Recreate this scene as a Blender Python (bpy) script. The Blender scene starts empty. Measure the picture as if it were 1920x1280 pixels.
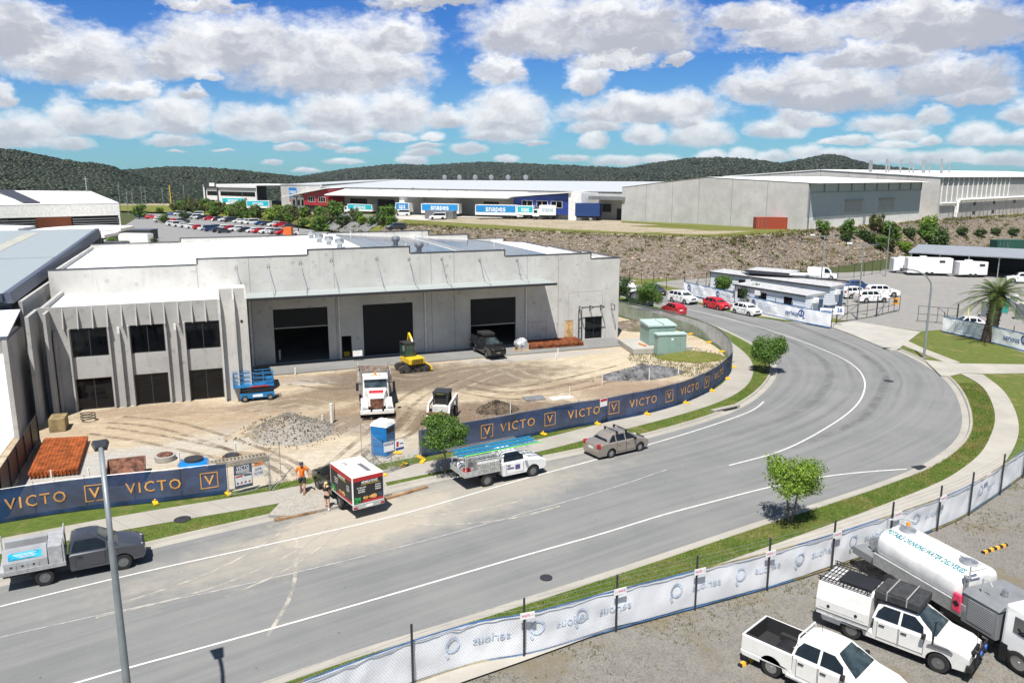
import bpy, bmesh, math, random
from mathutils import Vector, Matrix, noise
R = math.radians
S = bpy.context.scene
COL = S.collection
PI = math.pi

# ------------------------------------------------------------------ camera
CAM_H, FPX, TILT = 17.5, 1493.0, math.atan(310 / 1493.0)
cam = bpy.data.objects.new('camera', bpy.data.cameras.new('camera'))
COL.objects.link(cam)
cam.location = (0, 0, CAM_H)
cam.rotation_euler = (PI / 2 - TILT, 0, 0)
cam.data.sensor_width = 36
cam.data.lens = 36 * FPX / 1920
cam.data.clip_start = 0.3
cam.data.clip_end = 20000
S.camera = cam


def ray(px, py):
 a, b = (px - 960) / FPX, -(py - 640) / FPX
 return Vector((a, math.cos(TILT) + b * math.sin(TILT), -math.sin(TILT) + b * math.cos(TILT)))


def G(px, py, z=0.0):
 """survey point: the spot at height z seen at that photograph position"""
 r = ray(px, py)
 t = (z - CAM_H) / r.z
 return Vector((r.x * t, r.y * t, z))


def at_depth(px, py, y):
 r = ray(px, py)
 t = y / r.y
 return Vector((r.x * t, y, CAM_H + r.z * t))


# ------------------------------------------------------------------ light
SUN = Vector((0.26, 1.02, -2.22)).normalized()      # direction the light travels
sl = bpy.data.lights.new('sun', 'SUN')
sl.energy = 4.9
sl.angle = R(0.53)
sl.color = (1.0, 0.955, 0.89)
sun = bpy.data.objects.new('sun', sl)
COL.objects.link(sun)
sun.rotation_euler = SUN.to_track_quat('-Z', 'Y').to_euler()
sun.location = (0, 0, 120)
S.view_settings.view_transform = 'Standard'
S.view_settings.look = 'None'
S.view_settings.exposure = 0.66
S.view_settings.gamma = 1.0

# ------------------------------------------------------------------ node helpers
def nd(nt, t, ins=None, **props):
 n = nt.nodes.new(t)
 for k, v in props.items():
  setattr(n, k, v)
 for k, v in (ins or {}).items():
  s = n.inputs[k]
  if isinstance(v, bpy.types.NodeSocket):
   nt.links.new(v, s)
  else:
   s.default_value = v
 return n


def mth(nt, op, a, b=0.0, c=None, clamp=False):
 n = nt.nodes.new('ShaderNodeMath')
 n.operation = op
 n.use_clamp = clamp
 for i, v in enumerate((a, b, c)):
  if v is None:
   continue
  if isinstance(v, bpy.types.NodeSocket):
   nt.links.new(v, n.inputs[i])
  else:
   n.inputs[i].default_value = v
 return n.outputs[0]


def mixc(nt, fac, a, b, bt='MIX'):
 n = nt.nodes.new('ShaderNodeMix')
 n.data_type = 'RGBA'
 n.blend_type = bt
 for i, v in ((0, fac), (6, a), (7, b)):
  if isinstance(v, bpy.types.NodeSocket):
   nt.links.new(v, n.inputs[i])
  else:
   n.inputs[i].default_value = v if i == 0 else (tuple(v) + (1,) if len(v) == 3 else v)
 return n.outputs[2]


def sstep(nt, x, lo, hi, a=0.0, b=1.0):
 n = nd(nt, 'ShaderNodeMapRange', {0: x, 1: lo, 2: hi, 3: a, 4: b}, interpolation_type='SMOOTHSTEP')
 return n.outputs[0]


def nz(nt, vec, scale, detail=4, rough=0.55, dist=0.0):
 return nd(nt, 'ShaderNodeTexNoise', {'Vector': vec, 'Scale': scale, 'Detail': detail, 'Roughness': rough, 'Distortion': dist}).outputs[0]


def scl(nt, vec, s):
 return nd(nt, 'ShaderNodeMapping', {'Vector': vec, 'Scale': s}).outputs[0]


# ------------------------------------------------------------------ sky with cumulus
W = bpy.data.worlds.new('World')
S.world = W
W.use_nodes = True
nt = W.node_tree
nt.nodes.clear()
SUN_EL = math.asin(-SUN.z)
SUN_ROT = math.atan2(-SUN.x, -SUN.y)
SKY = 0.062
sky = nd(nt, 'ShaderNodeTexSky', sky_type='NISHITA', sun_disc=False, sun_elevation=SUN_EL, sun_rotation=SUN_ROT,
         air_density=1.0, dust_density=0.2, ozone_density=3.0, altitude=50)
geo = nd(nt, 'ShaderNodeTexCoord').outputs['Generated']
sx = nd(nt, 'ShaderNodeSeparateXYZ', {0: geo})
hyp = mth(nt, 'POWER', mth(nt, 'ADD', mth(nt, 'MULTIPLY', sx.outputs[0], sx.outputs[0]), mth(nt, 'MULTIPLY', sx.outputs[1], sx.outputs[1])), 0.5)
az = mth(nt, 'ARCTAN2', sx.outputs[0], sx.outputs[1])
te = mth(nt, 'DIVIDE', sx.outputs[2], mth(nt, 'MAXIMUM', hyp, 0.001))
pv0 = nd(nt, 'ShaderNodeCombineXYZ', {0: az, 1: te, 2: 0.0}).outputs[0]
# ragged edges: warp the sky position by fractal noise, finer towards the horizon
wsc = scl(nt, pv0, (1, 1.7, 1))
w1 = nd(nt, 'ShaderNodeTexNoise', {'Vector': wsc, 'Scale': 26, 'Detail': 6, 'Roughness': 0.62})
w2 = nd(nt, 'ShaderNodeTexNoise', {'Vector': wsc, 'Scale': 85, 'Detail': 5, 'Roughness': 0.62})
amp = sstep(nt, te, 0.0, 0.16, 0.26, 1.0)


def vm(op, a, b=None, c=None):
 n = nt.nodes.new('ShaderNodeVectorMath')
 n.operation = op
 for i, v in enumerate((a, b, c)):
  if v is None:
   continue
  if isinstance(v, bpy.types.NodeSocket):
   nt.links.new(v, n.inputs[i])
  else:
   n.inputs[i].default_value = v
 return n


d1 = vm('MULTIPLY', vm('SUBTRACT', w1.outputs['Color'], (0.5, 0.5, 0.5)).outputs[0], (0.062, 0.042, 0)).outputs[0]
d2 = vm('MULTIPLY', vm('SUBTRACT', w2.outputs['Color'], (0.5, 0.5, 0.5)).outputs[0], (0.017, 0.012, 0)).outputs[0]
dd = nd(nt, 'ShaderNodeVectorMath', {0: vm('ADD', d1, d2).outputs[0], 'Scale': amp}, operation='SCALE').outputs[0]
pv = vm('ADD', pv0, dd).outputs[0]
# one cumulus heap: rounded above, flat below; chained as a node group
cg = bpy.data.node_groups.new('cumulus', 'ShaderNodeTree')
for nm, st in (('P', 'NodeSocketVector'), ('F', 'NodeSocketFloat'), ('H', 'NodeSocketFloat'), ('C', 'NodeSocketVector'), ('K', 'NodeSocketVector'), ('D', 'NodeSocketFloat')):
 cg.interface.new_socket(nm, in_out='INPUT', socket_type=st)
for nm in ('F', 'H'):
 cg.interface.new_socket(nm, in_out='OUTPUT', socket_type='NodeSocketFloat')
gi = cg.nodes.new('NodeGroupInput')
go = cg.nodes.new('NodeGroupOutput')
pp = nd(cg, 'ShaderNodeVectorMath', {0: gi.outputs['F'], 1: (1e-8, 1e-8, 0), 2: gi.outputs['P']}, operation='MULTIPLY_ADD').outputs[0]   # keeps the heaps in sequence
q = nd(cg, 'ShaderNodeVectorMath', {0: pp, 1: gi.outputs['C']}, operation='SUBTRACT').outputs[0]
q = nd(cg, 'ShaderNodeVectorMath', {0: q, 1: gi.outputs['K']}, operation='MULTIPLY').outputs[0]
qs = nd(cg, 'ShaderNodeSeparateXYZ', {0: q})
yy = mth(cg, 'MAXIMUM', qs.outputs[1], mth(cg, 'MULTIPLY', qs.outputs[1], -2.3))
d = mth(cg, 'SUBTRACT', 1.0, mth(cg, 'ADD', mth(cg, 'MULTIPLY', qs.outputs[0], qs.outputs[0]), mth(cg, 'MULTIPLY', yy, yy)))
sel = sstep(cg, mth(cg, 'SUBTRACT', d, gi.outputs['F']), -0.35, 0.35)
hh = mth(cg, 'SUBTRACT', qs.outputs[1], gi.outputs['D'])
mx = nd(cg, 'ShaderNodeMix', {0: sel, 2: gi.outputs['H'], 3: hh}, data_type='FLOAT').outputs[0]
cg.links.new(mth(cg, 'MAXIMUM', d, gi.outputs['F']), go.inputs['F'])
cg.links.new(mx, go.inputs['H'])
# photo x of centre, photo y of flat base, half width, height, darkness
CLOUDS = [(40, 92, 115, 95, .55), (150, 138, 175, 90, .1), (330, 132, 80, 70, 0), (450, 112, 200, 88, .15), (620, 154, 200, 118, .1), (740, 96, 92, 76, 0), (720, 150, 110, 60, 0),
          (388, 148, 46, 22, .1), (230, 183, 75, 30, .1), (270, 176, 40, 30, 0), (360, 182, 30, 18, .2), (380, 16, 95, 20, .25), (800, 12, 120, 26, .4), (1010, 88, 150, 98, .1), (1190, 92, 150, 85, .7), (1150, 46, 170, 56, .15),
          (937, 148, 54, 56, -.1), (1100, 162, 47, 48, -.15), (1150, 122, 100, 34, .1), (1275, 118, 30, 24, .2), (1480, 84, 140, 62, .1), (1420, 46, 120, 46, .3), (1660, 62, 150, 66, .15), (1420, 182, 90, 56, .0), (1570, 194, 185, 64, .45), (1520, 160, 130, 50, 0),
          (1780, 166, 160, 62, .55), (1790, 82, 190, 86, .65), (1640, 122, 160, 50, .2), (1720, 30, 200, 40, .1), (1830, 190, 90, 40, .2),
          (132, 243, 50, 66, -.1), (220, 246, 110, 42, .1), (335, 240, 80, 70, -.05), (480, 246, 100, 52, .05), (640, 238, 105, 76, -.05), (745, 232, 80, 74, -.1), (50, 264, 100, 54, .05), (-5, 192, 40, 44, 0), (270, 180, 40, 26, 0),
          (560, 263, 130, 22, .2), (745, 262, 45, 16, -.1), (812, 260, 26, 17, -.1), (680, 260, 36, 20, .0), (130, 277, 55, 22, .3), (20, 276, 60, 18, .25), (330, 270, 60, 16, .2),
          (950, 244, 95, 84, -.1), (840, 232, 60, 34, .05), (1200, 222, 180, 46, 0), (1290, 218, 62, 50, -.1), (1175, 205, 60, 36, -.1), (945, 260, 85, 18, .05), (910, 258, 45, 20, 0), (1113, 272, 30, 34, .05), (1210, 262, 46, 36, 0), (1315, 264, 70, 46, 0), (1290, 235, 40, 20, .1), (1120, 245, 60, 24, .25),
          (1455, 252, 64, 32, -.1), (1500, 234, 70, 32, .1), (1660, 242, 85, 30, .15), (1745, 228, 45, 26, 0), (1690, 258, 60, 18, .1), (1680, 275, 55, 14, 0), (1825, 260, 52, 32, -.05), (1850, 268, 80, 22, .3), (1925, 226, 60, 42, 0), (1925, 270, 55, 26, 0), (1745, 268, 26, 16, -.05), (1600, 268, 50, 14, .3),
          (550, 283, 40, 13, .4), (660, 284, 36, 10, .4), (620, 276, 30, 9, .4), (790, 290, 42, 14, .35), (772, 303, 30, 15, -.1), (645, 305, 42, 9, .2), (510, 306, 22, 8, .1), (575, 322, 30, 8, 0), (880, 285, 36, 18, .25), (800, 276, 40, 9, .35), (950, 302, 26, 10, 0), (1000, 270, 30, 8, .4), (1070, 300, 40, 10, .2), (1160, 306, 60, 14, .2), (1240, 305, 46, 16, 0), (1335, 296, 36, 17, -.15), (1388, 296, 30, 22, -.15), (1445, 300, 44, 20, -.1), (1515, 292, 44, 22, -.15), (1570, 298, 60, 20, .05), (1640, 300, 80, 24, 0), (1720, 304, 90, 20, .25), (1800, 300, 60, 22, 0), (1880, 306, 90, 22, .2), (1560, 270, 30, 9, 0), (420, 285, 26, 6, .4), (330, 285, 18, 5, .4)]
F, Hh = -9.0, 0.0
for (px, py, hw, ht, dk) in CLOUDS:
 r = ray(px, py)
 a0, e0 = math.atan2(r.x, r.y), r.z / math.hypot(r.x, r.y)
 r1, r2 = ray(px + hw, py), ray(px, py - ht)
 ka = 1 / abs(math.atan2(r1.x, r1.y) - a0)
 ke = 1 / abs(r2.z / math.hypot(r2.x, r2.y) - e0)
 g = nd(nt, 'ShaderNodeGroup')
 g.node_tree = cg
 for k, v in (('P', pv), ('F', F), ('H', Hh), ('C', (a0, e0 + .12 / ke, 0)), ('K', (ka * .92, ke * .95, 0)), ('D', dk * .8)):
  if isinstance(v, bpy.types.NodeSocket):
   nt.links.new(v, g.inputs[k])
  else:
   g.inputs[k].default_value = v
 F, Hh = g.outputs['F'], g.outputs['H']
# the rest of the sky (overhead and behind) carries scattered cloud of the same kind
pl = nd(nt, 'ShaderNodeVectorMath', {0: geo, 'Scale': mth(nt, 'DIVIDE', 1.0, mth(nt, 'MAXIMUM', sx.outputs[2], 0.05))}, operation='SCALE').outputs[0]
gen = nz(nt, pl, 1.1, 7, 0.6)
off = mth(nt, 'MAXIMUM', sstep(nt, te, 0.21, 0.30), sstep(nt, mth(nt, 'ABSOLUTE', az), 0.66, 0.8))
fg = mth(nt, 'MULTIPLY', sstep(nt, gen, 0.52, 0.62), off)
fine = nz(nt, scl(nt, pv0, (1, 1.6, 1)), 60, 6, 0.65)
Fn = mth(nt, 'ADD', F, mth(nt, 'MULTIPLY', mth(nt, 'SUBTRACT', fine, 0.5), 0.75))
mask = sstep(nt, Fn, -0.06, 0.80)
mask = mth(nt, 'MAXIMUM', mth(nt, 'MULTIPLY', mask, mth(nt, 'SUBTRACT', 1.0, off)), fg)
puff = nz(nt, scl(nt, pv, (1, 1.5, 1)), 24, 7, 0.62)
lit = mth(nt, 'ADD', mth(nt, 'MULTIPLY', Hh, 0.85), mth(nt, 'MULTIPLY', mth(nt, 'SUBTRACT', puff, 0.5), 2.6))
lit = mth(nt, 'ADD', lit, mth(nt, 'MULTIPLY', mth(nt, 'SUBTRACT', 0.45, F), 0.55))
bright = sstep(nt, lit, -0.72, 0.66)
ccol = mixc(nt, bright, (5.3, 5.45, 6.1), (11.2, 11.2, 11.2))
ccol = mixc(nt, sstep(nt, te, 0.0, 0.10, 0.35, 0.0), ccol, (5.2, 7.0, 8.2))
blue = mixc(nt, 1.0, sky.outputs[0], mixc(nt, sstep(nt, te, 0.02, 0.2), (0.34, 0.78, 1.16), (0.13, 0.52, 1.14)), 'MULTIPLY')
cfin = mixc(nt, mth(nt, 'MULTIPLY', mask, 0.97), blue, ccol)
bg = nd(nt, 'ShaderNodeBackground', {0: cfin, 1: SKY})
# overhead and behind, only the scattered cloud is worked out
high = mixc(nt, 1.0, sky.outputs[0], (0.72, 0.76, 0.80), 'MULTIPLY')
bg2 = nd(nt, 'ShaderNodeBackground', {0: mixc(nt, mth(nt, 'MULTIPLY', sstep(nt, gen, 0.56, 0.66), 0.9), high, (6.6, 6.6, 6.6)), 1: SKY})
away = mth(nt, 'MAXIMUM', mth(nt, 'GREATER_THAN', te, 0.3), mth(nt, 'MAXIMUM', mth(nt, 'GREATER_THAN', mth(nt, 'ABSOLUTE', az), 0.8), mth(nt, 'LESS_THAN', te, -0.02)))
wo = nd(nt, 'ShaderNodeOutputWorld', {0: nd(nt, 'ShaderNodeMixShader', {0: away, 1: bg.outputs[0], 2: bg2.outputs[0]}).outputs[0]})
W.cycles.sampling_method = 'MANUAL'
W.cycles.sample_map_resolution = 512
S.cycles.max_bounces = 5
S.cycles.diffuse_bounces = 3
S.cycles.glossy_bounces = 3
S.cycles.transparent_max_bounces = 12
S.cycles.use_fast_gi = False


# ------------------------------------------------------------------ mesh builder
def T(x=0, y=0, z=0, rz=0):
 return Matrix.Translation((x, y, z)) @ Matrix.Rotation(rz, 4, 'Z')


class MB:
 def __init__(s):
  s.v, s.f, s.m = [], [], []

 def add(s, vs, fs, mi=0, M=None):
  b = len(s.v)
  s.v += [tuple(M @ Vector(p)) if M is not None else tuple(p) for p in vs]
  s.f += [tuple(i + b for i in f) for f in fs]
  s.m += [mi] * len(fs)
  return s

 def box(s, x0, x1, y0, y1, z0, z1, mi=0, M=None):
  v = [(x, y, z) for z in (z0, z1) for y in (y0, y1) for x in (x0, x1)]
  return s.add(v, [(0, 2, 3, 1), (4, 5, 7, 6), (0, 1, 5, 4), (2, 6, 7, 3), (0, 4, 6, 2), (1, 3, 7, 5)], mi, M)

 def hexa(s, b, t, mi=0, M=None):
  """four bottom corners, four top corners, same winding (counter-clockwise from above)"""
  return s.add(list(b) + list(t), [(3, 2, 1, 0), (4, 5, 6, 7)] + [(i, (i + 1) % 4, 4 + (i + 1) % 4, 4 + i) for i in range(4)], mi, M)

 def prism(s, poly, a, b, ax='y', mi=0, M=None):
  """closed 2D outline pushed from a to b along an axis"""
  n = len(poly)
  f = {'y': lambda p, t: (p[0], t, p[1]), 'z': lambda p, t: (p[0], p[1], t), 'x': lambda p, t: (t, p[0], p[1])}[ax]
  v = [f(p, a) for p in poly] + [f(p, b) for p in poly]
  fs = [tuple(range(n)), tuple(range(2 * n - 1, n - 1, -1))] + [(i + n, (i + 1) % n + n, (i + 1) % n, i) for i in range(n)]
  return s.add(v, fs, mi, M)

 def bar(s, p, q, w, h=None, mi=0, M=None):
  p, q = Vector(p), Vector(q)
  h = h or w
  d = (q - p)
  z = Vector((0, 0, 1)) if abs(d.normalized().z) < .95 else Vector((1, 0, 0))
  r = d.cross(z).normalized() * w / 2
  u = r.cross(d).normalized() * h / 2
  v = [a + r * i + u * j for a in (p, q) for i, j in ((-1, -1), (1, -1), (1, 1), (-1, 1))]
  return s.add(v, [(3, 2, 1, 0), (4, 5, 6, 7)] + [(i, (i + 1) % 4, 4 + (i + 1) % 4, 4 + i) for i in range(4)], mi, M)

 def tube(s, pts, r, n=8, mi=0, M=None, cap=True):
  pts = [Vector(p) for p in pts]
  k = len(pts)
  rs = r if isinstance(r, (list, tuple)) else [r] * k
  v, f = [], []
  ref = None
  for i, p in enumerate(pts):
   d = (pts[min(i + 1, k - 1)] - pts[max(i - 1, 0)]).normalized()
   if ref is None:
    ref = Vector((0, 0, 1)) if abs(d.z) < .9 else Vector((1, 0, 0))
   a = d.cross(ref).normalized()
   b = a.cross(d).normalized()
   ref = b
   for j in range(n):
    t = 2 * PI * j / n
    v.append(p + (a * math.cos(t) + b * math.sin(t)) * rs[i])
  for i in range(k - 1):
   for j in range(n):
    f.append((i * n + j, i * n + (j + 1) % n, (i + 1) * n + (j + 1) % n, (i + 1) * n + j))
  if cap:
   f += [tuple(range(n - 1, -1, -1)), tuple(range((k - 1) * n, k * n))]
  return s.add(v, f, mi, M)

 def lathe(s, prof, n=16, mi=0, M=None, ax='z', cap=True):
  """(radius, height) pairs turned round an axis"""
  v, f = [], []
  for (r, h) in prof:
   for j in range(n):
    t = 2 * PI * j / n
    c, e = r * math.cos(t), r * math.sin(t)
    v.append((c, e, h) if ax == 'z' else (c, h, e) if ax == 'y' else (h, c, e))
  for i in range(len(prof) - 1):
   for j in range(n):
    a, b, c, d = i * n + j, i * n + (j + 1) % n, (i + 1) * n + (j + 1) % n, (i + 1) * n + j
    f.append((a, b, c, d) if ax != 'y' else (d, c, b, a))
  if not cap:
   return s.add(v, f, mi, M)
  f.append(tuple(range(n - 1, -1, -1)) if ax != 'y' else tuple(range(n)))
  k = (len(prof) - 1) * n
  f.append(tuple(range(k, k + n)) if ax != 'y' else tuple(range(k + n - 1, k - 1, -1)))
  return s.add(v, f, mi, M)

 def quad(s, a, b, c, d, mi=0, M=None):
  return s.add([a, b, c, d], [(0, 1, 2, 3)], mi, M)

 def panel(s, pts, t, mi=0, M=None):
  """a flat outline given thickness t backwards along its normal"""
  pts = [Vector(p) for p in pts]
  nrm = (pts[1] - pts[0]).cross(pts[2] - pts[0]).normalized()
  n = len(pts)
  v = pts + [p - nrm * t for p in pts]
  fs = [tuple(range(n)), tuple(range(2 * n - 1, n - 1, -1))] + [(i + n, (i + 1) % n + n, (i + 1) % n, i) for i in range(n)]
  return s.add(v, fs, mi, M)

 def blob(s, c, r, seed=0, jit=.25, sub=1, mi=0, sq=(1, 1, 1)):
  key = sub
  if key not in MB.ICO:
   b = bmesh.new()
   bmesh.ops.create_icosphere(b, subdivisions=sub, radius=1)
   b.verts.ensure_lookup_table()
   MB.ICO[key] = ([v.co.copy() for v in b.verts], [tuple(v.index for v in f.verts) for f in b.faces])
   b.free()
  vs, fs = MB.ICO[key]
  rn = random.Random(seed)
  return s.add([(c[0] + v.x * r * sq[0] * (1 + rn.uniform(-jit, jit)), c[1] + v.y * r * sq[1] * (1 + rn.uniform(-jit, jit)), c[2] + v.z * r * sq[2] * (1 + rn.uniform(-jit, jit))) for v in vs], fs, mi)

 def mesh(s, name, mats, bevel=0.0, smooth=None, seg=2):
  me = bpy.data.meshes.new(name)
  me.from_pydata(s.v, [], s.f)
  for m in (mats if isinstance(mats, (list, tuple)) else [mats]):
   me.materials.append(m)
  me.polygons.foreach_set('material_index', s.m)
  if bevel:
   b = bmesh.new()
   b.from_mesh(me)
   bmesh.ops.remove_doubles(b, verts=b.verts, dist=1e-5)
   es = [e for e in b.edges if len(e.link_faces) == 2 and e.calc_face_angle(0) > .5]
   bmesh.ops.bevel(b, geom=es, offset=bevel, segments=seg, affect='EDGES', clamp_overlap=True, profile=.6)
   b.to_mesh(me)
   b.free()
  if smooth is not None:
   me.polygons.foreach_set('use_smooth', [True] * len(me.polygons))
   me.set_sharp_from_angle(angle=R(smooth))
  me.update()
  return me

 def build(s, name, mats, parent=None, bevel=0.0, smooth=None, loc=None, rz=0, seg=2):
  if not s.f:
   return None
  return link(name, s.mesh(name, mats, bevel, smooth, seg), parent, loc, rz)


MB.ICO = {}


def link(name, me, parent=None, loc=None, rz=0):
 o = bpy.data.objects.new(name, me)
 COL.objects.link(o)
 if parent is not None:
  o.parent = parent
 if loc is not None:
  o.location = loc
 if rz:
  o.rotation_euler = (0, 0, rz)
 return o


def tag(o, label=None, cat=None, group=None, kind=None):
 for k, v in (('label', label), ('category', cat), ('group', group), ('kind', kind)):
  if v:
   o[k] = v
 return o


def thing(name, label, cat, loc=(0, 0, 0), rz=0, group=None):
 o = bpy.data.objects.new(name, None)
 o.empty_display_size = .3
 COL.objects.link(o)
 o.location = loc
 o.rotation_euler = (0, 0, rz)
 return tag(o, label, cat, group)


def kids(o):
 return [c for c in bpy.data.objects if c.parent is o]


def copy_tree(o, parent=None, loc=None, rz=None, label=None):
 c = o.copy()
 COL.objects.link(c)
 if parent is not None:
  c.parent = parent
 if loc is not None:
  c.location = loc
 if rz is not None:
  c.rotation_euler = (0, 0, rz)
 if label:
  c['label'] = label
 for ch in o.children:
  copy_tree(ch, c)
 return c


def struct(o):
 o['kind'] = 'structure'
 return o


# ------------------------------------------------------------------ curves on the ground
def spline(pts, step=1.0):
 pts = [Vector((p[0], p[1], p[2] if len(p) > 2 else 0)) for p in pts]
 P = [pts[0] * 2 - pts[1]] + pts + [pts[-1] * 2 - pts[-2]]
 out = []
 for i in range(1, len(P) - 2):
  n = max(2, int((P[i + 1] - P[i]).length / step))
  for k in range(n):
   t = k / n
   a, b, c, d = P[i - 1], P[i], P[i + 1], P[i + 2]
   out.append(.5 * ((2 * b) + (c - a) * t + (2 * a - 5 * b + 4 * c - d) * t * t + (3 * b - a - 3 * c + d) * t ** 3))
 out.append(pts[-1])
 return out


def smooth_line(c, n=6):
 for _ in range(n):
  c = [c[0]] + [(c[i - 1] + c[i] * 2 + c[i + 1]) / 4 for i in range(1, len(c) - 1)] + [c[-1]]
 return c


def resample(c, n):
 L = [0]
 for a, b in zip(c, c[1:]):
  L.append(L[-1] + (b - a).length)
 out, j = [], 0
 for i in range(n):
  t = L[-1] * i / (n - 1)
  while j < len(L) - 2 and L[j + 1] < t:
   j += 1
  u = (t - L[j]) / max(1e-9, L[j + 1] - L[j])
  out.append(c[j].lerp(c[j + 1], min(1, u)))
 return out


class Path:
 def __init__(s, c):
  s.c = c
  s.L = [0]
  for a, b in zip(c, c[1:]):
   s.L.append(s.L[-1] + (b - a).length)

 def at(s, t):
  t = max(0, min(s.L[-1], t))
  lo, hi = 0, len(s.L) - 2
  while lo < hi:
   m = (lo + hi + 1) // 2
   if s.L[m] <= t:
    lo = m
   else:
    hi = m - 1
  u = (t - s.L[lo]) / max(1e-9, s.L[lo + 1] - s.L[lo])
  p = s.c[lo].lerp(s.c[lo + 1], u)
  d = (s.c[lo + 1] - s.c[lo]).normalized()
  return p, d, Vector((-d.y, d.x, 0))

 def near(s, p):
  best = min(range(len(s.c)), key=lambda i: (s.c[i].x - p[0]) ** 2 + (s.c[i].y - p[1]) ** 2)
  return s.L[best]


def sweep(c, prof):
 """cross-section (offset to the left of travel, height) swept along a ground line"""
 m = MB()
 n = len(prof)
 v = []
 for i, p in enumerate(c):
  d = (c[min(i + 1, len(c) - 1)] - c[max(i - 1, 0)]).normalized()
  nn = Vector((-d.y, d.x, 0))
  v += [(p.x + nn.x * o, p.y + nn.y * o, h) for o, h in prof]
 f = [(i * n + j + 1, i * n + j, (i + 1) * n + j, (i + 1) * n + j + 1) for i in range(len(c) - 1) for j in range(n - 1)]
 return m.add(v, f)


def ribbon(a, b, za, zb=None, n=120, cross=1):
 """strip between two ground lines"""
 zb = za if zb is None else zb
 A, B = resample(a, n), resample(b, n)
 v = []
 for p, q in zip(A, B):
  for k in range(cross + 1):
   t = k / cross
   e = p.lerp(q, t)
   v.append((e.x, e.y, za + (zb - za) * t))
 w = cross + 1
 f = [(i * w + k, (i + 1) * w + k, (i + 1) * w + k + 1, i * w + k + 1) for i in range(n - 1) for k in range(cross)]
 m = MB()
 m.add(v, f)
 # face up
 for i, fc in enumerate(m.f):
  p = [Vector(m.v[j]) for j in fc]
  if (p[1] - p[0]).cross(p[2] - p[0]).z < 0:
   m.f[i] = tuple(reversed(fc))
 return m


def sheet(pts, z):
 m = MB()
 p = [(q[0], q[1], z) for q in pts]
 a = sum(p[i][0] * p[(i + 1) % len(p)][1] - p[(i + 1) % len(p)][0] * p[i][1] for i in range(len(p)))
 if a < 0:
  p.reverse()
 n = len(p)
 return m.add(p + [(q[0], q[1], z - .3) for q in p], [tuple(range(n))] + [(i, i + n, (i + 1) % n + n, (i + 1) % n) for i in range(n)])


# ------------------------------------------------------------------ lettering
TXT = {}


def text_mesh(t, size, bold=0.0, shear=0.0, spacing=1.0):
 k = (t, size, bold, shear, spacing)
 if k not in TXT:
  cu = bpy.data.curves.new('lettering', 'FONT')
  cu.body = t
  cu.size = size
  cu.offset = bold
  cu.shear = shear
  cu.space_character = spacing
  cu.align_x = 'CENTER'
  cu.align_y = 'CENTER'
  cu.resolution_u = 2
  o = bpy.data.objects.new('lettering', cu)
  COL.objects.link(o)
  dg = bpy.context.evaluated_depsgraph_get()
  me = bpy.data.meshes.new_from_object(o.evaluated_get(dg))
  TXT[k] = ([v.co.copy() for v in me.vertices], [tuple(p.vertices) for p in me.polygons])
  bpy.data.objects.remove(o)
  bpy.data.curves.remove(cu)
  bpy.data.meshes.remove(me)
 return TXT[k]


def letters(mb, t, size, M, bold=0.0, width=None, shear=0.0, spacing=1.0, mi=0):
 """flat lettering in the XY plane of M, centred; width squeezes it to a measured width"""
 vs, fs = text_mesh(t, size, bold, shear, spacing)
 k = 1.0
 if width:
  w = max(v.x for v in vs) - min(v.x for v in vs)
  k = width / w
 mb.add([(v.x * k, v.y, 0) for v in vs], fs, mi, M)
 return mb


def face(p, x, n):
 """frame on a surface: x runs along the writing, n points out of the surface"""
 x, n = Vector(x).normalized(), Vector(n).normalized()
 y = n.cross(x)
 m = Matrix((x, y, n)).transposed().to_4x4()
 m.translation = Vector(p)
 return m
# ------------------------------------------------------------------ materials
MATS = {}


def newmat(name):
 m = bpy.data.materials.new(name)
 m.use_nodes = True
 nt = m.node_tree
 b = nt.nodes['Principled BSDF']
 return m, nt, b


def lk(nt, a, s):
 if isinstance(a, bpy.types.NodeSocket):
  nt.links.new(a, s)
 else:
  s.default_value = a


def bumpn(nt, h, strength, dist, bsdf):
 n = nd(nt, 'ShaderNodeBump', {'Strength': strength, 'Distance': dist, 'Height': h})
 nt.links.new(n.outputs[0], bsdf.inputs['Normal'])


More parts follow.
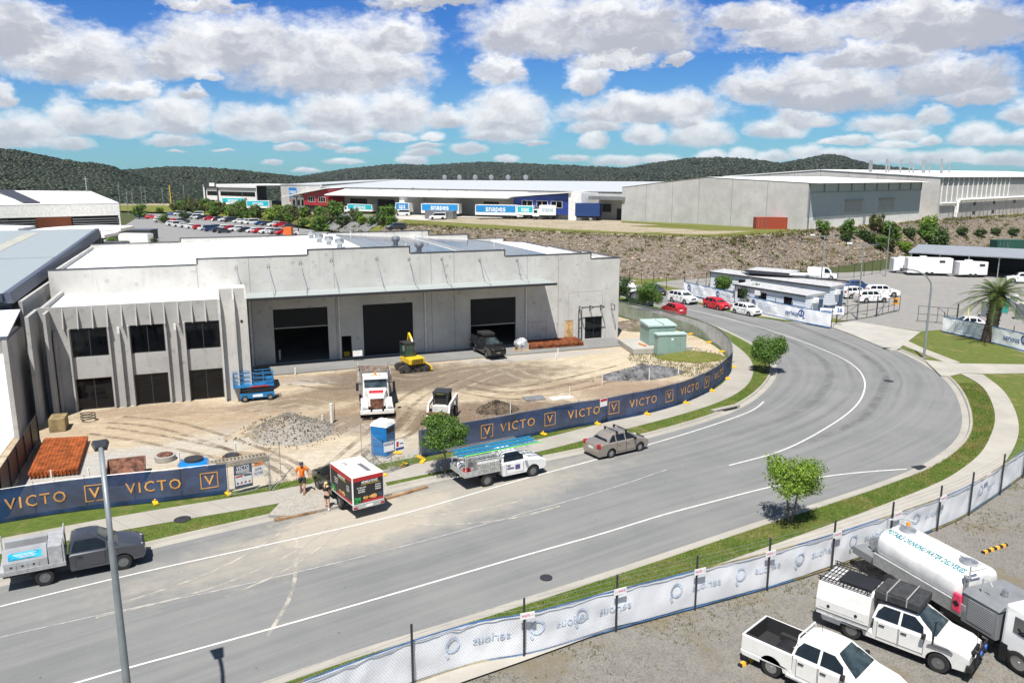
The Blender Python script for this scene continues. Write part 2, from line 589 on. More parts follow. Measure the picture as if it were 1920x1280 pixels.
def mat(name, col, rough=.6, metal=0.0, var=.08, vs=1.5, bump=0.0, bs=30, spec=.5, coat=0.0, rnd=0.0, dirt=0.0):
 """painted or plain surface whose tone wanders slightly over the object"""
 if name in MATS:
  return MATS[name]
 m, nt, b = newmat(name)
 oc = nd(nt, 'ShaderNodeTexCoord').outputs['Object']
 f = nz(nt, oc, vs, 5, .6)
 lo = tuple(c * (1 - var * 1.6) for c in col)
 hi = tuple(min(1, c * (1 + var * 1.2)) for c in col)
 c = mixc(nt, sstep(nt, f, .3, .7), lo, hi)
 if dirt:
  g = nz(nt, scl(nt, oc, (1, 1, .35)), 5, 6, .7)
  c = mixc(nt, mth(nt, 'MULTIPLY', sstep(nt, g, .48, .75), dirt), c, (.16, .125, .085))
 if rnd:
  oi = nd(nt, 'ShaderNodeObjectInfo').outputs['Random']
  hv = nd(nt, 'ShaderNodeHueSaturation', {'Color': c, 'Value': mth(nt, 'ADD', 1 - rnd / 2, mth(nt, 'MULTIPLY', oi, rnd))})
  c = hv.outputs[0]
 nt.links.new(c, b.inputs['Base Color'])
 b.inputs['Roughness'].default_value = rough
 lk(nt, mth(nt, 'ADD', rough, mth(nt, 'MULTIPLY', mth(nt, 'SUBTRACT', f, .5), .18), clamp=True), b.inputs['Roughness'])
 b.inputs['Metallic'].default_value = metal
 b.inputs['Specular IOR Level'].default_value = spec
 b.inputs['Coat Weight'].default_value = coat
 b.inputs['Coat Roughness'].default_value = .06
 if bump:
  bumpn(nt, nz(nt, oc, bs, 3), bump, .02, b)
 MATS[name] = m
 return m


def ribbed(name, col, axis, pitch, depth=.6, rough=.4, metal=0.0, line=None, lw=.5, var=.06):
 """profiled sheet: ribs every `pitch` metres along an axis of the object"""
 if name in MATS:
  return MATS[name]
 m, nt, b = newmat(name)
 oc = nd(nt, 'ShaderNodeTexCoord').outputs['Object']
 s = nd(nt, 'ShaderNodeSeparateXYZ', {0: oc}).outputs[axis]
 fr = mth(nt, 'FRACT', mth(nt, 'DIVIDE', s, pitch))
 tri = mth(nt, 'ABSOLUTE', mth(nt, 'SUBTRACT', fr, .5))
 f = nz(nt, oc, .8, 5, .6)
 c = mixc(nt, sstep(nt, f, .3, .7), tuple(x * (1 - var) for x in col), tuple(min(1, x * (1 + var)) for x in col))
 if line:
  c = mixc(nt, sstep(nt, tri, lw * .5 - .04, lw * .5 + .04), c, line)
 nt.links.new(c, b.inputs['Base Color'])
 b.inputs['Roughness'].default_value = rough
 b.inputs['Metallic'].default_value = metal
 bumpn(nt, sstep(nt, tri, .1, .4), depth, pitch * .25, b)
 MATS[name] = m
 return m


def tone(nt, c, b, k=.66):
 nt.links.new(mixc(nt, 1.0, c, (k, k, k), 'MULTIPLY'), b.inputs['Base Color'])


def concrete(name, base=(.40, .395, .375), stain=.5, panels=0.0):
 """precast panel: cloudy form-oil patches, pin holes, a tone per panel"""
 if name in MATS:
  return MATS[name]
 m, nt, b = newmat(name)
 oc = nd(nt, 'ShaderNodeTexCoord').outputs['Object']
 a = nz(nt, oc, .35, 6, .6)
 e = nz(nt, oc, 1.7, 7, .65)
 g = nz(nt, oc, 24, 3, .6)
 c = mixc(nt, sstep(nt, a, .3, .7), tuple(x * .88 for x in base), tuple(x * 1.1 for x in base))
 c = mixc(nt, mth(nt, 'MULTIPLY', sstep(nt, e, .54, .74), stain), c, tuple(x * .54 for x in base))
 c = mixc(nt, mth(nt, 'MULTIPLY', sstep(nt, nz(nt, oc, 3.6, 5, .7), .62, .72), stain * .8), c, tuple(x * .55 for x in base))
 c = mixc(nt, mth(nt, 'MULTIPLY', sstep(nt, g, .3, .7), .22), c, tuple(x * .8 for x in base))
 v = nd(nt, 'ShaderNodeTexVoronoi', {'Vector': oc, 'Scale': .55}, feature='F1')
 c = mixc(nt, mth(nt, 'MULTIPLY', sstep(nt, v.outputs['Distance'], .15, .05), .55 * stain), c, tuple(x * .5 for x in base))
 st = nz(nt, scl(nt, oc, (1.6, 1.6, .16)), 1.0, 5, .65)
 c = mixc(nt, mth(nt, 'MULTIPLY', sstep(nt, st, .55, .72), .4 * stain), c, tuple(x * .62 for x in base))
 if panels:
  s = nd(nt, 'ShaderNodeSeparateXYZ', {0: oc}).outputs[0]
  cell = nd(nt, 'ShaderNodeTexWhiteNoise', {'W': mth(nt, 'FLOOR', mth(nt, 'DIVIDE', s, panels))}, noise_dimensions='1D').outputs[0]
  c = mixc(nt, mth(nt, 'MULTIPLY', cell, .16), c, tuple(x * .55 for x in base))
 tone(nt, c, b)
 b.inputs['Roughness'].default_value = .85
 bumpn(nt, e, .15, .03, b)
 MATS[name] = m
 return m


def leafmat(name, col, tip, trans=.35):
 if name in MATS:
  return MATS[name]
 m, nt, b = newmat(name)
 oc = nd(nt, 'ShaderNodeTexCoord').outputs['Object']
 f = nz(nt, oc, 3.0, 3)
 isl = nd(nt, 'ShaderNodeNewGeometry').outputs['Random Per Island']
 c = mixc(nt, sstep(nt, mth(nt, 'ADD', mth(nt, 'MULTIPLY', f, .5), mth(nt, 'MULTIPLY', isl, .5)), .25, .8), col, tip)
 nt.links.new(c, b.inputs['Base Color'])
 b.inputs['Roughness'].default_value = .5
 b.inputs['Specular IOR Level'].default_value = .35
 tr = nd(nt, 'ShaderNodeBsdfTranslucent', {'Color': mixc(nt, .5, c, tip)})
 mx = nd(nt, 'ShaderNodeMixShader', {0: trans, 1: b.outputs[0], 2: tr.outputs[0]})
 nt.links.new(mx.outputs[0], nt.nodes['Material Output'].inputs[0])
 MATS[name] = m
 return m


def wpos(nt):
 return nd(nt, 'ShaderNodeNewGeometry').outputs['Position']


def patch(nt, pos, p, rx, ry=None, rot=0.0, soft=.5):
 """a stain on the ground with a wandering edge"""
 ry = ry or rx
 mp = nd(nt, 'ShaderNodeMapping', {'Vector': pos, 'Location': (p[0], p[1], 0), 'Rotation': (0, 0, rot), 'Scale': (rx, ry, 1000)}, vector_type='TEXTURE')
 ln = nd(nt, 'ShaderNodeVectorMath', {0: mp.outputs[0]}, operation='LENGTH').outputs['Value']
 wob = mth(nt, 'MULTIPLY', mth(nt, 'SUBTRACT', nz(nt, pos, 1.3 / max(.4, min(rx, ry)) ** .5, 5, .65), .5), 1.5)
 return sstep(nt, mth(nt, 'ADD', ln, wob), 1.15 + soft * .4, 1.15 - soft * .4)


# asphalt ------------------------------------------------
m_road, nt, b = newmat('asphalt')
pos = wpos(nt)
uv = nd(nt, 'ShaderNodeUVMap').outputs[0]
us = nd(nt, 'ShaderNodeSeparateXYZ', {0: uv})
u, v = us.outputs[0], us.outputs[1]
grain = nz(nt, pos, 26, 3, .7)
big = nz(nt, pos, .22, 5, .6)
stretch = nz(nt, nd(nt, 'ShaderNodeCombineXYZ', {0: mth(nt, 'MULTIPLY', u, 1.4), 1: mth(nt, 'MULTIPLY', v, .05), 2: 0}).outputs[0], 1.0, 5, .65)
c = mixc(nt, sstep(nt, big, .3, .7), (.205, .212, .212), (.255, .26, .255))
c = mixc(nt, mth(nt, 'MULTIPLY', sstep(nt, stretch, .42, .72), .55), c, (.31, .31, .30))
c = mixc(nt, mth(nt, 'MULTIPLY', sstep(nt, stretch, .5, .25), .5), c, (.16, .166, .168))
for (cu, wd, lo, hi, k) in ((4.55, .62, 52, 120, .62), (6.6, .4, 50, 112, .3), (9.55, .55, 48, 118, .72), (10.9, .22, 62, 104, .45)):
 wv = mth(nt, 'ADD', u, mth(nt, 'MULTIPLY', mth(nt, 'SUBTRACT', nz(nt, nd(nt, 'ShaderNodeCombineXYZ', {0: mth(nt, 'MULTIPLY', v, .06), 1: cu, 2: 0}).outputs[0], 1.0, 2), .5), 2.0))
 band = sstep(nt, mth(nt, 'ABSOLUTE', mth(nt, 'SUBTRACT', wv, cu)), wd, wd * .25)
 along = mth(nt, 'MULTIPLY', sstep(nt, v, lo, lo + 12), sstep(nt, v, hi, hi - 14))
 c = mixc(nt, mth(nt, 'MULTIPLY', mth(nt, 'MULTIPLY', band, along), mth(nt, 'MULTIPLY', k, sstep(nt, nz(nt, pos, .9, 4), .25, .6))), c, (.115, .115, .115))
ent = G(690, 975)
dust = mth(nt, 'MAXIMUM', patch(nt, pos, (ent.x, ent.y), 5.0, 2.2, R(36), .9), mth(nt, 'MULTIPLY', patch(nt, pos, (ent.x + 2, ent.y + .8), 11, 2.4, R(36), 1.2), .6))
c = mixc(nt, mth(nt, 'MULTIPLY', dust, mth(nt, 'ADD', .60, mth(nt, 'MULTIPLY', stretch, .7)), clamp=True), c, (.50, .45, .37))
c = mixc(nt, mth(nt, 'MULTIPLY', sstep(nt, grain, .3, .75), .3), c, (.13, .135, .135))
sp = nd(nt, 'ShaderNodeTexVoronoi', {'Vector': pos, 'Scale': .8}, feature='F1').outputs['Distance']
c = mixc(nt, mth(nt, 'MULTIPLY', sstep(nt, sp, .06, .03), .6), c, (.05, .05, .05))
tone(nt, c, b, .76)
b.inputs['Roughness'].default_value = .9
bumpn(nt, grain, .25, .01, b)

# worn tan earth of the building site ---------------------
m_dirt, nt, b = newmat('bare earth')
pos = wpos(nt)
n1 = nz(nt, pos, .16, 6, .6, .6)
n2 = nz(nt, pos, .9, 7, .65, .4)
n3 = nz(nt, pos, 6, 5, .7)
tr1 = nz(nt, nd(nt, 'ShaderNodeMapping', {'Vector': pos, 'Rotation': (0, 0, R(-25)), 'Scale': (.28, 2.6, 1)}).outputs[0], 1.0, 4, .6, 1.6)
tr2 = nz(nt, nd(nt, 'ShaderNodeMapping', {'Vector': pos, 'Rotation': (0, 0, R(35)), 'Scale': (.22, 2.2, 1)}).outputs[0], 1.0, 4, .6, 1.8)
c = mixc(nt, sstep(nt, n1, .32, .68), (.42, .335, .225), (.54, .46, .33))
c = mixc(nt, mth(nt, 'MULTIPLY', sstep(nt, n2, .5, .72), .65), c, (.60, .545, .44))
c = mixc(nt, mth(nt, 'MULTIPLY', sstep(nt, n2, .46, .30), .6), c, (.26, .19, .125))
c = mixc(nt, mth(nt, 'MULTIPLY', sstep(nt, tr1, .54, .64), .6), c, (.60, .54, .43))
c = mixc(nt, mth(nt, 'MULTIPLY', sstep(nt, tr2, .55, .64), .5), c, (.28, .205, .14))
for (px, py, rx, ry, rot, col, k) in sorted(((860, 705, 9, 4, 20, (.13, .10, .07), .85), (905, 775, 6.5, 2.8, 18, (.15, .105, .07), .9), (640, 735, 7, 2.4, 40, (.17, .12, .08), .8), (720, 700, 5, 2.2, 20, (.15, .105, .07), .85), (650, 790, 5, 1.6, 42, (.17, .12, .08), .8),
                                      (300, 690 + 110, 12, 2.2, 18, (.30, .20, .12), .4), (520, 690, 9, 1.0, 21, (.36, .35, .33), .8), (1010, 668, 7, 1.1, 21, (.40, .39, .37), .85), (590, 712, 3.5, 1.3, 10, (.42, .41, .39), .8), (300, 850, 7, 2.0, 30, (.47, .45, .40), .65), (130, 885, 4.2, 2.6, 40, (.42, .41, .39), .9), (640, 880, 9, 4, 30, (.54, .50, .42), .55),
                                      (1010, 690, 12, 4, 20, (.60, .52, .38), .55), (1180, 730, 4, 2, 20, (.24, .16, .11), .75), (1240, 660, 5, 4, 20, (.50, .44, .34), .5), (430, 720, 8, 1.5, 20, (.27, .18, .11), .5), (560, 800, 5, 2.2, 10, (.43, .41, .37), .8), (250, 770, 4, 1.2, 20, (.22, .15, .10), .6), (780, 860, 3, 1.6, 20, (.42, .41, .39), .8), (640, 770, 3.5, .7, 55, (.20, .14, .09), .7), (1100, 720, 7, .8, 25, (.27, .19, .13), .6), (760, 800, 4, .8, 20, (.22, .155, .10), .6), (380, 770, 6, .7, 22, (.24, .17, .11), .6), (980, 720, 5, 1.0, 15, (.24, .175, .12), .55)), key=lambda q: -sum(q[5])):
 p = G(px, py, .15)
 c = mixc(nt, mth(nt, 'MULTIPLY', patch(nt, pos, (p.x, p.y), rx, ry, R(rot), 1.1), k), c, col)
c = mixc(nt, mth(nt, 'MULTIPLY', sstep(nt, n3, .35, .7), .3), c, (.22, .16, .105))
peb = nd(nt, 'ShaderNodeTexVoronoi', {'Vector': pos, 'Scale': 4.2}, feature='F1')
c = mixc(nt, mth(nt, 'MULTIPLY', sstep(nt, peb.outputs['Distance'], .22, .12), .5), c, (.62, .58, .5))
tone(nt, c, b, .90)
b.inputs['Roughness'].default_value = .95
bumpn(nt, mth(nt, 'ADD', mth(nt, 'ADD', n2, mth(nt, 'MULTIPLY', tr1, .8)), mth(nt, 'MULTIPLY', n3, .35)), .9, .16, b)


def turf(name, a, bb, dry, k=.6):
 m, nt, b = newmat(name)
 pos = wpos(nt)
 n1, n2, n3 = nz(nt, pos, .5, 6, .65), nz(nt, pos, 2.3, 6, .7), nz(nt, pos, 14, 4, .7)
 c = mixc(nt, sstep(nt, n2, .33, .68), a, bb)
 c = mixc(nt, mth(nt, 'MULTIPLY', sstep(nt, n1, .52, .70), k), c, dry)
 c = mixc(nt, mth(nt, 'MULTIPLY', sstep(nt, n3, .35, .65), .5), c, tuple(x * .45 for x in a))
 tone(nt, c, b)
 b.inputs['Roughness'].default_value = .9
 b.inputs['Specular IOR Level'].default_value = .2
 bumpn(nt, mth(nt, 'ADD', n3, n2), .9, .06, b)
 return m


m_grass = turf('mown grass', (.12, .185, .03), (.185, .255, .05), (.38, .31, .14), .9)
m_lawn = turf('lawn', (.155, .205, .04), (.22, .265, .065), (.40, .31, .14), .85)
m_rough = turf('rough grass', (.18, .22, .04), (.27, .27, .07), (.40, .32, .13), .75)
m_field = turf('far field', (.08, .11, .035), (.12, .14, .05), (.20, .18, .09), .5)


def stony(name, a, bb, spot, dirt=None, sc=9, bmp=.5):
 m, nt, b = newmat(name)
 pos = wpos(nt)
 n1, n2 = nz(nt, pos, .3, 6, .65), nz(nt, pos, 1.4, 6, .7)
 vor = nd(nt, 'ShaderNodeTexVoronoi', {'Vector': pos, 'Scale': sc}, feature='F1')
 g = nd(nt, 'ShaderNodeSeparateColor', {0: vor.outputs['Color']}).outputs[0]
 c = mixc(nt, sstep(nt, n2, .32, .68), a, bb)
 c = mixc(nt, mth(nt, 'MULTIPLY', sstep(nt, g, .35, .95), .6), c, spot)
 c = mixc(nt, mth(nt, 'MULTIPLY', sstep(nt, g, .3, .05), .5), c, tuple(x * .5 for x in a))
 if dirt:
  c = mixc(nt, mth(nt, 'MULTIPLY', sstep(nt, n1, .50, .66), .75), c, dirt)
 tone(nt, c, b)
 b.inputs['Roughness'].default_value = .95
 bumpn(nt, mth(nt, 'ADD', vor.outputs['Distance'], n2), bmp, .05, b)
 return m


m_gravel = stony('yard gravel', (.215, .205, .185), (.285, .268, .235), (.36, .34, .31), (.23, .19, .115), 24)
m_yard = stony('compacted gravel', (.31, .305, .295), (.38, .372, .355), (.42, .41, .39), (.41, .375, .31), 14)
m_stone = stony('crushed rock', (.31, .285, .245), (.40, .37, .325), (.48, .45, .40), (.36, .29, .20), 7, .9)
m_riprap = stony('rock slope', (.17, .135, .105), (.24, .195, .15), (.36, .315, .265), (.12, .115, .05), 2.6, 1.0)
m_pad = stony('pad earth', (.42, .345, .245), (.50, .42, .30), (.56, .50, .40), (.27, .26, .10), 2)

m_path, nt, b = newmat('broomed concrete')
pos = wpos(nt)
uv = nd(nt, 'ShaderNodeUVMap').outputs[0]
v = nd(nt, 'ShaderNodeSeparateXYZ', {0: uv}).outputs[1]
n1, n2 = nz(nt, pos, .4, 6, .65), nz(nt, pos, 8, 5, .7)
c = mixc(nt, sstep(nt, n1, .3, .7), (.43, .405, .355), (.52, .495, .44))
c = mixc(nt, mth(nt, 'MULTIPLY', sstep(nt, n2, .4, .75), .3), c, (.35, .325, .28))
jt = mth(nt, 'ABSOLUTE', mth(nt, 'SUBTRACT', mth(nt, 'FRACT', mth(nt, 'DIVIDE', v, 1.6)), .5))
c = mixc(nt, mth(nt, 'MULTIPLY', sstep(nt, jt, .488, .494), .6), c, (.16, .15, .13))
tone(nt, c, b)
b.inputs['Roughness'].default_value = .9
bumpn(nt, n2, .15, .01, b)
m_path2 = concrete('plain path concrete', (.54, .51, .45), .3)
m_line = mat('road paint', (.60, .60, .575), .7, var=.10, vs=3, dirt=.25)
m_oldline = mat('worn road paint', (.36, .36, .355), .85, var=.2, vs=2)

# ------------------------------------------------------------------ ground, road, verges
ZR, ZV, ZS, ZY = 0.0, .13, .16, .06
KI = smooth_line(spline([(-62, 3.5), (-36, 21.9), (-22.3, 31.8), (-17.6, 35.2), (-12.3, 38.7), (-8.0, 41.6), (-3.5, 44.6), (1.6, 47.1), (5.2, 49.2), (9.5, 52.0), (15.0, 56.3), (18.6, 60.2), (22.0, 65.6), (24.4, 71.0), (25.7, 76.5), (25.9, 81.0), (25.3, 87.5), (23.9, 96.0), (21.4, 104.5), (16.5, 116.5), (8.5, 133), (-8, 166)], 1.0))
KO = smooth_line(spline([(-48, -2.5), (-28, 11.8), (-8.8, 25.1), (-6.3, 26.8), (-3.2, 28.6), (0.0, 30.5), (6.0, 34.2), (12.3, 38.2), (14.6, 39.6), (21.1, 43.6), (26.0, 47.2), (30.7, 52.2), (34.1, 58.0), (36.9, 64.3), (38.6, 70.0), (39.4, 77), (39.2, 84), (38.2, 92), (36.2, 101.0), (33.6, 107.6), (27.5, 121), (19, 137), (3, 170)], 1.0))
pKI, pKO = Path(KI), Path(KO)
NS = 200
base = sheet([(-4500, -400), (4500, -400), (4500, 4600), (-4500, 4600)], -.08).build('ground', m_field)
struct(base)
# the road: strip with a map of metres across and along
A_, B_ = resample(KI, NS), resample(KO, NS)
m = MB()
run = 0
uvs = []
for i in range(NS):
 if i:
  run += ((A_[i] + B_[i]) / 2 - (A_[i - 1] + B_[i - 1]) / 2).length
 wd = (B_[i] - A_[i]).length
 for k in range(9):
  p = A_[i].lerp(B_[i], k / 8)
  m.v.append((p.x, p.y, ZR + .06 * (1 - (k / 4 - 1) ** 2)))
  uvs.append((wd * k / 8, run - 34))
for i in range(NS - 1):
 for k in range(8):
  a = i * 9 + k
  m.f.append((a + 1, a + 10, a + 9, a)[::-1])
  m.m.append(0)
if (Vector(m.v[m.f[0][1]]) - Vector(m.v[m.f[0][0]])).cross(Vector(m.v[m.f[0][2]]) - Vector(m.v[m.f[0][0]])).z < 0:
 m.f = [tuple(reversed(f)) for f in m.f]
me = m.mesh('road', m_road)


def set_uv(me, uvs):
 l = me.uv_layers.new(name='UVMap')
 for lp in me.loops:
  l.data[lp.index].uv = uvs[lp.vertex_index]


set_uv(me, uvs)
struct(link('road', me))


def road_z(x, y):
 """camber of the road at a point"""
 i = pKI.near((x, y))
 p, d, n = pKI.at(i)
 t = min(1, max(0, ((p - Vector((x, y, 0))).length) / 13.5))
 return ZR + .06 * (1 - (2 * t - 1) ** 2)


KPROF = [(-.02, .0), (.0, .012), (.42, .0), (.50, .135), (.62, .145), (.66, .10)]
m_kerb = concrete('kerb concrete', (.50, .475, .42), .35)
struct(sweep(KI, KPROF).build('kerb', m_kerb, smooth=30))
struct(sweep(KO[::-1], KPROF).build('kerb', m_kerb, smooth=30))


def offset(c, d):
 out = []
 for i, p in enumerate(c):
  t = (c[min(i + 1, len(c) - 1)] - c[max(i - 1, 0)]).normalized()
  out.append(Vector((p.x - t.y * d, p.y + t.x * d, 0)))
 return out


FV = smooth_line(spline([(-60, 13.8), (-40, 27.4), (-26.2, 37.9), (-15.7, 41.9), (-5.7, 47.7), (-2.8, 49.3), (3.0, 52.9), (10.8, 57.6), (15.7, 62.6), (19.2, 68.6), G(1371, 692), G(1363, 668), G(1338, 647), G(1292, 627), G(1222, 608), G(1158, 594), (4.5, 124), (-14, 160)], .6), 5)      # line of the site fence
PC = smooth_line(spline([(p.x, p.y) for p in [G(*q, ZV) for q in ((0, 1024), (250, 976), (500, 935), (720, 893), (860, 865), (1000, 838), (1127, 805), (1250, 774), (1335, 747), (1378, 722), (1391, 700), (1392, 682), (1380, 662), (1352, 640))]] + [(22.8, 92), (20.6, 99), (16.8, 108)], 1.0), 5)
d0 = (PC[1] - PC[0]).normalized()
PC = [PC[0] - d0 * 30, PC[0] - d0 * 15] + PC
FB = smooth_line(spline([(-46, -7.5), (-20.5, 12.2), (-3.6, 24.75), (0.5, 26.5), (3.9, 28.2), (10.9, 31.4), (14.4, 33.2), (17.7, 35.1), (20.7, 36.9), (23.3, 38.6), (26.9, 41.6), (30.3, 44.6), (38, 51.5), (48, 61)], .6), 4)        # line of the fence with white banners

site = sheet([p for p in resample(FV, 90)] + [(-120, 160), (-120, 14)], ZS - .03).build('site_ground', m_dirt)
struct(site)
struct(ribbon(offset(KI, .64), offset(FV, .25), ZV, ZS - .02, 240, 4).build('grass_verge', m_grass))
pm = ribbon(offset(PC, -.98), offset(PC, .98), ZV + .022, None, 160, 2)


def uv_strip(mb, name, m, w, c):
 me = mb.mesh(name, m)
 P = Path(c)
 n = len(mb.v) // w
 A = resample(c, n)
 run, L = 0, []
 for i in range(n):
  if i:
   run += (A[i] - A[i - 1]).length
  L += [(k, run) for k in range(w)]
 set_uv(me, L)
 return me


struct(link('footpath', uv_strip(pm, 'footpath', m_path, 3, PC)))
# near side: verge up to the white fence, footpath beside it
struct(ribbon(FB, offset(KO[:80], -.64), ZV, None, 160, 4).build('grass_verge', m_grass))
FP2a = [G(*q, ZV) for q in ((300, 1428), (560, 1330), (720, 1278), (973, 1193), (1160, 1127), (1273, 1084), (1442, 1024), (1560, 982), (1670, 941), (1760, 905), (1789, 889), (1832, 857), (1850, 833), (1866, 790), (1860, 755), (1840, 722), (1800, 700))]
FP2b = [G(*q, ZV) for q in ((300, 1498), (560, 1400), (720, 1330), (985, 1238), (1170, 1170), (1290, 1127), (1450, 1066), (1565, 1022), (1680, 978), (1790, 936), (1843, 905), (1880, 872), (1902, 838), (1911, 805), (1903, 768), (1880, 730), (1843, 702))]
struct(ribbon(smooth_line(spline(FP2a, 1), 3), smooth_line(spline(FP2b, 1), 3), ZV + .022, None, 140, 2).build('footpath', m_path2))
# yards and lawns on the outer side of the bend
struct(sheet([p for p in resample(FB, 60)] + [(90, 62), (90, -30), (-40, -30)], ZY).build('yard_gravel', m_gravel))
ko2 = offset(KO, -.64)
j0 = min(range(len(KO)), key=lambda i: (KO[i] - Vector((22, 44.5, 0))).length)
lawn_edge = ko2[j0:]
struct(sheet(lawn_edge[:-14] + [(46, 140), (150, 150), (150, 48), (36, 48.5)], ZV - .03).build('lawn', m_lawn))
yard = [G(*q) for q in ((1290, 548), (1345, 570), (1430, 592), (1500, 608), (1560, 609), (1601, 604.5), (1728, 622.5), (1762, 620), (1812, 624), (1850, 640), (1935, 668), (2100, 700))]
yard = [(19, 128), (23.2, 118)] + [(p.x, p.y) for p in yard] + [(110, 62), (190, 150), (95, 165), (72, 150), (52, 143), (34, 140)]
struct(sheet(yard, ZV - .012).build('gravel_yard', m_yard))
# driveway and crossing paths
m_drive = concrete('driveway concrete', (.56, .54, .49), .25)
dr = [G(*q) for q in ((1590, 627), (1601, 612), (1604, 606), (1740, 620), (1725, 624), (1702, 640), (1683, 657), (1665, 656))]
dr = [G(*q) for q in ((1478, 590), (1520, 602), (1560, 615), (1600, 630), (1635, 645), (1668, 658), (1682, 658), (1686, 647), (1701, 640), (1726, 624), (1600, 604), (1560, 607), (1520, 603), (1490, 590))]
m = MB()
drz = [ZV + .008] * 7 + [ZV + .014] * 7
m.add([(p.x, p.y, z) for p, z in zip(dr, drz)] + [(p.x, p.y, -.1) for p in dr], [(0, 1, 12, 13), (1, 2, 11, 12), (2, 3, 10, 11), (3, 4, 9, 10), (4, 5, 9), (5, 6, 9), (6, 7, 8, 9)] + [(k, (k + 1) % 14, 14 + (k + 1) % 14, 14 + k) for k in range(14)])
me = m.mesh('driveway', m_drive)
struct(link('driveway', me))
struct(sheet([G(*q) for q in ((1733, 677), (1770, 681), (1800, 684), (1925, 686), (2100, 690), (2100, 707), (1925, 702), (1843, 703), (1805, 702), (1778, 708), (1764, 707))], ZV + .030).build('footpath', m_path2))
struct(sheet([G(*q) for q in ((1686, 647), (1701, 641), (1735, 657), (1800, 682), (1772, 682), (1730, 665))], ZV + .026).build('footpath', m_path2))
struct(sheet([G(*q) for q in ((1200, 541), (1300, 559), (1400, 584), (1478, 596), (1548, 607), (1536, 607), (1470, 601), (1395, 590), (1295, 564), (1200, 545))], ZV + .020).build('footpath', m_path2))
struct(sheet([G(*q) for q in ((1170, 530), (1290, 553), (1400, 580), (1480, 594), (1560, 608), (1601, 607), (1570, 600), (1480, 583), (1390, 565), (1290, 545), (1200, 528))], ZV + .012).build('grass_verge', m_rough))
struct(sheet([G(*q) for q in ((1290, 566), (1395, 592), (1470, 603), (1528, 606), (1500, 602), (1420, 590), (1340, 572))], ZV + .008).build('grass_verge', m_grass))


# painted lines
def paint(name, pts, w=.115, mt=None, z=.012):
 c = smooth_line(spline(pts, .8), 3)
 m = MB()
 L, Rr = offset(c, w / 2), offset(c, -w / 2)
 for a, b_ in zip(L, Rr):
  m.v += [(a.x, a.y, road_z(a.x, a.y) + z), (b_.x, b_.y, road_z(b_.x, b_.y) + z)]
 for i in range(len(c) - 1):
  m.f.append((2 * i + 1, 2 * i + 3, 2 * i + 2, 2 * i))
  m.m.append(0)
 struct(m.build(name, mt or m_line))


gp = lambda qs: [G(*q) for q in qs]
paint('lane_line', [(-34, 13)] + gp([(150, 1280), (300, 1238), (640, 1143), (992, 1040), (1135, 1000), (1240, 967), (1320, 946), (1439, 915), (1532, 896), (1620, 885), (1700, 879)]))
paint('lane_line', [(-40, 17.5)] + gp([(0, 1138), (270, 1073), (480, 1027), (750, 966), (960, 905), (1150, 853), (1290, 812), (1372, 785), (1415, 768), (1432, 753)]))
paint('lane_line', gp([(1367, 874), (1470, 845), (1560, 797), (1605, 762), (1621, 732), (1618, 706), (1595, 682), (1540, 655), (1440, 619), (1360, 597), (1300, 583), (1230, 567)]) + [(17, 119), (10, 133)], .12)
paint('lane_line', gp([(1395, 641), (1360, 620), (1320, 604), (1280, 590), (1230, 577)]), .1)
paint('lane_line', gp([(0, 1197), (200, 1152), (450, 1100), (760, 1025), (960, 970), (1120, 925), (1250, 882)]), .07, m_oldline)
def smear(name, col, sc, a):
 m, nt, b = newmat(name)
 pos = wpos(nt)
 b.inputs['Base Color'].default_value = col + (1,)
 b.inputs['Roughness'].default_value = .95
 f = mth(nt, 'MULTIPLY', sstep(nt, nz(nt, pos, sc, 4, .7), .32, .68), a)
 nt.links.new(nd(nt, 'ShaderNodeMixShader', {0: f, 1: nd(nt, 'ShaderNodeBsdfTransparent').outputs[0], 2: b.outputs[0]}).outputs[0], nt.nodes['Material Output'].inputs[0])
 return m


# tracks of dried mud from the site gate
m_mud = smear('dried mud', (.44, .415, .36), 1.2, .9)
for pts, w in ((((568, 975), (540, 990), (470, 1038), (400, 1075), (330, 1100), (230, 1132)), .16), (((620, 985), (600, 1004), (540, 1045), (450, 1085), (370, 1115), (180, 1160)), .16), (((645, 990), (610, 1020), (560, 1060), (500, 1090), (420, 1122)), .14), (((556, 985), (556, 1050), (551, 1110), (530, 1150), (500, 1195)), .17), (((760, 985), (860, 985), (960, 975), (1050, 950)), .16), (((740, 970), (860, 965), (980, 940)), .14)):
 paint('mud_track', gp(pts), w, m_mud, .009)

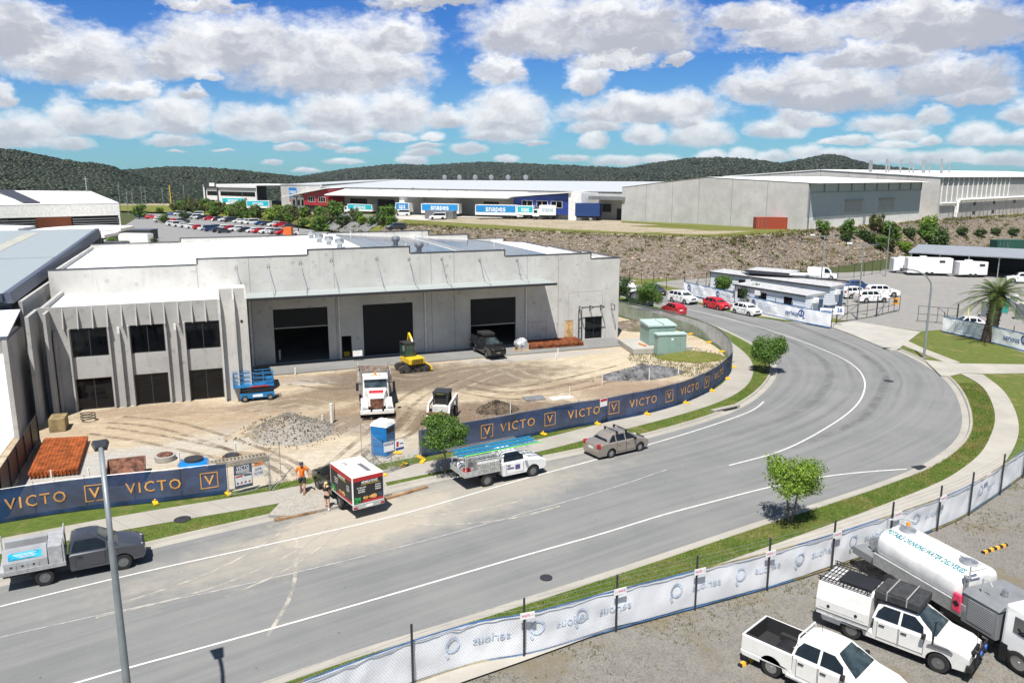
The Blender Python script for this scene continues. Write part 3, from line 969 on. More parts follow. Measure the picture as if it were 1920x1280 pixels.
# ruts left by machines on the bare earth
m_rut = smear('wheel rut', (.17, .125, .085), 1.0, .55)
m_rutl = smear('pale rut', (.55, .48, .37), 1.1, .4)
for pts, mt in ((((600, 935), (590, 880), (640, 820), (690, 790)), 1), (((560, 930), (540, 870), (420, 840), (300, 815), (200, 800)), 0), (((590, 925), (580, 880), (480, 835), (330, 790), (230, 780)), 0), (((650, 900), (700, 860), (760, 820), (800, 790)), 0), (((640, 890), (690, 845), (740, 800), (790, 745), (860, 712)), 0), (((700, 905), (760, 850), (800, 800), (850, 740), (940, 700), (1040, 680)), 1), (((620, 800), (560, 770), (430, 765), (300, 790)), 1), (((640, 760), (560, 745), (450, 770), (260, 830)), 1), (((860, 720), (960, 735), (1080, 715), (1180, 690)), 0), (((840, 730), (960, 748), (1090, 728), (1200, 700)), 0), (((700, 700), (780, 712), (900, 690), (1030, 690), (1130, 665)), 1), (((540, 720), (640, 730), (690, 720)), 0), (((930, 690), (1000, 715), (1100, 700), (1210, 668)), 1), (((260, 900), (300, 880), (420, 830), (540, 790), (660, 760)), 1)):
 c = [G(*q, ZS) for q in pts]
 for o_ in (0, 1.5):
  cc_ = offset(smooth_line(spline(c, .8), 3), o_)
  m = MB()
  for a, b_ in zip(offset(cc_, .2), offset(cc_, -.2)):
   m.v += [(a.x, a.y, ZS - .022), (b_.x, b_.y, ZS - .022)]
  for i in range(len(cc_) - 1):
   m.f.append((2 * i + 1, 2 * i + 3, 2 * i + 2, 2 * i))
   m.m.append(0)
  struct(m.build('wheel_rut', m_rutl if mt else m_rut))
# ------------------------------------------------------------------ main warehouse
WA, WR = Vector((11.6, 85.7, 0)), R(20.9)
WM = Matrix.Translation(WA) @ Matrix.Rotation(WR, 4, 'Z')
WI = WM.inverted()
m_conc = concrete('tilt-up concrete', (.80, .79, .755), .85)
m_conc2 = concrete('office concrete', (.60, .595, .58), .75)
m_conc3 = concrete('pale precast', (.7, .7, .69), .45, 9)
m_slab = concrete('floor slab', (.30, .30, .29), .4)
m_cap = mat('charcoal flashing', (.045, .047, .055), .5)
m_dark = mat('charcoal steel', (.03, .032, .037), .5)
m_black = mat('black plastic', (.012, .012, .013), .6)
m_shutter = ribbed('roller shutter steel', (.007, .008, .010), 2, .11, .9, .7)
m_roofw = ribbed('white roof sheet', (.86, .87, .87), 1, .25, .35, .45, var=.02)
m_glassd = mat('tinted glass', (.005, .006, .008), .05, spec=.3, var=.3, vs=.7)
m_alu = mat('grey aluminium', (.30, .31, .32), .4, .6)
m_galv = mat('galvanised steel', (.42, .44, .46), .42, .7, var=.15, vs=6)
m_white = mat('white paint', (.80, .80, .79), .35)
m_pvc = mat('white pvc', (.74, .74, .72), .4)
m_joint = mat('joint sealant', (.20, .20, .195), .9)
m_ply = mat('plywood', (.56, .36, .16), .7, var=.25, vs=2)


def wall_x(m, x0, x1, y0, y1, z0, tops, holes=(), mi=0):
 """wall along x with stepped tops [(x_from, x_to, z)] and holes (x0,x1,z0,z1)"""
 xs = sorted({x0, x1} | {t[0] for t in tops} | {t[1] for t in tops} | {h[0] for h in holes} | {h[1] for h in holes})
 xs = [x for x in xs if x0 <= x <= x1]
 for a, b_ in zip(xs, xs[1:]):
  c = (a + b_) / 2
  zt = next(t[2] for t in tops if t[0] <= c <= t[1])
  z = z0
  for h in sorted((h for h in holes if h[0] <= c <= h[1]), key=lambda h: h[2]):
   if h[2] > z:
    m.box(a, b_, y0, y1, z, h[2], mi)
   z = h[3]
  m.box(a, b_, y0, y1, z, zt, mi)


wh = thing('warehouse', 'grey concrete warehouse under construction with three black roller doors and a long steel canopy', 'warehouse', WA, WR)
TOPS = [(-54, -42.4, 9.75), (-42.4, -32.78, 10.27), (-32.78, -23.0, 10.78), (-23.0, -13.15, 10.12), (-13.15, -3.4, 9.48), (-3.4, 0, 8.88)]
D1, D2, D3 = (-36.15, -31.17), (-27.83, -22.9), (-16.92, -12.0)
HOLES = [(D1[0], D1[1], .26, 5.38), (D2[0], D2[1], .26, 5.35), (D3[0], D3[1], .26, 5.3), (-29.95, -29.0, .26, 2.43), (-4.02, -1.98, .26, 2.68), (-6.4, -5.42, .26, 2.44)]
m = MB()
wall_x(m, -54, 0, 0, .2, -.3, TOPS, HOLES)
for s_ in (-42.4, -38.0, -30.4, -20.95, -18.6, -10.75, -7.2):
 zt = next(t[2] for t in TOPS if t[0] <= s_ <= t[1])
 for z0, z1 in ((-.1, zt - .01),):
  m.box(s_ - .02, s_ + .02, -.004, .05, z0, z1, 1)
for x0, x1, z0, z1 in ((-10.6, -8.6, .2, 2.5), (-6.0, -2.0, .2, 5.4)):       # cast recess lines
 for q in ((x0, x1, z1, z1 + .05), (x1, x1 + .05, z0, z1), (x0 - .05, x0, z0, z1)):
  m.box(q[0], q[1], -.003, .03, q[2], q[3], 2)
m.build('front_wall', [m_conc, m_joint, mat('recess line', (.31, .31, .30), .9)], wh)
m = MB()
BT = [(-54, -44.4, 9.7), (-44.4, -27, 10.15), (-27, -13.6, 10.35), (-13.6, -8.1, 9.7), (-8.1, -2.9, 9.05), (-2.9, 0, 8.5)]
wall_x(m, -54, 0, 28.0, 28.2, -.3, BT)
m.build('back_wall', m_conc, wh)
m = MB()
m.prism([(.2, -.3), (28, -.3), (28, 8.48), (19, 8.48), (19, 8.62), (9, 8.62), (9, 8.86), (.2, 8.86)], -.2, 0, 'x')
m.build('side_wall', m_conc, wh)
m = MB()
m.prism([(.2, -.3), (28, -.3), (28, 9.5), (.2, 9.5)], -54, -53.8, 'x')
m.build('side_wall', m_conc, wh)
m = MB()
for tp, y0, y1 in ((TOPS, -.03, .24), (BT, 27.97, 28.24)):
 prev = None
 for a, b_, z in tp:
  m.box(a - (.0 if prev is None else .0), b_, y0, y1, z + .002, z + .09)
  if prev is not None:
   lo, hi = min(prev, z), max(prev, z)
   xx = a - .12 if z < prev else a + .0
   m.box(xx, xx + .12, y0 - .004, y0 + .012, lo + .09, hi + .004)
  prev = z
for a, b_, z in ((.2, 9, 8.86), (9, 19, 8.62), (19, 28, 8.48)):
 m.box(-.22, .03, a, b_, z + .002, z + .09)
m.build('coping', m_cap, wh)
RZ = lambda s_: 10.22 - (.042 * (-27.6 - s_) if s_ < -27.6 else .066 * (s_ + 27.6))
m = MB()
for a, b_ in ((-53.8, -27.6), (-27.6, -.2)):
 m.hexa([(a, .2, RZ(a) - .12), (b_, .2, RZ(b_) - .12), (b_, 28, RZ(b_) - .12), (a, 28, RZ(a) - .12)], [(a, .2, RZ(a)), (b_, .2, RZ(b_)), (b_, 28, RZ(b_)), (a, 28, RZ(a))])
m.box(-28.0, -27.2, .25, 27.95, 10.21, 10.27)
m.build('roof', m_roofw, wh)
m_solar, nt_, b_s = newmat('solar cells')
oc = nd(nt_, 'ShaderNodeTexCoord').outputs['Object']
ss = nd(nt_, 'ShaderNodeSeparateXYZ', {0: oc})
fx = mth(nt_, 'ABSOLUTE', mth(nt_, 'SUBTRACT', mth(nt_, 'FRACT', mth(nt_, 'DIVIDE', ss.outputs[0], 1.7)), .5))
cc = mixc(nt_, sstep(nt_, fx, .475, .485), (.055, .065, .085), (.45, .46, .48))
nt_.links.new(cc, b_s.inputs['Base Color'])
b_s.inputs['Roughness'].default_value = .22
b_s.inputs['Coat Weight'].default_value = .7
b_s.inputs['Coat Roughness'].default_value = .12
for x0, x1 in ((-26.2, -16.4), (-14.6, -5.6)):
 for k in range(13):
  y = 1.0 + k * 2.02
  if y > 26:
   break
  m = MB()
  m.hexa([(x0, y, RZ(x0) + .08), (x1, y, RZ(x1) + .08), (x1, y + 1.86, RZ(x1) + .08), (x0, y + 1.86, RZ(x0) + .08)], [(x0, y, RZ(x0) + .12), (x1, y, RZ(x1) + .12), (x1, y + 1.86, RZ(x1) + .12), (x0, y + 1.86, RZ(x0) + .12)])
  m.build('solar_panel_row', m_solar, wh)
m = MB()
for x in (-15.8, -15.1):
 m.box(x, x + .12, .6, 27.4, RZ(x) + .03, RZ(x) + .22)
m.build('cable_tray', m_galv, wh)
for px, py in ((584, 449), (599, 457), (617, 462), (637, 468), (742, 455), (786, 466)):
 p = WI @ G(px, py, 10.0)
 zb = RZ(p.x)
 y = min(p.y, 27.2)
 m = MB()
 m.lathe([(.28, 0), (.28, .35), (.34, .38), (.46, .5), (.5, .7), (.42, .9), (.2, .98), (0.01, 1.0)], 14)
 for k in range(14):
  t = k * PI / 7
  m.bar((.47 * math.cos(t), .47 * math.sin(t), .48), (.43 * math.cos(t + .2), .43 * math.sin(t + .2), .9), .05, .03, 1)
 m.build('roof_vent', [m_galv, m_alu], wh, smooth=40, loc=(p.x, y, zb))
for x, y in ((-22, 6), (-20.5, 18), (-12, 4), (-9, 15), (-24.8, 23)):
 MB().tube([(x, y, RZ(x)), (x, y, RZ(x) + .8)], .06, 8).build('vent_pipe', m_pvc, wh)
m = MB().box(-53.8, -.2, .2, 28, .0, .24)
m.build('floor_slab', m_slab, wh)
m = MB().box(-37.9, -.5, -4.2, -.002, .0, .235)
m.build('apron', m_slab, wh)
# roller doors
for (x0, x1), zb in ((D1, 3.62), (D2, .32), (D3, 2.6)):
 zt = 5.38 if x0 < -30 else 5.35 if x0 < -20 else 5.3
 dr_ = MB().box(x0 + .02, x1 - .02, .09, .13, zb, zt - .01).build('roller_door', m_shutter, wh)
 MB().box(x0 + .03, x1 - .03, .07, .14, zb - .09, zb).build('bottom_rail', m_alu, dr_)
# plywood infill and glass entry
MB().box(-6.38, -5.44, .02, .06, .27, 2.43).build('plywood_sheet', m_ply, wh)
ed = MB()
for x in (-4.0, -3.02, -2.06):
 ed.box(x, x + .07, .05, .12, .28, 2.66)
ed.box(-4.0, -1.99, .05, .12, 2.58, 2.66)
ed = ed.build('entry_door', m_dark, wh)
MB().box(-3.93, -2.06, .08, .10, .3, 2.58).build('glass_pane', m_glassd, ed)
m = MB()
for x in (-4.75, -3.5, -2.2):
 m.bar((x, -.03, 3.9), (x, -.03, 3.3), .06)
 m.bar((x, -.03, 3.9), (x, -.95, 3.85), .06)
 m.bar((x, -.03, 3.4), (x, -.95, 3.82), .05)
m.bar((-4.75, -.95, 3.85), (-2.2, -.95, 3.85), .06)
m.bar((-4.75, -.5, 3.86), (-2.2, -.5, 3.86), .05)
for x in (-.95, -.9):
 pass
m.bar((-.95, -.03, 3.95), (-.95, -.9, 3.95), .06)
m.bar((-.95, -.03, 3.4), (-.95, -.9, 3.4), .06)
m.bar((-.95, -.9, 3.95), (-.95, -.9, 3.4), .06)
for x in (-4.95, -4.6):
 m.bar((x, -.35, .15), (x, -.35, 3.5), .07)
for z in (1.2, 2.4, 3.4):
 m.bar((-4.95, -.35, z), (-4.6, -.35, z), .05)
m.build('entry_awning_frame', m_dark, wh)
# downpipes
for s_ in (-38.2, -30.12, -21.66, -10.88):
 MB().tube([(s_, -.1, .15), (s_, -.1, 6.9)], .085, 10).build('downpipe', m_pvc, wh, smooth=40)
# canopy
m_can = ribbed('canopy sheet', (.31, .345, .34), 0, .2, .3, .4, var=.03)
can = MB().hexa([(-38.7, -.02, 6.98), (-38.7, -3.4, 6.93), (-8.95, -3.4, 6.93), (-8.95, -.02, 6.98)], [(-38.7, -.02, 7.06), (-38.7, -3.4, 7.01), (-8.95, -3.4, 7.01), (-8.95, -.02, 7.06)]).build('canopy', m_can, wh)
m = MB()
m.box(-38.75, -8.9, -3.52, -3.402, 6.80, 7.03)
for x in (-38.2, -35.9, -33, -30.2, -25.9, -22.7, -19.4, -15.6, -11.6):
 m.hexa([(x - .06, -3.3, 6.80), (x + .06, -3.3, 6.80), (x + .06, -.01, 6.45), (x - .06, -.01, 6.45)], [(x - .06, -3.3, 6.925), (x + .06, -3.3, 6.925), (x + .06, -.01, 6.97), (x - .06, -.01, 6.97)])
m.build('frame', m_dark, can)
for x in (-36.3, -33.4, -30.9, -26.6, -23.4, -20.2, -16.3):
 MB().lathe([(.12, 0), (.12, .06), (.07, .08)], 10).build('downlight', m_white, can, loc=(x, -3.0, 6.72))
for s_, z in ((-39.1, 9.4), (-36.3, 9.45), (-33.45, 9.65), (-30.6, 9.8), (-26.3, 9.78), (-23.15, 9.66), (-19.85, 9.54), (-15.9, 9.3), (-11.88, 9.15)):
 m = MB()
 m.tube([(s_, -.05, z), (s_ + .15, -3.1, 7.05)], .035, 6)
 m.tube([(s_ - .12, -.03, z - .1), (s_ - .08, -.1, z + .08), (s_, -.1, z + .15), (s_ + .08, -.1, z + .08), (s_ + .12, -.03, z - .1)], .03, 5)
 m.build('tie_rod', m_galv, wh)

# ------------------------------------------------ two-storey office front
BAYS = [(-51.35, -48.9), (-47.35, -44.95), (-43.43, -40.95)]
WZ = [(.12, 2.56), (4.22, 6.4)]
of = MB()
wall_x(of, -53.3, -38.9, -10.1, -9.85, -.2, [(-53.3, -38.9, 8.06)], [(a, b_, z0, z1) for a, b_ in BAYS for z0, z1 in WZ])
of.box(-53.3, -53.05, -9.85, 0, -.2, 7.95)
of.box(-39.1, -38.9, -9.85, 0, -.2, 7.95)
for a, b_ in BAYS:
 of.box(a - .02, b_ + .02, -10.1 + .1, -9.85 - .02, 2.56, 4.22)
office = of.build('office_block', m_conc2, wh)
MB().box(-53.04, -39.11, -9.84, -.01, 7.5, 7.62).build('office_roof', m_roofw, office)
MB().box(-53.04, -39.11, -9.84, -.01, 3.2, 3.45).build('upper_floor', m_slab, office)
m = MB()
fx_ = [-51.72 + .982 * k for k in range(12)]
for x in fx_:
 m.prism([(-10.1, 8.02), (-10.1, 6.42), (-10.55, 6.42), (-10.55, 6.5)], x - .045, x + .045, 'x')
for a, b_ in BAYS:
 for x in (a - .1, b_ + .1):
  m.box(x - .06, x + .06, -10.42, -10.1, .0, 6.42)
for x in (-52.35, -48.12, -44.18):
 m.prism([(-10.1, .0), (-10.1, 6.35), (-10.25, 6.3), (-10.45, 5.9), (-10.45, .0)], x - .09, x + .09, 'x')
m.build('fin', m_conc2, office)['kind'] = 'stuff'
for a, b_ in BAYS:
 for z0, z1 in WZ:
  f = MB()
  for x in (a, (a + b_) / 2 - .03, b_ - .06):
   f.box(x, x + .06, -10.02, -9.93, z0 + .06, z1 - .06)
  f.box(a, b_, -10.02, -9.93, z0, z0 + .06)
  f.box(a, b_, -10.02, -9.93, z1 - .06, z1)
  fr = f.build('window', m_dark, office)
m = MB()
tw = MB().box(-40.84, -38.86, -11.15, -10.45, -.2, 9.0)
tw.box(-40.84, -38.86, -10.45, -9.0, 8.061, 9.0).box(-40.84, -38.86, -10.45, -10.101, -.2, 8.06)
for x in (-40.86, -39.82, -38.92):
 tw.prism([(-11.15, .0), (-11.15, 8.96), (-11.5, 8.2), (-11.6, 7.2), (-11.6, 0)], x - .06, x + .06, 'x')
tw.build('entry_pylon', m_conc, office)
MB().lathe([(.11, 0), (.11, .03)], 12, ax='y').build('round_sign', m_dark, office, loc=(-39.3, -11.18, 6.4))
m = MB().box(-53.55, -53.31, -13.3, -9.6, -.2, 7.95)
m.box(-52.75, -52.55, -11.7, -10.1, -.2, 7.85)
m.build('blade_wall', m_conc2, office)
# glazing as sheets behind the frames
for o in list(office.children):
 if o.name.startswith('window'):
  xs = [v.co.x for v in o.data.vertices]
  zs = [v.co.z for v in o.data.vertices]
  MB().box(min(xs) + .03, max(xs) - .03, -9.99, -9.97, min(zs) + .03, max(zs) - .03).build('pane', m_glassd, o)


# third level must be the last: hang what is deeper straight on the building
def flatten(root):
 for o in list(root.children):
  for c in list(o.children):
   for e in list(c.children):
    e.parent = o if c.type == 'MESH' else c


flatten(wh)

# ------------------------------------------------ neighbours beside the site
m_blueroof = ribbed('blue grey roof sheet', (.34, .38, .395), 0, .2, .45, .5, line=(.25, .29, .31), lw=.5, var=.03)
m_fascia = mat('slate blue flashing', (.085, .10, .14), .5)
m_navy = mat('navy cladding', (.03, .045, .075), .5)
nb = thing('neighbour_warehouse', 'low warehouse with blue grey ribbed roof and two cream skylight strips beside the concrete one', 'warehouse', WA, WR)
zr = lambda y: 9.3 + .022 * (y + 10)
m = MB()
for y0, y1, o in ((-10.6, 11.9, .0), (11.85, 44.5, .06)):
 m.hexa([(-100, y0, zr(y0) - .1 + o), (-55.2, y0, zr(y0) - .1 + o), (-55.2, y1, zr(y1) - .1 + o), (-100, y1, zr(y1) - .1 + o)], [(-100, y0, zr(y0) + o), (-55.2, y0, zr(y0) + o), (-55.2, y1, zr(y1) + o), (-100, y1, zr(y1) + o)])
m.build('roof', m_blueroof, nb)
m_sky = mat('cream skylight', (.42, .42, .34), .4)
for x in (-61.8, -69.8):
 MB().hexa([(x - .7, 12.2, zr(12.2) + .065), (x + .7, 12.2, zr(12.2) + .065), (x + .7, 40, zr(40) + .065), (x - .7, 40, zr(40) + .065)], [(x - .7, 12.2, zr(12.2) + .09), (x + .7, 12.2, zr(12.2) + .09), (x + .7, 40, zr(40) + .09), (x - .7, 40, zr(40) + .09)]).build('skylight', m_sky, nb)
m = MB()
m.hexa([(-55.2, -10.6, 8.6), (-54.6, -10.6, 8.6), (-54.6, 44.5, 9.5), (-55.2, 44.5, 9.5)], [(-55.2, -10.6, 9.36), (-54.8, -10.6, 9.36), (-54.8, 44.5, 10.62), (-55.2, 44.5, 10.62)])
m.build('barge_flashing', m_fascia, nb)
MB().box(-54.55, -54.3, -9.5, 44, -.2, 8.55).box(-100, -54.55, 44, 44.2, -.2, 10.3).build('wall', m_conc2, nb)
MB().box(-100, -55.2, -10.9, -10.61, 8.75, 9.34).build('gutter', m_navy, nb)
MB().box(-100, -54.9, -10.3, -10.0, -.2, 8.7).build('front_cladding', m_navy, nb)
f = MB()
f.lathe([(.22, 0), (.22, .7), (.3, .72), (.3, .95), (.06, 1.05), (.03, 1.9)], 12)
f.build('flue', m_galv, nb, smooth=40, loc=(-58.3, -3.4, zr(-3.4)))
lb = thing('white_annex', 'white rendered low building with an open doorway beside the black boundary fence', 'building', WA, WR)
m = MB()
wall_x(m, -75, -54.5, -15.6, -15.4, -.2, [(-75, -54.5, 7.0)], [(-56.9, -55.4, 1.6, 4.2)])
m.box(-54.7, -54.5, -15.4, -10.9, -.2, 7.0)
m.build('wall', mat('white render', (.83, .83, .83), .7, var=.03), lb)
MB().box(-54.49, -54.2, -16.0, -10.6, -.2, 6.9).build('party_wall', m_conc2, lb)
MB().hexa([(-75, -15.75, 6.98), (-54.2, -15.75, 6.98), (-54.2, -10.9, 8.05), (-75, -10.9, 8.05)], [(-75, -15.75, 7.12), (-54.2, -15.75, 7.12), (-54.2, -10.9, 8.18), (-75, -10.9, 8.18)]).build('roof', m_roofw, lb)
MB().box(-75, -54.15, -15.95, -15.76, 6.85, 7.14).build('gutter', m_fascia, lb)
m_concp = mat('pale paving', (.62, .58, .50), .9, var=.12)
struct(sheet([WM @ Vector(q) for q in ((-90, -27, 0), (-54.6, -27, 0), (-54.6, -15.6, 0), (-90, -15.6, 0))], ZS + .012).build('paving', m_concp))
fb0, fb1 = G(74, 830, ZS), G(10, 940, ZS)
m_cb = ribbed('charcoal sheet fencing', (.028, .027, .03), 0, .2, .3, .5)
dv = (fb1 - fb0)
fl = dv.length + 3.0
bf = thing('boundary_fence', 'charcoal sheet metal boundary fence running up to the concrete blade wall', 'fence', fb0, math.atan2(dv.y, dv.x))
MB().box(0, fl, -.03, .0, .25, 1.95).build('sheet_panel', m_cb, bf)
MB().box(0, fl, -.05, .1, .0, .24).build('sleeper_wall', mat('timber sleeper', (.30, .25, .17), .9, var=.2), bf)
for k in range(int(fl / 2.2) + 1):
 MB().box(k * 2.2 - .035, k * 2.2 + .035, .001, .06, .245, 2.02).build('post', m_dark, bf)
# ------------------------------------------------------------------ rock bank and the upper estate
TOP = [(200, 384, 3.2), (340, 386, 3.3), (440, 391, 3.4), (560, 402, 3.6), (640, 411, 3.9), (740, 420, 4.6), (820, 425, 4.9), (900, 431, 5.1), (1000, 435, 5.4), (1100, 439, 5.6), (1200, 443, 5.8), (1330, 447, 6.0), (1430, 442, 6.0), (1510, 434, 6.0), (1640, 424, 6.0), (1740, 415, 6.0), (1850, 408, 6.0), (1990, 399, 6.0)]
TOE = [(200, 394, .9), (340, 399, .9), (440, 407, .9), (560, 422, .9), (640, 436, .8), (740, 472, 0), (820, 488, 0), (900, 499, 0), (1000, 509, 0), (1100, 519, 0), (1200, 524, 0), (1330, 524, 0), (1430, 514, 0), (1510, 507, 0), (1640, 489, 0), (1740, 470, 0), (1850, 462, 0), (1990, 452, 0)]
tp = [G(*q) for q in TOP]
bt = [G(*q) for q in TOE]


def seq(pts, n):
 c = spline([tuple(p) for p in pts], 3)
 return resample(c, n)


NB, MBK = 260, 22
tpc, btc = seq(tp, NB), seq(bt, NB)
m = MB()
for i in range(NB):
 for k in range(MBK + 1):
  t = k / MBK
  p = btc[i].lerp(tpc[i], t)
  h = noise.noise(Vector((p.x * .12, p.y * .12, 3))) * .7 + noise.noise(Vector((p.x * .5, p.y * .5, 7))) * .12
  e = math.sin(t * PI)
  m.v.append((p.x, p.y, p.z + h * e - (.12 if k == 0 else 0)))
for i in range(NB - 1):
 for k in range(MBK):
  a = i * (MBK + 1) + k
  m.f.append((a, a + 1, a + MBK + 2, a + MBK + 1)[::-1])
  m.m.append(0)
i_rock = 0


def _px(p):
 return 960 + FPX * p.x / (p.y * math.cos(TILT) + (CAM_H - p.z) * math.sin(TILT))


i_rock = next(i for i in range(NB) if _px(tpc[i]) > 742)
m.m = [1 if f_ // MBK < i_rock - 2 else 0 for f_ in range(len(m.f))]
bank = struct(m.build('rock_bank', [m_riprap, m_rough], smooth=60))


def bank_at(i, t):
 p = btc[i].lerp(tpc[i], t)
 h = noise.noise(Vector((p.x * .12, p.y * .12, 3))) * .7 + noise.noise(Vector((p.x * .5, p.y * .5, 7))) * .12
 return Vector((p.x, p.y, p.z + h * math.sin(t * PI)))


# loose rocks over the bank
rng = random.Random(11)
m = MB()
for _ in range(17000):
 i, t = rng.randrange(i_rock, NB - 1), rng.random() ** 1.1
 p = bank_at(i, t).lerp(bank_at(i + 1, t), rng.random())
 if p.x > 95 and rng.random() < .7:
  continue
 r = rng.uniform(.07, .24) * (1.7 if rng.random() < .08 else 1)
 m.blob((p.x, p.y, p.z + r * .2), r, rng.random(), .4, 1, rng.choice((0, 0, 1, 2)), (1, 1, .7))
rocks = [mat('rock brown', (.19, .14, .10), .95, var=.3, vs=.3), mat('rock tan', (.33, .27, .20), .95, var=.3, vs=.3), mat('rock grey', (.26, .235, .20), .95, var=.3, vs=.3)]
tag(m.build('rock_rubble', rocks), 'loose brown and grey rocks covering the steep bank below the upper yard', 'rocks', kind='stuff')
# weeds on the bank: small tufts
m_weed = leafmat('weed', (.085, .10, .025), (.21, .195, .07), .2)
m = MB()


def tuft(m, p, r, h, n, rn, mi=0):
 for _ in range(n):
  a, q = rn.uniform(0, 2 * PI), rn.uniform(0, r)
  x, y = p[0] + q * math.cos(a), p[1] + q * math.sin(a)
  w, hh = rn.uniform(.5, 1) * h * .28, rn.uniform(.5, 1) * h
  b = rn.uniform(0, 2 * PI)
  dx, dy = math.cos(b) * w, math.sin(b) * w
  m.add([(x - dx, y - dy, p[2]), (x + dx, y + dy, p[2]), (x + rn.uniform(-.5, .5) * h, y + rn.uniform(-.5, .5) * h, p[2] + hh)], [(0, 1, 2)], mi)


for _ in range(1900):
 i = rng.randrange(60, NB - 1)
 t = rng.random()
 p = bank_at(i, t).lerp(bank_at(i + 1, t), rng.random())
 if noise.noise(Vector((p.x * .09, p.y * .09, 20))) < .05 and rng.random() < .75:
  continue
 tuft(m, p, rng.uniform(.3, 1.0), rng.uniform(.3, .8), 12, rng)
for i in range(70, NB):
 for _ in range(7):
  p = tpc[i]
  tuft(m, (p.x + rng.uniform(-2, 2), p.y + rng.uniform(-1.5, 3.5), p.z - .05), .6, rng.uniform(.3, .7), 10, rng)
tag(m.build('weeds', m_weed), 'scrubby green weeds growing over the rock bank and along its crest', 'weeds', kind='stuff')
# upper ground
m = MB()
far = [Vector((p.x * 2.2 + 10 * (1 if p.x > 0 else -1), 760, p.z)) for p in tpc]
KP = 14
for i in range(NB):
 for k in range(KP + 1):
  t = (k / KP) ** 1.6
  p = tpc[i].lerp(far[i], t)
  m.v.append(tuple(p))
for i in range(NB - 1):
 for k in range(KP):
  a = i * (KP + 1) + k
  m.f.append((a, a + 1, a + KP + 2, a + KP + 1)[::-1])
  m.m.append(0)
m.m = [1 if f_ // KP < i_rock and f_ % KP > 2 else 0 for f_ in range(len(m.f))]
struct(m.build('upper_ground', [m_pad, m_field]))


def up_z(x, y):
 """height of the upper ground"""
 b = None
 for i in range(NB):
  f_ = far[i]
  t = (y - tpc[i].y) / (f_.y - tpc[i].y)
  if t < 0:
   continue
  d_ = abs(tpc[i].x + (f_.x - tpc[i].x) * t - x)
  if b is None or d_ < b[0]:
   b = (d_, tpc[i].z)
 return b[1] if b else 5.5


def GU(px, py):
 z = 5.0
 for _ in range(4):
  p = G(px, py, z)
  z = up_z(p.x, p.y)
 return G(px, py, z)


def over(pts, dz):
 return [Vector((p.x, p.y, p.z + dz)) for p in pts]


def sheet3(pts, mt, name, dz):
 m = MB()
 p = over(pts, dz)
 m.add([tuple(q) for q in p], [tuple(range(len(p)))])
 v = [Vector(q) for q in m.v]
 if sum(v[i].x * v[(i + 1) % len(v)].y - v[(i + 1) % len(v)].x * v[i].y for i in range(len(v))) < 0:
  m.f = [tuple(reversed(f)) for f in m.f]
 return struct(m.build(name, mt))


sheet3([GU(*q) for q in ((740, 418), (900, 428), (1100, 436), (1330, 444), (1430, 439), (1510, 432), (1420, 425), (1300, 420), (1180, 424), (1330, 432), (1200, 437), (1060, 430), (900, 421), (820, 416), (760, 412))], m_rough, 'grass_strip', .06)
sheet3([GU(*q) for q in ((1165, 414), (1300, 420), (1430, 427), (1400, 429), (1290, 425), (1165, 417))], m_rough, 'grass_strip', .09)
m_far = mat('far asphalt', (.17, .173, .173), .9)
i0_, i1_ = next(i for i in range(NB) if _px(tpc[i]) > 618), next(i for i in range(NB) if _px(tpc[i]) > 716)
m = MB()
for i in range(i0_, i1_ + 1):
 for k in range(MBK + 1):
  p = bank_at(i, k / MBK)
  m.v.append((p.x, p.y, p.z + .15))
 for k in range(5):
  m.v.append((tpc[i].x * (1 + .03 * (k + 1)), tpc[i].y * (1 + .03 * (k + 1)), tpc[i].z + .3))
for i in range(i1_ - i0_):
 for k in range(MBK + 5):
  a = i * (MBK + 6) + k
  m.f.append((a, a + MBK + 6, a + MBK + 7, a + 1))
  m.m.append(0)
struct(m.build('road', m_far))
sheet3([GU(*q) for q in ((695, 408), (720, 410), (800, 414), (840, 408), (1000, 411), (1165, 411), (1165, 404), (900, 402), (740, 400))], mat('pale hardstand', (.44, .42, .38), .9), 'hardstand', .10)
sheet3([GU(*q) for q in ((560, 403), (620, 407), (700, 406), (740, 405), (700, 402), (620, 400))], m_rough, 'grass_strip', .18)

# ------------------------------------------------ concrete shed and factory on the upper yard
m_grey = ribbed('grey wall cladding', (.26, .30, .32), 0, .3, .25, .5, var=.03)
m_pale = concrete('pale factory wall', (.80, .79, .77), .25, 9)
m_shade = mat('louvre grey', (.30, .31, .31), .6)


def place(px0, py0, z0, px1, py1, z1):
 a, b_ = G(px0, py0, z0), G(px1, py1, z1)
 return a, math.atan2(b_.y - a.y, b_.x - a.x), (b_ - a).xy.length


a, rz, L = place(1165, 413, 6, 1510, 432, 6)
a.z = 6
cs = thing('concrete_shed', 'big pale concrete gabled shed with grey clad side above the rock bank', 'shed', a, rz)
zA, zM, zB = 8.6, 11.2, 10.1
m = MB()
m.prism([(0, -1), (L, -1), (L, zB), (L * .50, zM), (0, zA)], 0, .25, 'y')
xs = [0, L * .155, L * .315, L * .465, L * .64, L * .815, L]
for x in xs[1:-1]:
 zt = zA + (zM - zA) * x / (L * .5) if x < L * .5 else zM + (zB - zM) * (x - L * .5) / (L * .5)
 m.box(x - .05, x + .05, -.006, .05, -.5, zt - .05, 1)
m.build('end_wall', [concrete('shed concrete', (.76, .755, .745), .45, 9.2), m_joint], cs)
LS = 56
m = MB()
m.hexa([(0, .25, zA - .1), (L * .5, .25, zM - .1), (L * .5, LS, zM - .1), (0, LS, zA - .1)], [(-.2, -.1, zA + .05), (L * .5, -.1, zM + .06), (L * .5, LS, zM + .06), (-.2, LS, zA + .05)])
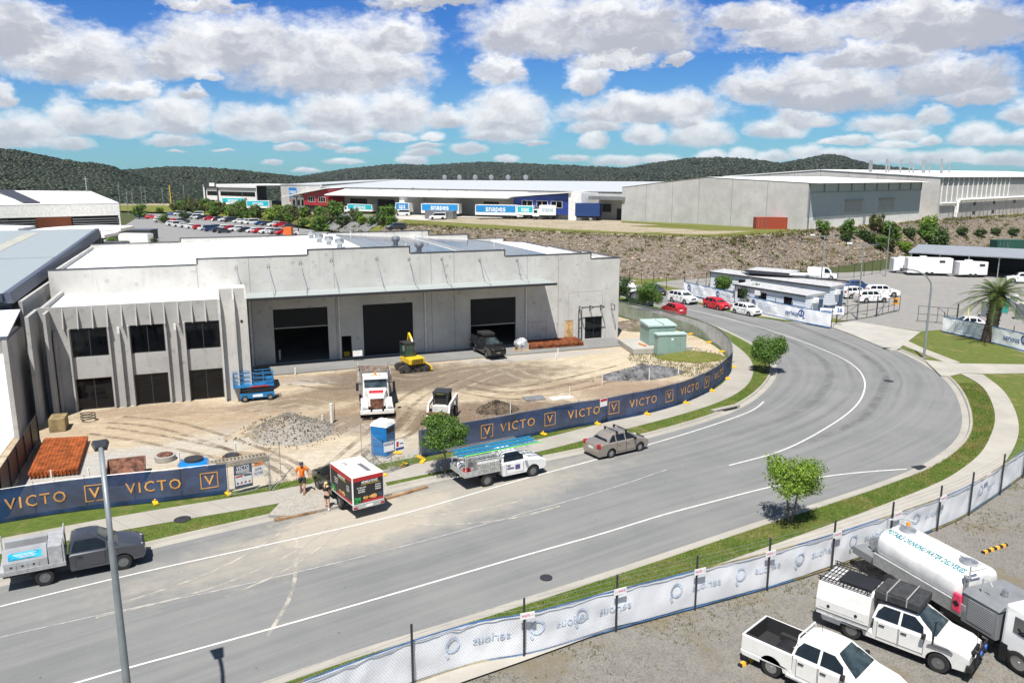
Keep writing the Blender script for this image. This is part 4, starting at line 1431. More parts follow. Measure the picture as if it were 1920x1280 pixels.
m.hexa([(L * .5, .25, zM - .1), (L, .25, zB - .1), (L, LS, zB - .1), (L * .5, LS, zM - .1)], [(L * .5, -.1, zM + .06), (L + 2.2, -.1, zB - .1), (L + 2.2, LS, zB - .1), (L * .5, LS, zM + .06)])
m.build('roof', m_roofw, cs)
MB().box(L - .3, L, .25, LS - .2, 2.7, zB - .1).build('side_cladding', ribbed('grey side cladding', (.44, .49, .51), 1, .3, .25, .5, var=.03), cs)
MB().box(L - .3, L + .02, .25, LS - .2, -1.5, 2.7).build('base_wall', m_white, cs)
MB().box(0, .25, .25, LS, -.5, zA - .1).build('far_wall', m_conc, cs)
m = MB()
m.box(L + .001, L + .16, .3, LS - .3, 7.95, 8.15)
for k in range(10):
 y = .5 + k * (LS - 1) / 9
 m.box(L + .001, L + .20, y - .12, y + .12, 8.15, zB - .15)
m.box(L + .02, L + .25, .4, .75, 0, 8)
m.build('gutter_and_downpipes', m_alu, cs)
for y0 in (16.5, 33):
 lv = MB().box(L + .001, L + .06, y0, y0 + 8, 3.3, 6.0).build('louvre', ribbed('louvre slats', (.40, .41, .40), 2, .3, .8), cs)
 MB().box(L + .061, L + .35, y0 - .2, y0 + 8.2, 6.0, 6.2).build('hood', m_alu, lv)
for y0 in (25.5, 28.5):
 MB().box(L + .021, L + .07, y0, y0 + 1.3, -1, 2.3).build('door', m_shade, cs)

# factory: gabled wall and long ducted side
c0, c1 = G(1756, 412, 6), G(1925, 398, 6)
dv = (c1 - c0)
fr_ = math.atan2(dv.y, dv.x)
c0.z = 6
fac = thing('factory', 'long white factory with roof stacks and white wall ducts behind the grey clad shed', 'factory', c0, fr_)
LF = 150
GH = 11.2
GW = 34.0
m = MB()
m.prism([(0, -1), (GW * 2, -1), (GW * 2, GH), (GW, 13.3), (0, GH)], -.3, 0, 'x')
for k in range(1, 8):
 y = k * GW * 2 / 8
 zt = GH + (13.3 - GH) * (1 - abs(y - GW) / GW)
 m.box(-.31, -.2, y - .06, y + .06, 0, zt - .1, 1)
m.box(0, LF, 0, .3, -1, GH)
for x in (10, 30, 50, 72):
 m.box(x - .05, x + .05, -.006, .02, 0, GH - .1, 1)
m.build('wall', [m_pale, m_joint], fac)
m = MB()
m.hexa([(-.5, -.6, GH - .05), (LF, -.6, GH - .05), (LF, GW, 13.2), (-.5, GW, 13.2)], [(-.5, -.6, GH + .12), (LF, -.6, GH + .12), (LF, GW, 13.4), (-.5, GW, 13.4)])
m.hexa([(-.5, GW, 13.2), (LF, GW, 13.2), (LF, GW * 2, GH), (-.5, GW * 2, GH)], [(-.5, GW, 13.4), (LF, GW, 13.4), (LF, GW * 2, GH + .2), (-.5, GW * 2, GH + .2)])
m.build('roof', m_roofw, fac)
MB().box(1.0, LF, -.012, -.001, GH - 1.0, GH - .1).build('eaves_band', m_shade, fac)
for k in range(15):
 x = 1 + k * 3.5
 MB().box(x, x + .35, -.22, -.013, 4.6, GH - 1.0 + .9).build('wall_pipe', m_white, fac)
m = MB()
m.tube([(.5, -.45, 4.3), (10, -.45, 4.2), (10.6, -.45, 3.8), (10.6, -.45, .4)], .28, 8)
m.tube([(11.4, -.6, .3), (11.4, -.6, 4.4), (12.4, -.6, 5.0), (LF, -.6, 5.0)], .36, 8)
m.build('duct', m_white, fac, smooth=40)
for x, z in ((24, 3.2), (24, .6), (39, 3.2), (39, .5), (56, 3.2)):
 MB().box(x, x + 1.9, -.012, .01, z, z + 1.0).build('window', m_dark, fac)
for x, y, h in ((-10, 20, 3.6), (-4, 20, 3.4), (2, 20, 3.4), (7, 18, 4), (13, 20, 3.6), (16, 18, 3.9), (20, 16, 2.6), (22, 18, 3.4), (27, 16, 2.4), (28.6, 17, 4), (30.2, 17, 3.9), (36, 18, 3.6), (40.5, 16, 3), (42, 17, 4.4), (51, 18, 3.2)):
 if x < 0:
  x = 1.0 + (x + 10) * .1
 MB().tube([(x, y, 12.0), (x, y, 12.3 + h)], .28, 8).build('roof_stack', m_galv, fac, smooth=40)
# fence on the crest before the factory
ff = thing('crest_fence', 'thin dark mesh fence along the crest in front of the white factory', 'fence', c0 + Vector((0, 0, -.1)), fr_)
m = MB()
for k in range(28):
 x = -3 + k * 3
 MB().box(x - .04, x + .04, -4.04, -3.96, -.6, 2.0).build('post', m_dark, ff)
for z in (.1, 1.0, 1.9):
 m.box(-3, 78, -4.01, -3.99, z, z + .03)
for k in range(270):
 m.box(-3 + k * .3, -2.985 + k * .3, -4.005, -3.995, .1, 1.9)
m.build('mesh_panel', m_dark, ff)

# ------------------------------------------------ transport warehouse row
a, rz, L = place(605, 396, 3.8, 1052, 411, 5.2)
a.z = 3.8
tr = thing('transport_warehouse', 'long pale transport warehouse with white awning between a red and a blue office', 'warehouse', a, rz)
zd = lambda x: 1.2 * max(0, x) / L
hw = 9.2
m = MB()
holes = [(19, 30, -.5, 5.4), (36.5, 46.5, -.5, 5.4), (49, 59, -.5, 5.4), (92, 99, -.5, 5.8)]
wall_x(m, -31, 0, 0, .3, -1.5, [(-31, 0, 10.2)], [(-8, -3.8, -.3, 6.8)])
wall_x(m, 0, L + 26, 0, .3, -1.5, [(0, L + 26, hw)], holes)
m.box(-31, -30.7, .3, 70, -1.5, 9.4)
m.box(L + 25.7, L + 26, .3, 60, -1.5, hw)
m.box(-31, L + 26, 69.7, 70, -1.5, hw)
m.build('wall', concrete('warehouse panels', (.74, .735, .72), .2, 6), tr)
m = MB()
m.hexa([(-31, -.2, 10.0), (-1, -.2, 10.2), (-1, 40, 12.0), (-31, 40, 11.6)], [(-31, -.2, 10.2), (-1, -.2, 10.5), (-1, 40, 12.3), (-31, 40, 11.8)])
m.hexa([(-1, -.2, hw + .2), (L + 26.5, -.2, hw + .2), (L + 26.5, 40, 11.7), (-1, 40, 11.9)], [(-1, -.2, hw + .4), (L + 26.5, -.2, hw + .4), (L + 26.5, 40, 11.9), (-1, 40, 12.1)])
m.hexa([(-31, 40, 11.6), (L + 26.5, 40, 11.7), (L + 26.5, 70, hw), (-31, 70, hw)], [(-31, 40, 11.85), (L + 26.5, 40, 11.9), (L + 26.5, 70, hw + .2), (-31, 70, hw + .2)])
m.build('roof', ribbed('far roof sheet', (.52, .55, .57), 0, 1.2, .3, .45, line=(.42, .44, .46), lw=.3), tr)
m = MB()
m.hexa([(15.5, -9, 6.6), (L - 13, -9, 7.2), (L - 13, -.01, 7.7), (15.5, -.01, 7.3)], [(15.5, -9, 6.9), (L - 13, -9, 7.5), (L - 13, -.01, 9.0), (15.5, -.01, 8.8)])
m.build('awning', m_white, tr)
for k in range(9):
 x = 22 + k * 9
 MB().tube([(x, -.1, 9.1), (x, -8.2, 7.1)], .08, 5).build('tie_rod', m_galv, tr)
MB().hexa([(60, -8.5, -1), (62.5, -8.5, -1), (62.5, -.01, -1), (60, -.01, -1)], [(60, -8.5, 6.7), (62.5, -8.5, 6.7), (62.5, -.01, 7.3), (60, -.01, 7.3)]).build('fin_wall', m_white, tr)
m_red = mat('crimson cladding', (.36, .022, .035), .5)
m_blu = mat('royal blue cladding', (.02, .05, .26), .5)
rb = MB()
rb.prism([(-2, 2.6), (15.2, 2.6), (15.2, 8.8), (-2, 6.8)], -7, -.01, 'y')
rb = rb.build('red_office', m_red, tr)
MB().hexa([(-16, -8.2, 5.4), (15.8, -8.2, 9.1), (15.8, .3, 9.4), (-16, .3, 5.7)], [(-16, -8.2, 5.75), (15.8, -8.2, 9.45), (15.8, .3, 9.75), (-16, .3, 6.05)]).build('office_roof', m_white, tr)
MB().box(-14, -2.01, -5.5, -.01, -1, 5.3).build('office_wall', m_white, tr)
MB().box(-1.9, 15, -6.4, -.02, -1, 2.59).build('undercroft', mat('undercroft brown', (.07, .05, .045), .8), tr)
for x in (1.2, 8.4):
 w_ = MB()
 for q in ((x, x + 4.8, 3.9, 4.0), (x, x + 4.8, 5.8, 5.9), (x, x + .1, 4, 5.8), (x + 4.7, x + 4.8, 4, 5.8), (x + 1.5, x + 1.6, 4, 5.8), (x + 3.1, x + 3.2, 4, 5.8)):
  w_.box(q[0], q[1], -7.08, -7.002, q[2], q[3])
 w_ = w_.build('window', m_white, tr)
 MB().box(x + .1, x + 4.7, -7.04, -7.002, 4, 5.8).build('pane', m_glassd, w_)
for x in (-12.6, -9.0, -6.2, -4.2):
 MB().box(x, x + 1.5, -5.56, -5.501, 2.2, 4.4).build('window', m_glassd, tr)
bb = MB().prism([(L - 12.5, 3.1), (L + 9, 3.1), (L + 9, 8.9), (L - 12.5, 7.4)], -7, -.01, 'y').build('blue_office', m_blu, tr)
MB().hexa([(L - 15, -8.0, 7.5), (L + 10, -8.0, 9.2), (L + 10, .2, 9.4), (L - 15, .2, 7.7)], [(L - 15, -8.0, 7.8), (L + 10, -8.0, 9.5), (L + 10, .2, 9.7), (L - 15, .2, 8.0)]).build('office_roof', m_white, tr)
MB().box(L + 9.01, L + 13.5, -7.5, -.01, -1, 9.2).build('office_wall', m_white, tr)
MB().box(L - 12, L + 8.9, -6.0, -.02, -1, 3.09).build('undercroft', m_shade, tr)
for x in (L - 9, L - 3.2, L + 2.2):
 w_ = MB()
 for q in ((x, x + 4.2, 4.9, 5.0), (x, x + 4.2, 6.7, 6.8), (x, x + .1, 5, 6.7), (x + 4.1, x + 4.2, 5, 6.7), (x + 2, x + 2.1, 5, 6.7)):
  w_.box(q[0], q[1], -7.08, -7.002, q[2], q[3])
 w_ = w_.build('window', m_white, tr)
 MB().box(x + .1, x + 4.1, -7.04, -7.002, 5, 6.7).build('pane', m_glassd, w_)
for x0, x1 in ((66, 75), (80, 88)):
 MB().box(x0, x1, -.05, -.001, -.5, 6.2).build('roller_door', ribbed('pale shutter', (.40, .40, .39), 2, .3, .6), tr)
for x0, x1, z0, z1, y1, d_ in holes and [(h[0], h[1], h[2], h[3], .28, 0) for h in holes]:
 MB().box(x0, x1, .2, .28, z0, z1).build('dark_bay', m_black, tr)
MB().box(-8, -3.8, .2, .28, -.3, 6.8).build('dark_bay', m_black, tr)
for x0, x1, z0, z1 in ((L + 15, L + 18, 4.0, 6.2), (L + 20, L + 25, -.5, 5.0)):
 MB().box(x0, x1, -.05, -.001, z0, z1).build('window', m_dark, tr)
MB().box(L + 14, L + 26, -5, -.01, 7.4, 8.3).build('awning', m_alu, tr)
# wall sign: blue square with a wave, and dark lettering
m_sblue = mat('sign blue', (.02, .20, .52), .4)
m_teal = mat('sign teal', (.02, .46, .55), .4)
m_ink = mat('sign ink', (.05, .05, .06), .5)
m_inkw = mat('sign white', (.85, .85, .85), .4)
m_inkr = mat('sign red', (.5, .03, .04), .4)
sg = MB().box(-24.5, -18.5, -.10, -.001, 4.6, 9.0).build('wall_sign', m_sblue, tr)
letters(MB(), 'snapes', 2.2, face((-21.5, -.12, 7.4), (1, 0, 0), (0, -1, 0)), .03, 5.2).build('lettering', m_inkw, sg)
sg = MB().box(-24.3, -18.7, -.10, -.001, 3.4, 4.2).build('wall_sign', m_inkr, tr)
letters(MB(), 'ANNEX', 2.0, face((82.5 + 8.6, -.03, 4.1), (1, 0, 0), (0, -1, 0)), .03, 0).build('blank', m_ink, tr) if False else None
sg = MB().box(88.4, 91.8, -.06, -.001, 3.2, 3.4).build('wall_sign', m_inkr, tr)
letters(MB(), 'WARRANT', 1.6, face((90.0, -.03, 4.2), (1, 0, 0), (0, -1, 0)), .03, 4.2).build('lettering', m_ink, sg)
for k in range(6):
 MB().lathe([(.5, 0), (.5, .5), (.9, .8), (.9, 1.7), (.3, 2.1)], 8).build('roof_vent', m_galv, tr, loc=(28 + k * 9, 40, 12.0))

# white and black office behind
a, rz, L2 = place(383, 383, 3.2, 482, 388, 3.2)
a.z = 3.2
ow = thing('office_building', 'white office with black end wall and ribbon windows beyond the car park shrubs', 'office', a, rz)
m = MB()
wall_x(m, 0, L2, 0, .4, -1, [(0, L2, 10.0)], [(4, 15, 4.6, 6.8), (4, 12, .5, 2.4), (18, L2 - 1, 4.6, 6.8)])
m.build('wall', m_white, ow)
MB().box(-.4, 0, .0, 36, -1, 10.4).build('end_wall', m_cap, ow)
for y in (3, 5, 15, 17):
 MB().hexa([(-.46, y, 1.5), (-.402, y, 1.5), (-.402, y + .8, 1.5), (-.46, y + .8, 1.5)], [(-.46, y + 3, 8), (-.402, y + 3, 8), (-.402, y + 3.8, 8), (-.46, y + 3.8, 8)]).build('stripe', m_white, ow)
MB().box(-.4, L2 + .5, .4, 36, 9.8, 10.1).build('roof', m_roofw, ow)
m = MB()
for q in ((2.6, 3.2, 2, 8.8), (2.6, 16.2, 8.2, 8.8), (15.6, 16.2, 2, 8.8), (16.2, L2, 8.2, 8.7), (1.5, 14, 8.8, 11.2)):
 m.box(q[0], q[1], -.5, -.01, q[2], q[3])
m.build('feature_frame', m_cap, ow)
MB().box(8, 13.5, -.56, -.502, 9.2, 10.9).build('sign', m_inkw, ow)
for x0, x1, z0, z1 in ((4, 15, 4.6, 6.8), (4, 12, .5, 2.4), (18, L2 - 1, 4.6, 6.8)):
 w_ = MB()
 k = x0
 while k < x1:
  w_.box(k, k + .12, .1, .2, z0, z1)
  k += 1.4
 w_ = w_.build('window', m_dark, ow)
 MB().box(x0, x1, .21, .25, z0, z1).build('pane', m_glassd, w_)

# white distribution office on the near side of the car park
a = at_depth(228, 434, 225)
b_ = at_depth(-40, 440, 205)
rz = math.atan2(a.y - b_.y, a.x - b_.x)
Lw = (a - b_).xy.length
b_.z = 0
lw = thing('louvred_building', 'white clad warehouse office with dark louvres and a brick red panel', 'office', b_, rz)
zt = lambda py: 17.5 - (py - 330) * 222 / 1493
m = MB()
m.box(-40, Lw, 0, 40, zt(402), zt(380))
m.prism([(.0, -.5), (40, -.5), (40, zt(380)), (.0, zt(402))], Lw - .4, Lw, 'x')
m.build('wall', m_white, lw)
m = MB()
m.hexa([(-40, -.05, zt(380)), (Lw, -.05, zt(380)), (Lw, 42, zt(364)), (-40, 42, zt(354))], [(-40, -.05, zt(379)), (Lw, -.05, zt(379)), (Lw, 42, zt(362)), (-40, 42, zt(352))])
m.build('roof', ribbed('white metal roof', (.80, .80, .80), 0, .6, .3, .5), lw)
f = lambda px: (px - 224) * 218 / 1493 / math.cos(rz) + Lw
MB().hexa([(f(100), 2, zt(378)), (f(121), 2, zt(378)), (f(107), 40, zt(362)), (f(80), 40, zt(361))], [(f(100), 2, zt(376)), (f(121), 2, zt(376)), (f(107), 40, zt(358)), (f(80), 40, zt(357))]).build('roof_panel', m_cap, lw)
MB().box(-40, Lw - .41, 3, 39.9, -.5, zt(402)).build('recess_wall', m_dark, lw)
MB().box(f(112), f(158), 1.0, 2.99, -.5, zt(403)).build('brick_panel', ribbed('red brickwork', (.36, .11, .06), 2, .3, .4, .8), lw)
for x0, x1 in ((f(6), f(111)), (f(159), f(222))):
 lv = MB()
 for k in range(6):
  z = zt(408 + k * 4.3)
  lv.box(x0, x1, -.1, 1.6, z, z + .22)
 lv.build('louvre', m_alu, lw)
MB().box(f(62), f(78), 2.0, 2.99, -.5, zt(404)).build('column_panel', m_shade, lw)
# ------------------------------------------------------------------ vehicles
m_tyre = mat('tyre rubber', (.018, .018, .019), .85, var=.2)
m_rim = mat('alloy rim', (.42, .43, .44), .35, .8, var=.05)
m_steelrim = mat('steel rim', (.20, .205, .21), .45, .6)
m_trim = mat('black trim', (.015, .015, .017), .55)
m_lens = mat('clear lens', (.62, .66, .68), .08, spec=.8, var=.15, vs=9)
m_tail = mat('red lens', (.36, .012, .012), .15, var=.15, vs=9)
m_amber = mat('amber lens', (.75, .26, .02), .2)
m_plate = mat('number plate', (.75, .75, .72), .4)
m_cglass = mat('car glass', (.012, .016, .019), .03, spec=.8, var=.3, vs=1.1)
m_scr = mat('windscreen glass', (.035, .05, .055), .03, spec=.9, var=.4, vs=1.6)
m_chk, nt_, b_s = newmat('chequer plate')
oc = nd(nt_, 'ShaderNodeTexCoord').outputs['Object']
vor = nd(nt_, 'ShaderNodeTexVoronoi', {'Vector': oc, 'Scale': 11}, feature='F1')
nt_.links.new(mixc(nt_, sstep(nt_, vor.outputs['Distance'], .3, .55), (.62, .62, .60), (.36, .36, .35)), b_s.inputs['Base Color'])
b_s.inputs['Metallic'].default_value = .35
b_s.inputs['Roughness'].default_value = .4
m_tray = mat('tray aluminium', (.50, .51, .52), .4, .4, var=.1, vs=5)


def paint_mat(name, col, metal=0.0, dirt=.0):
 return mat('paint ' + name, col, .32, metal, var=.03, vs=.8, coat=.8, dirt=dirt)


def ctaper(x, xr, xf):
 a = max(0, (x - xf + .95) / .95)
 b_ = max(0, (xr + .8 - x) / .8)
 return 1 - .115 * a * a - .06 * b_ * b_


def hull(W, xr, xf, zb, R, axles, top, square_rear=False):
 """lower body: side outline with wheel openings, rounded along its upper edges"""
 Ra = R + .075
 o = [(xr, zb + .14), (xr + .05, zb)]
 nb = 1
 dx = math.sqrt(Ra * Ra - (R - zb) ** 2)
 for ax in sorted(axles):
  a0 = math.atan2(zb - R, -dx)
  a1 = math.atan2(zb - R, dx)
  if a0 < 0:
   a0 += 2 * PI
  for k in range(11):
   t = a0 + (a1 - a0) * k / 10
   o.append((ax + Ra * math.cos(t), R + Ra * math.sin(t)))
 o += [(xf - .10, zb), (xf, zb + .15)]
 nb = len(o) - 1
 o += top
 n = len(o)
 hw = W / 2
 zmax = max(p[1] for p in top)
 m = MB()
 sl = [(-1, hw, .055, 0), (-1, hw - .035, .012, .0), (-1, hw - .12, 0, .0), (1, hw - .12, 0, 0), (1, hw - .035, .012, 0), (1, hw, .055, 0)]
 for sg, y, drop, _ in sl:
  for i, (x, z) in enumerate(o):
   t = ctaper(x, -99 if square_rear else xr, xf)
   zz = z - (drop if i > nb else 0)
   tuck = 1 - .05 * max(0, (zb + .28 - z) / .28) ** 2 if i <= nb else 1
   m.v.append((x, sg * y * t * tuck, zz))
 for k in range(len(sl) - 1):
  for i in range(n):
   j = (i + 1) % n
   m.f.append((k * n + i, k * n + j, (k + 1) * n + j, (k + 1) * n + i))
   m.m.append(1 if 1 <= i < nb else 0)
 m.f += [tuple(range(n - 1, -1, -1)), tuple(range((len(sl) - 1) * n, len(sl) * n))]
 m.m += [0, 0]
 return m


def cabin(m, W, poly, yt, belt):
 """greenhouse: outline narrowing to the roof; returns the half width at a height"""
 zt = max(p[1] for p in poly)
 yb = W / 2 - .05
 Y = lambda z: yb + (yt - yb) * max(0, (z - belt)) / (zt - belt)
 n = len(poly)
 b = len(m.v)
 sl = [(-1, 0, 0), (-1, .10, .03), (-1, .35, .045), (1, .35, .045), (1, .10, .03), (1, 0, 0)]
 for sg, ins, up in sl:
  for x, z in poly:
   m.v.append((x + (0.03 * ins * (1 if x > 0 else -1)), sg * (Y(z) - ins), z + (up if z > zt - .25 else 0)))
 for k in range(5):
  for i in range(n):
   j = (i + 1) % n
   m.f.append((b + k * n + i, b + (k + 1) * n + i, b + (k + 1) * n + j, b + k * n + j))
   m.m.append(0)
 m.f += [tuple(b + i for i in range(n)), tuple(b + 5 * n + i for i in range(n - 1, -1, -1))]
 m.m += [0, 0]
 return Y


def edge_x(poly, z, front):
 """x where the cabin outline crosses height z at its front or rear slope"""
 best = None
 for i in range(len(poly)):
  p, q = poly[i], poly[(i + 1) % len(poly)]
  if abs(p[1] - q[1]) > .02 and min(p[1], q[1]) - 1e-6 <= z <= max(p[1], q[1]) + 1e-6:
   x = p[0] + (q[0] - p[0]) * (z - p[1]) / (q[1] - p[1])
   if best is None or (x > best) == front:
    best = x
 return best


def make_wheel(parent, x, y, R, w=.21, rim=None, n=24, dual=False):
 sg = 1 if y > 0 else -1
 t = MB()
 ww = w * (2.1 if dual else 1)
 t.lathe([(R * .60, -ww / 2), (R * .93, -ww / 2), (R, -ww / 2 + .04), (R, ww / 2 - .04), (R * .93, ww / 2), (R * .60, ww / 2)], n, ax='y', cap=False)
 o = t.build('wheel', m_tyre, parent, smooth=50, loc=(x, y - sg * (ww - w) / 2, R))
 r = MB()
 yo = sg * (ww / 2 - .015)
 prof = [(R * .61, yo), (R * .58, yo - sg * .05), (R * .2, yo - sg * .02), (R * .16, yo + sg * .01), (.001, yo + sg * .015)]
 r.lathe([(a, h) for a, h in prof], n, ax='y')
 for k in range(6):
  a = k * PI / 3
  c, s_ = math.cos(a), math.sin(a)
  r.lathe([(.001, yo - sg * .02), (R * .10, yo - sg * .022)], 8, 1, Matrix.Translation((R * .40 * c, sg * .004, R * .40 * s_)), ax='y')
 r.build('rim', [rim or m_rim, m_trim], o, smooth=50)
 return o


def seam(parent, name, pts, mt):
 return MB().add(pts, [tuple(range(len(pts)))]).build(name, mt, parent)


def make_car(name, label, cat, loc, head, sp, group=None):
 t = thing(name, label, cat, loc, head, group)
 W, wb, R, zb = sp['W'], sp['wb'], sp['R'], sp['zb']
 xf, xr = wb / 2 + sp['fo'], (-wb / 2 - sp['ro'] if 'xr' not in sp else sp['xr'])
 axles = [wb / 2] if 'xr' in sp else [-wb / 2, wb / 2]
 pm_ = sp['paint']
 belt = sp['belt']
 m = hull(W, xr, xf, zb, R, axles, sp['top'], 'xr' in sp or sp.get('square'))
 Y = cabin(m, W, sp['cab'], sp['yt'], belt)
 body = m.build('body', [pm_, m_trim], t, smooth=38)
 cab = sp['cab']
 zt = max(p[1] for p in cab)
 z0, z1 = belt + .05, zt - .085
 # windscreen and rear window, proud of the slopes
 for nm, front in (('windscreen', True), ('rear_window', False)):
  if not front and sp.get('noback'):
   continue
  pts = []
  d_ = .016 if front else -.016
  za, zc = z0 + .01, zt - .05
  if not front and sp.get('backlow'):
   za = sp['backlow']
  xa, xc = edge_x(cab, za, front), edge_x(cab, zc, front)
  ya, yc = Y(za) - .07, Y(zc) - .09
  pts = [(xa + d_, -ya, za + .012), (xa + d_, ya, za + .012), (xc + d_, yc, zc + .012), (xc + d_, -yc, zc + .012)]
  xm, ym = (xa + xc) / 2 + d_ * 2.2, (ya + yc) / 2
  g = MB()
  fr5 = (-1, -.75, -.4, .4, .75, 1)
  for e in fr5:
   up = .0 if abs(e) == 1 else .05
   g.v += [(xa + d_ * (1 + .6 * (up > 0)), e * ya, za + .012 + up * .25), (xc + d_ * (1 + .6 * (up > 0)), e * yc, zc + .012 + up * .7)]
  for k_ in range(5):
   q_ = (2 * k_, 2 * k_ + 2, 2 * k_ + 3, 2 * k_ + 1)
   g.f.append(q_ if front else q_[::-1])
   g.m.append(0)
  g.build(nm, m_scr if front else m_cglass, t)
 # side glass
 ps = sp['pillars']
 for sg in (1, -1):
  for a, b_ in zip(ps, ps[1:]):
   def cl(x, z):
    return max(edge_x(cab, z, False) + .09, min(edge_x(cab, z, True) - .10, x))
   xs = [(cl(a + .045, z0), z0), (cl(b_ - .045, z0), z0), (cl(b_ - .045, (z0 + z1) / 2), (z0 + z1) / 2), (cl(b_ - .045, z1), z1), (cl(a + .045, z1), z1), (cl(a + .045, (z0 + z1) / 2), (z0 + z1) / 2)]
   v = [(x, sg * (Y(z) + .007), z) for x, z in xs]
   MB().add(v if sg < 0 else v[::-1], [tuple(range(6))]).build('side_window', m_cglass, t)
 # doors with handles
 for sg in (1, -1):
  for a, b_ in sp.get('doors', []):
   y = sg * W / 2
   d_ = MB()
   d_.box(a, b_, min(y, y + sg * .004), max(y, y + sg * .004), zb + .16, belt - .07)
   do = d_.build('door', pm_, t)
   ln = MB()
   for x in (a, b_):
    ln.box(x - .008, x + .008, min(y + sg * .001, y + sg * .006), max(y + sg * .001, y + sg * .006), zb + .14, belt - .05)
   ln.build('door_gap', m_trim, do)
   MB().box(a + .06, a + .26, min(y + sg * .005, y + sg * .04), max(y + sg * .005, y + sg * .04), belt - .19, belt - .15).build('door_handle', sp.get('handle', m_trim), do)
 # lights, grille, plates, mirrors
 hw = W / 2
 for sg in (1, -1):
  zl = sp['lamp']
  h = MB().hexa([(xf - .38, sg * hw * .90, zl - .06), (xf - .015, sg * hw * .50, zl - .09), (xf + .012, sg * hw * .50, zl - .09), (xf - .36, sg * (hw * .935), zl - .06)], [(xf - .55, sg * hw * .92, zl + .09), (xf - .17, sg * hw * .54, zl + .06), (xf - .06, sg * hw * .54, zl + .06), (xf - .40, sg * (hw * .945), zl + .09)])
  h.build('headlight', m_lens, t)
  if 'xr' not in sp:
   tl = sp['tail']
   li = .89 if sp.get('square') else .70
   MB().box(xr - .03, xr + (.06 if sp.get('square') else .20), min(sg * hw * .955, sg * hw * li), max(sg * hw * .955, sg * hw * li), tl - .13, tl + .13).build('tail_light', m_tail, t, bevel=.02)
  x = edge_x(cab, belt + .1, True) - .28
  y = sg * (hw + .10)
  MB().box(x - .05, x + .09, y - .10, y + .08, belt - .02, belt + .15).build('mirror', sp.get('mirror', pm_), t, bevel=.03)
 g = MB().box(xf - .08, xf + .012, -hw * .46, hw * .46, sp['lamp'] - .16, sp['lamp'] + .05)
 g.box(xf - .09, xf + .014, -hw * .62, hw * .62, zb + .06, zb + .20)
 g.build('grille', m_trim, t)
 MB().box(xf + .013, xf + .025, -.19, .19, zb + .22, zb + .33).build('number_plate', m_plate, t)
 if 'xr' not in sp:
  MB().box(xr - .028, xr - .003, -.22, .22, sp['tail'] - .25, sp['tail'] - .12).build('number_plate', m_plate, t)
 for ax in ([wb / 2, -wb / 2]):
  for sg in (1, -1):
   rear = ax < 0
   make_wheel(t, ax, sg * (sp.get('track', W / 2 - .115)), R, sp.get('tw', .2), sp.get('rim'))
 return t


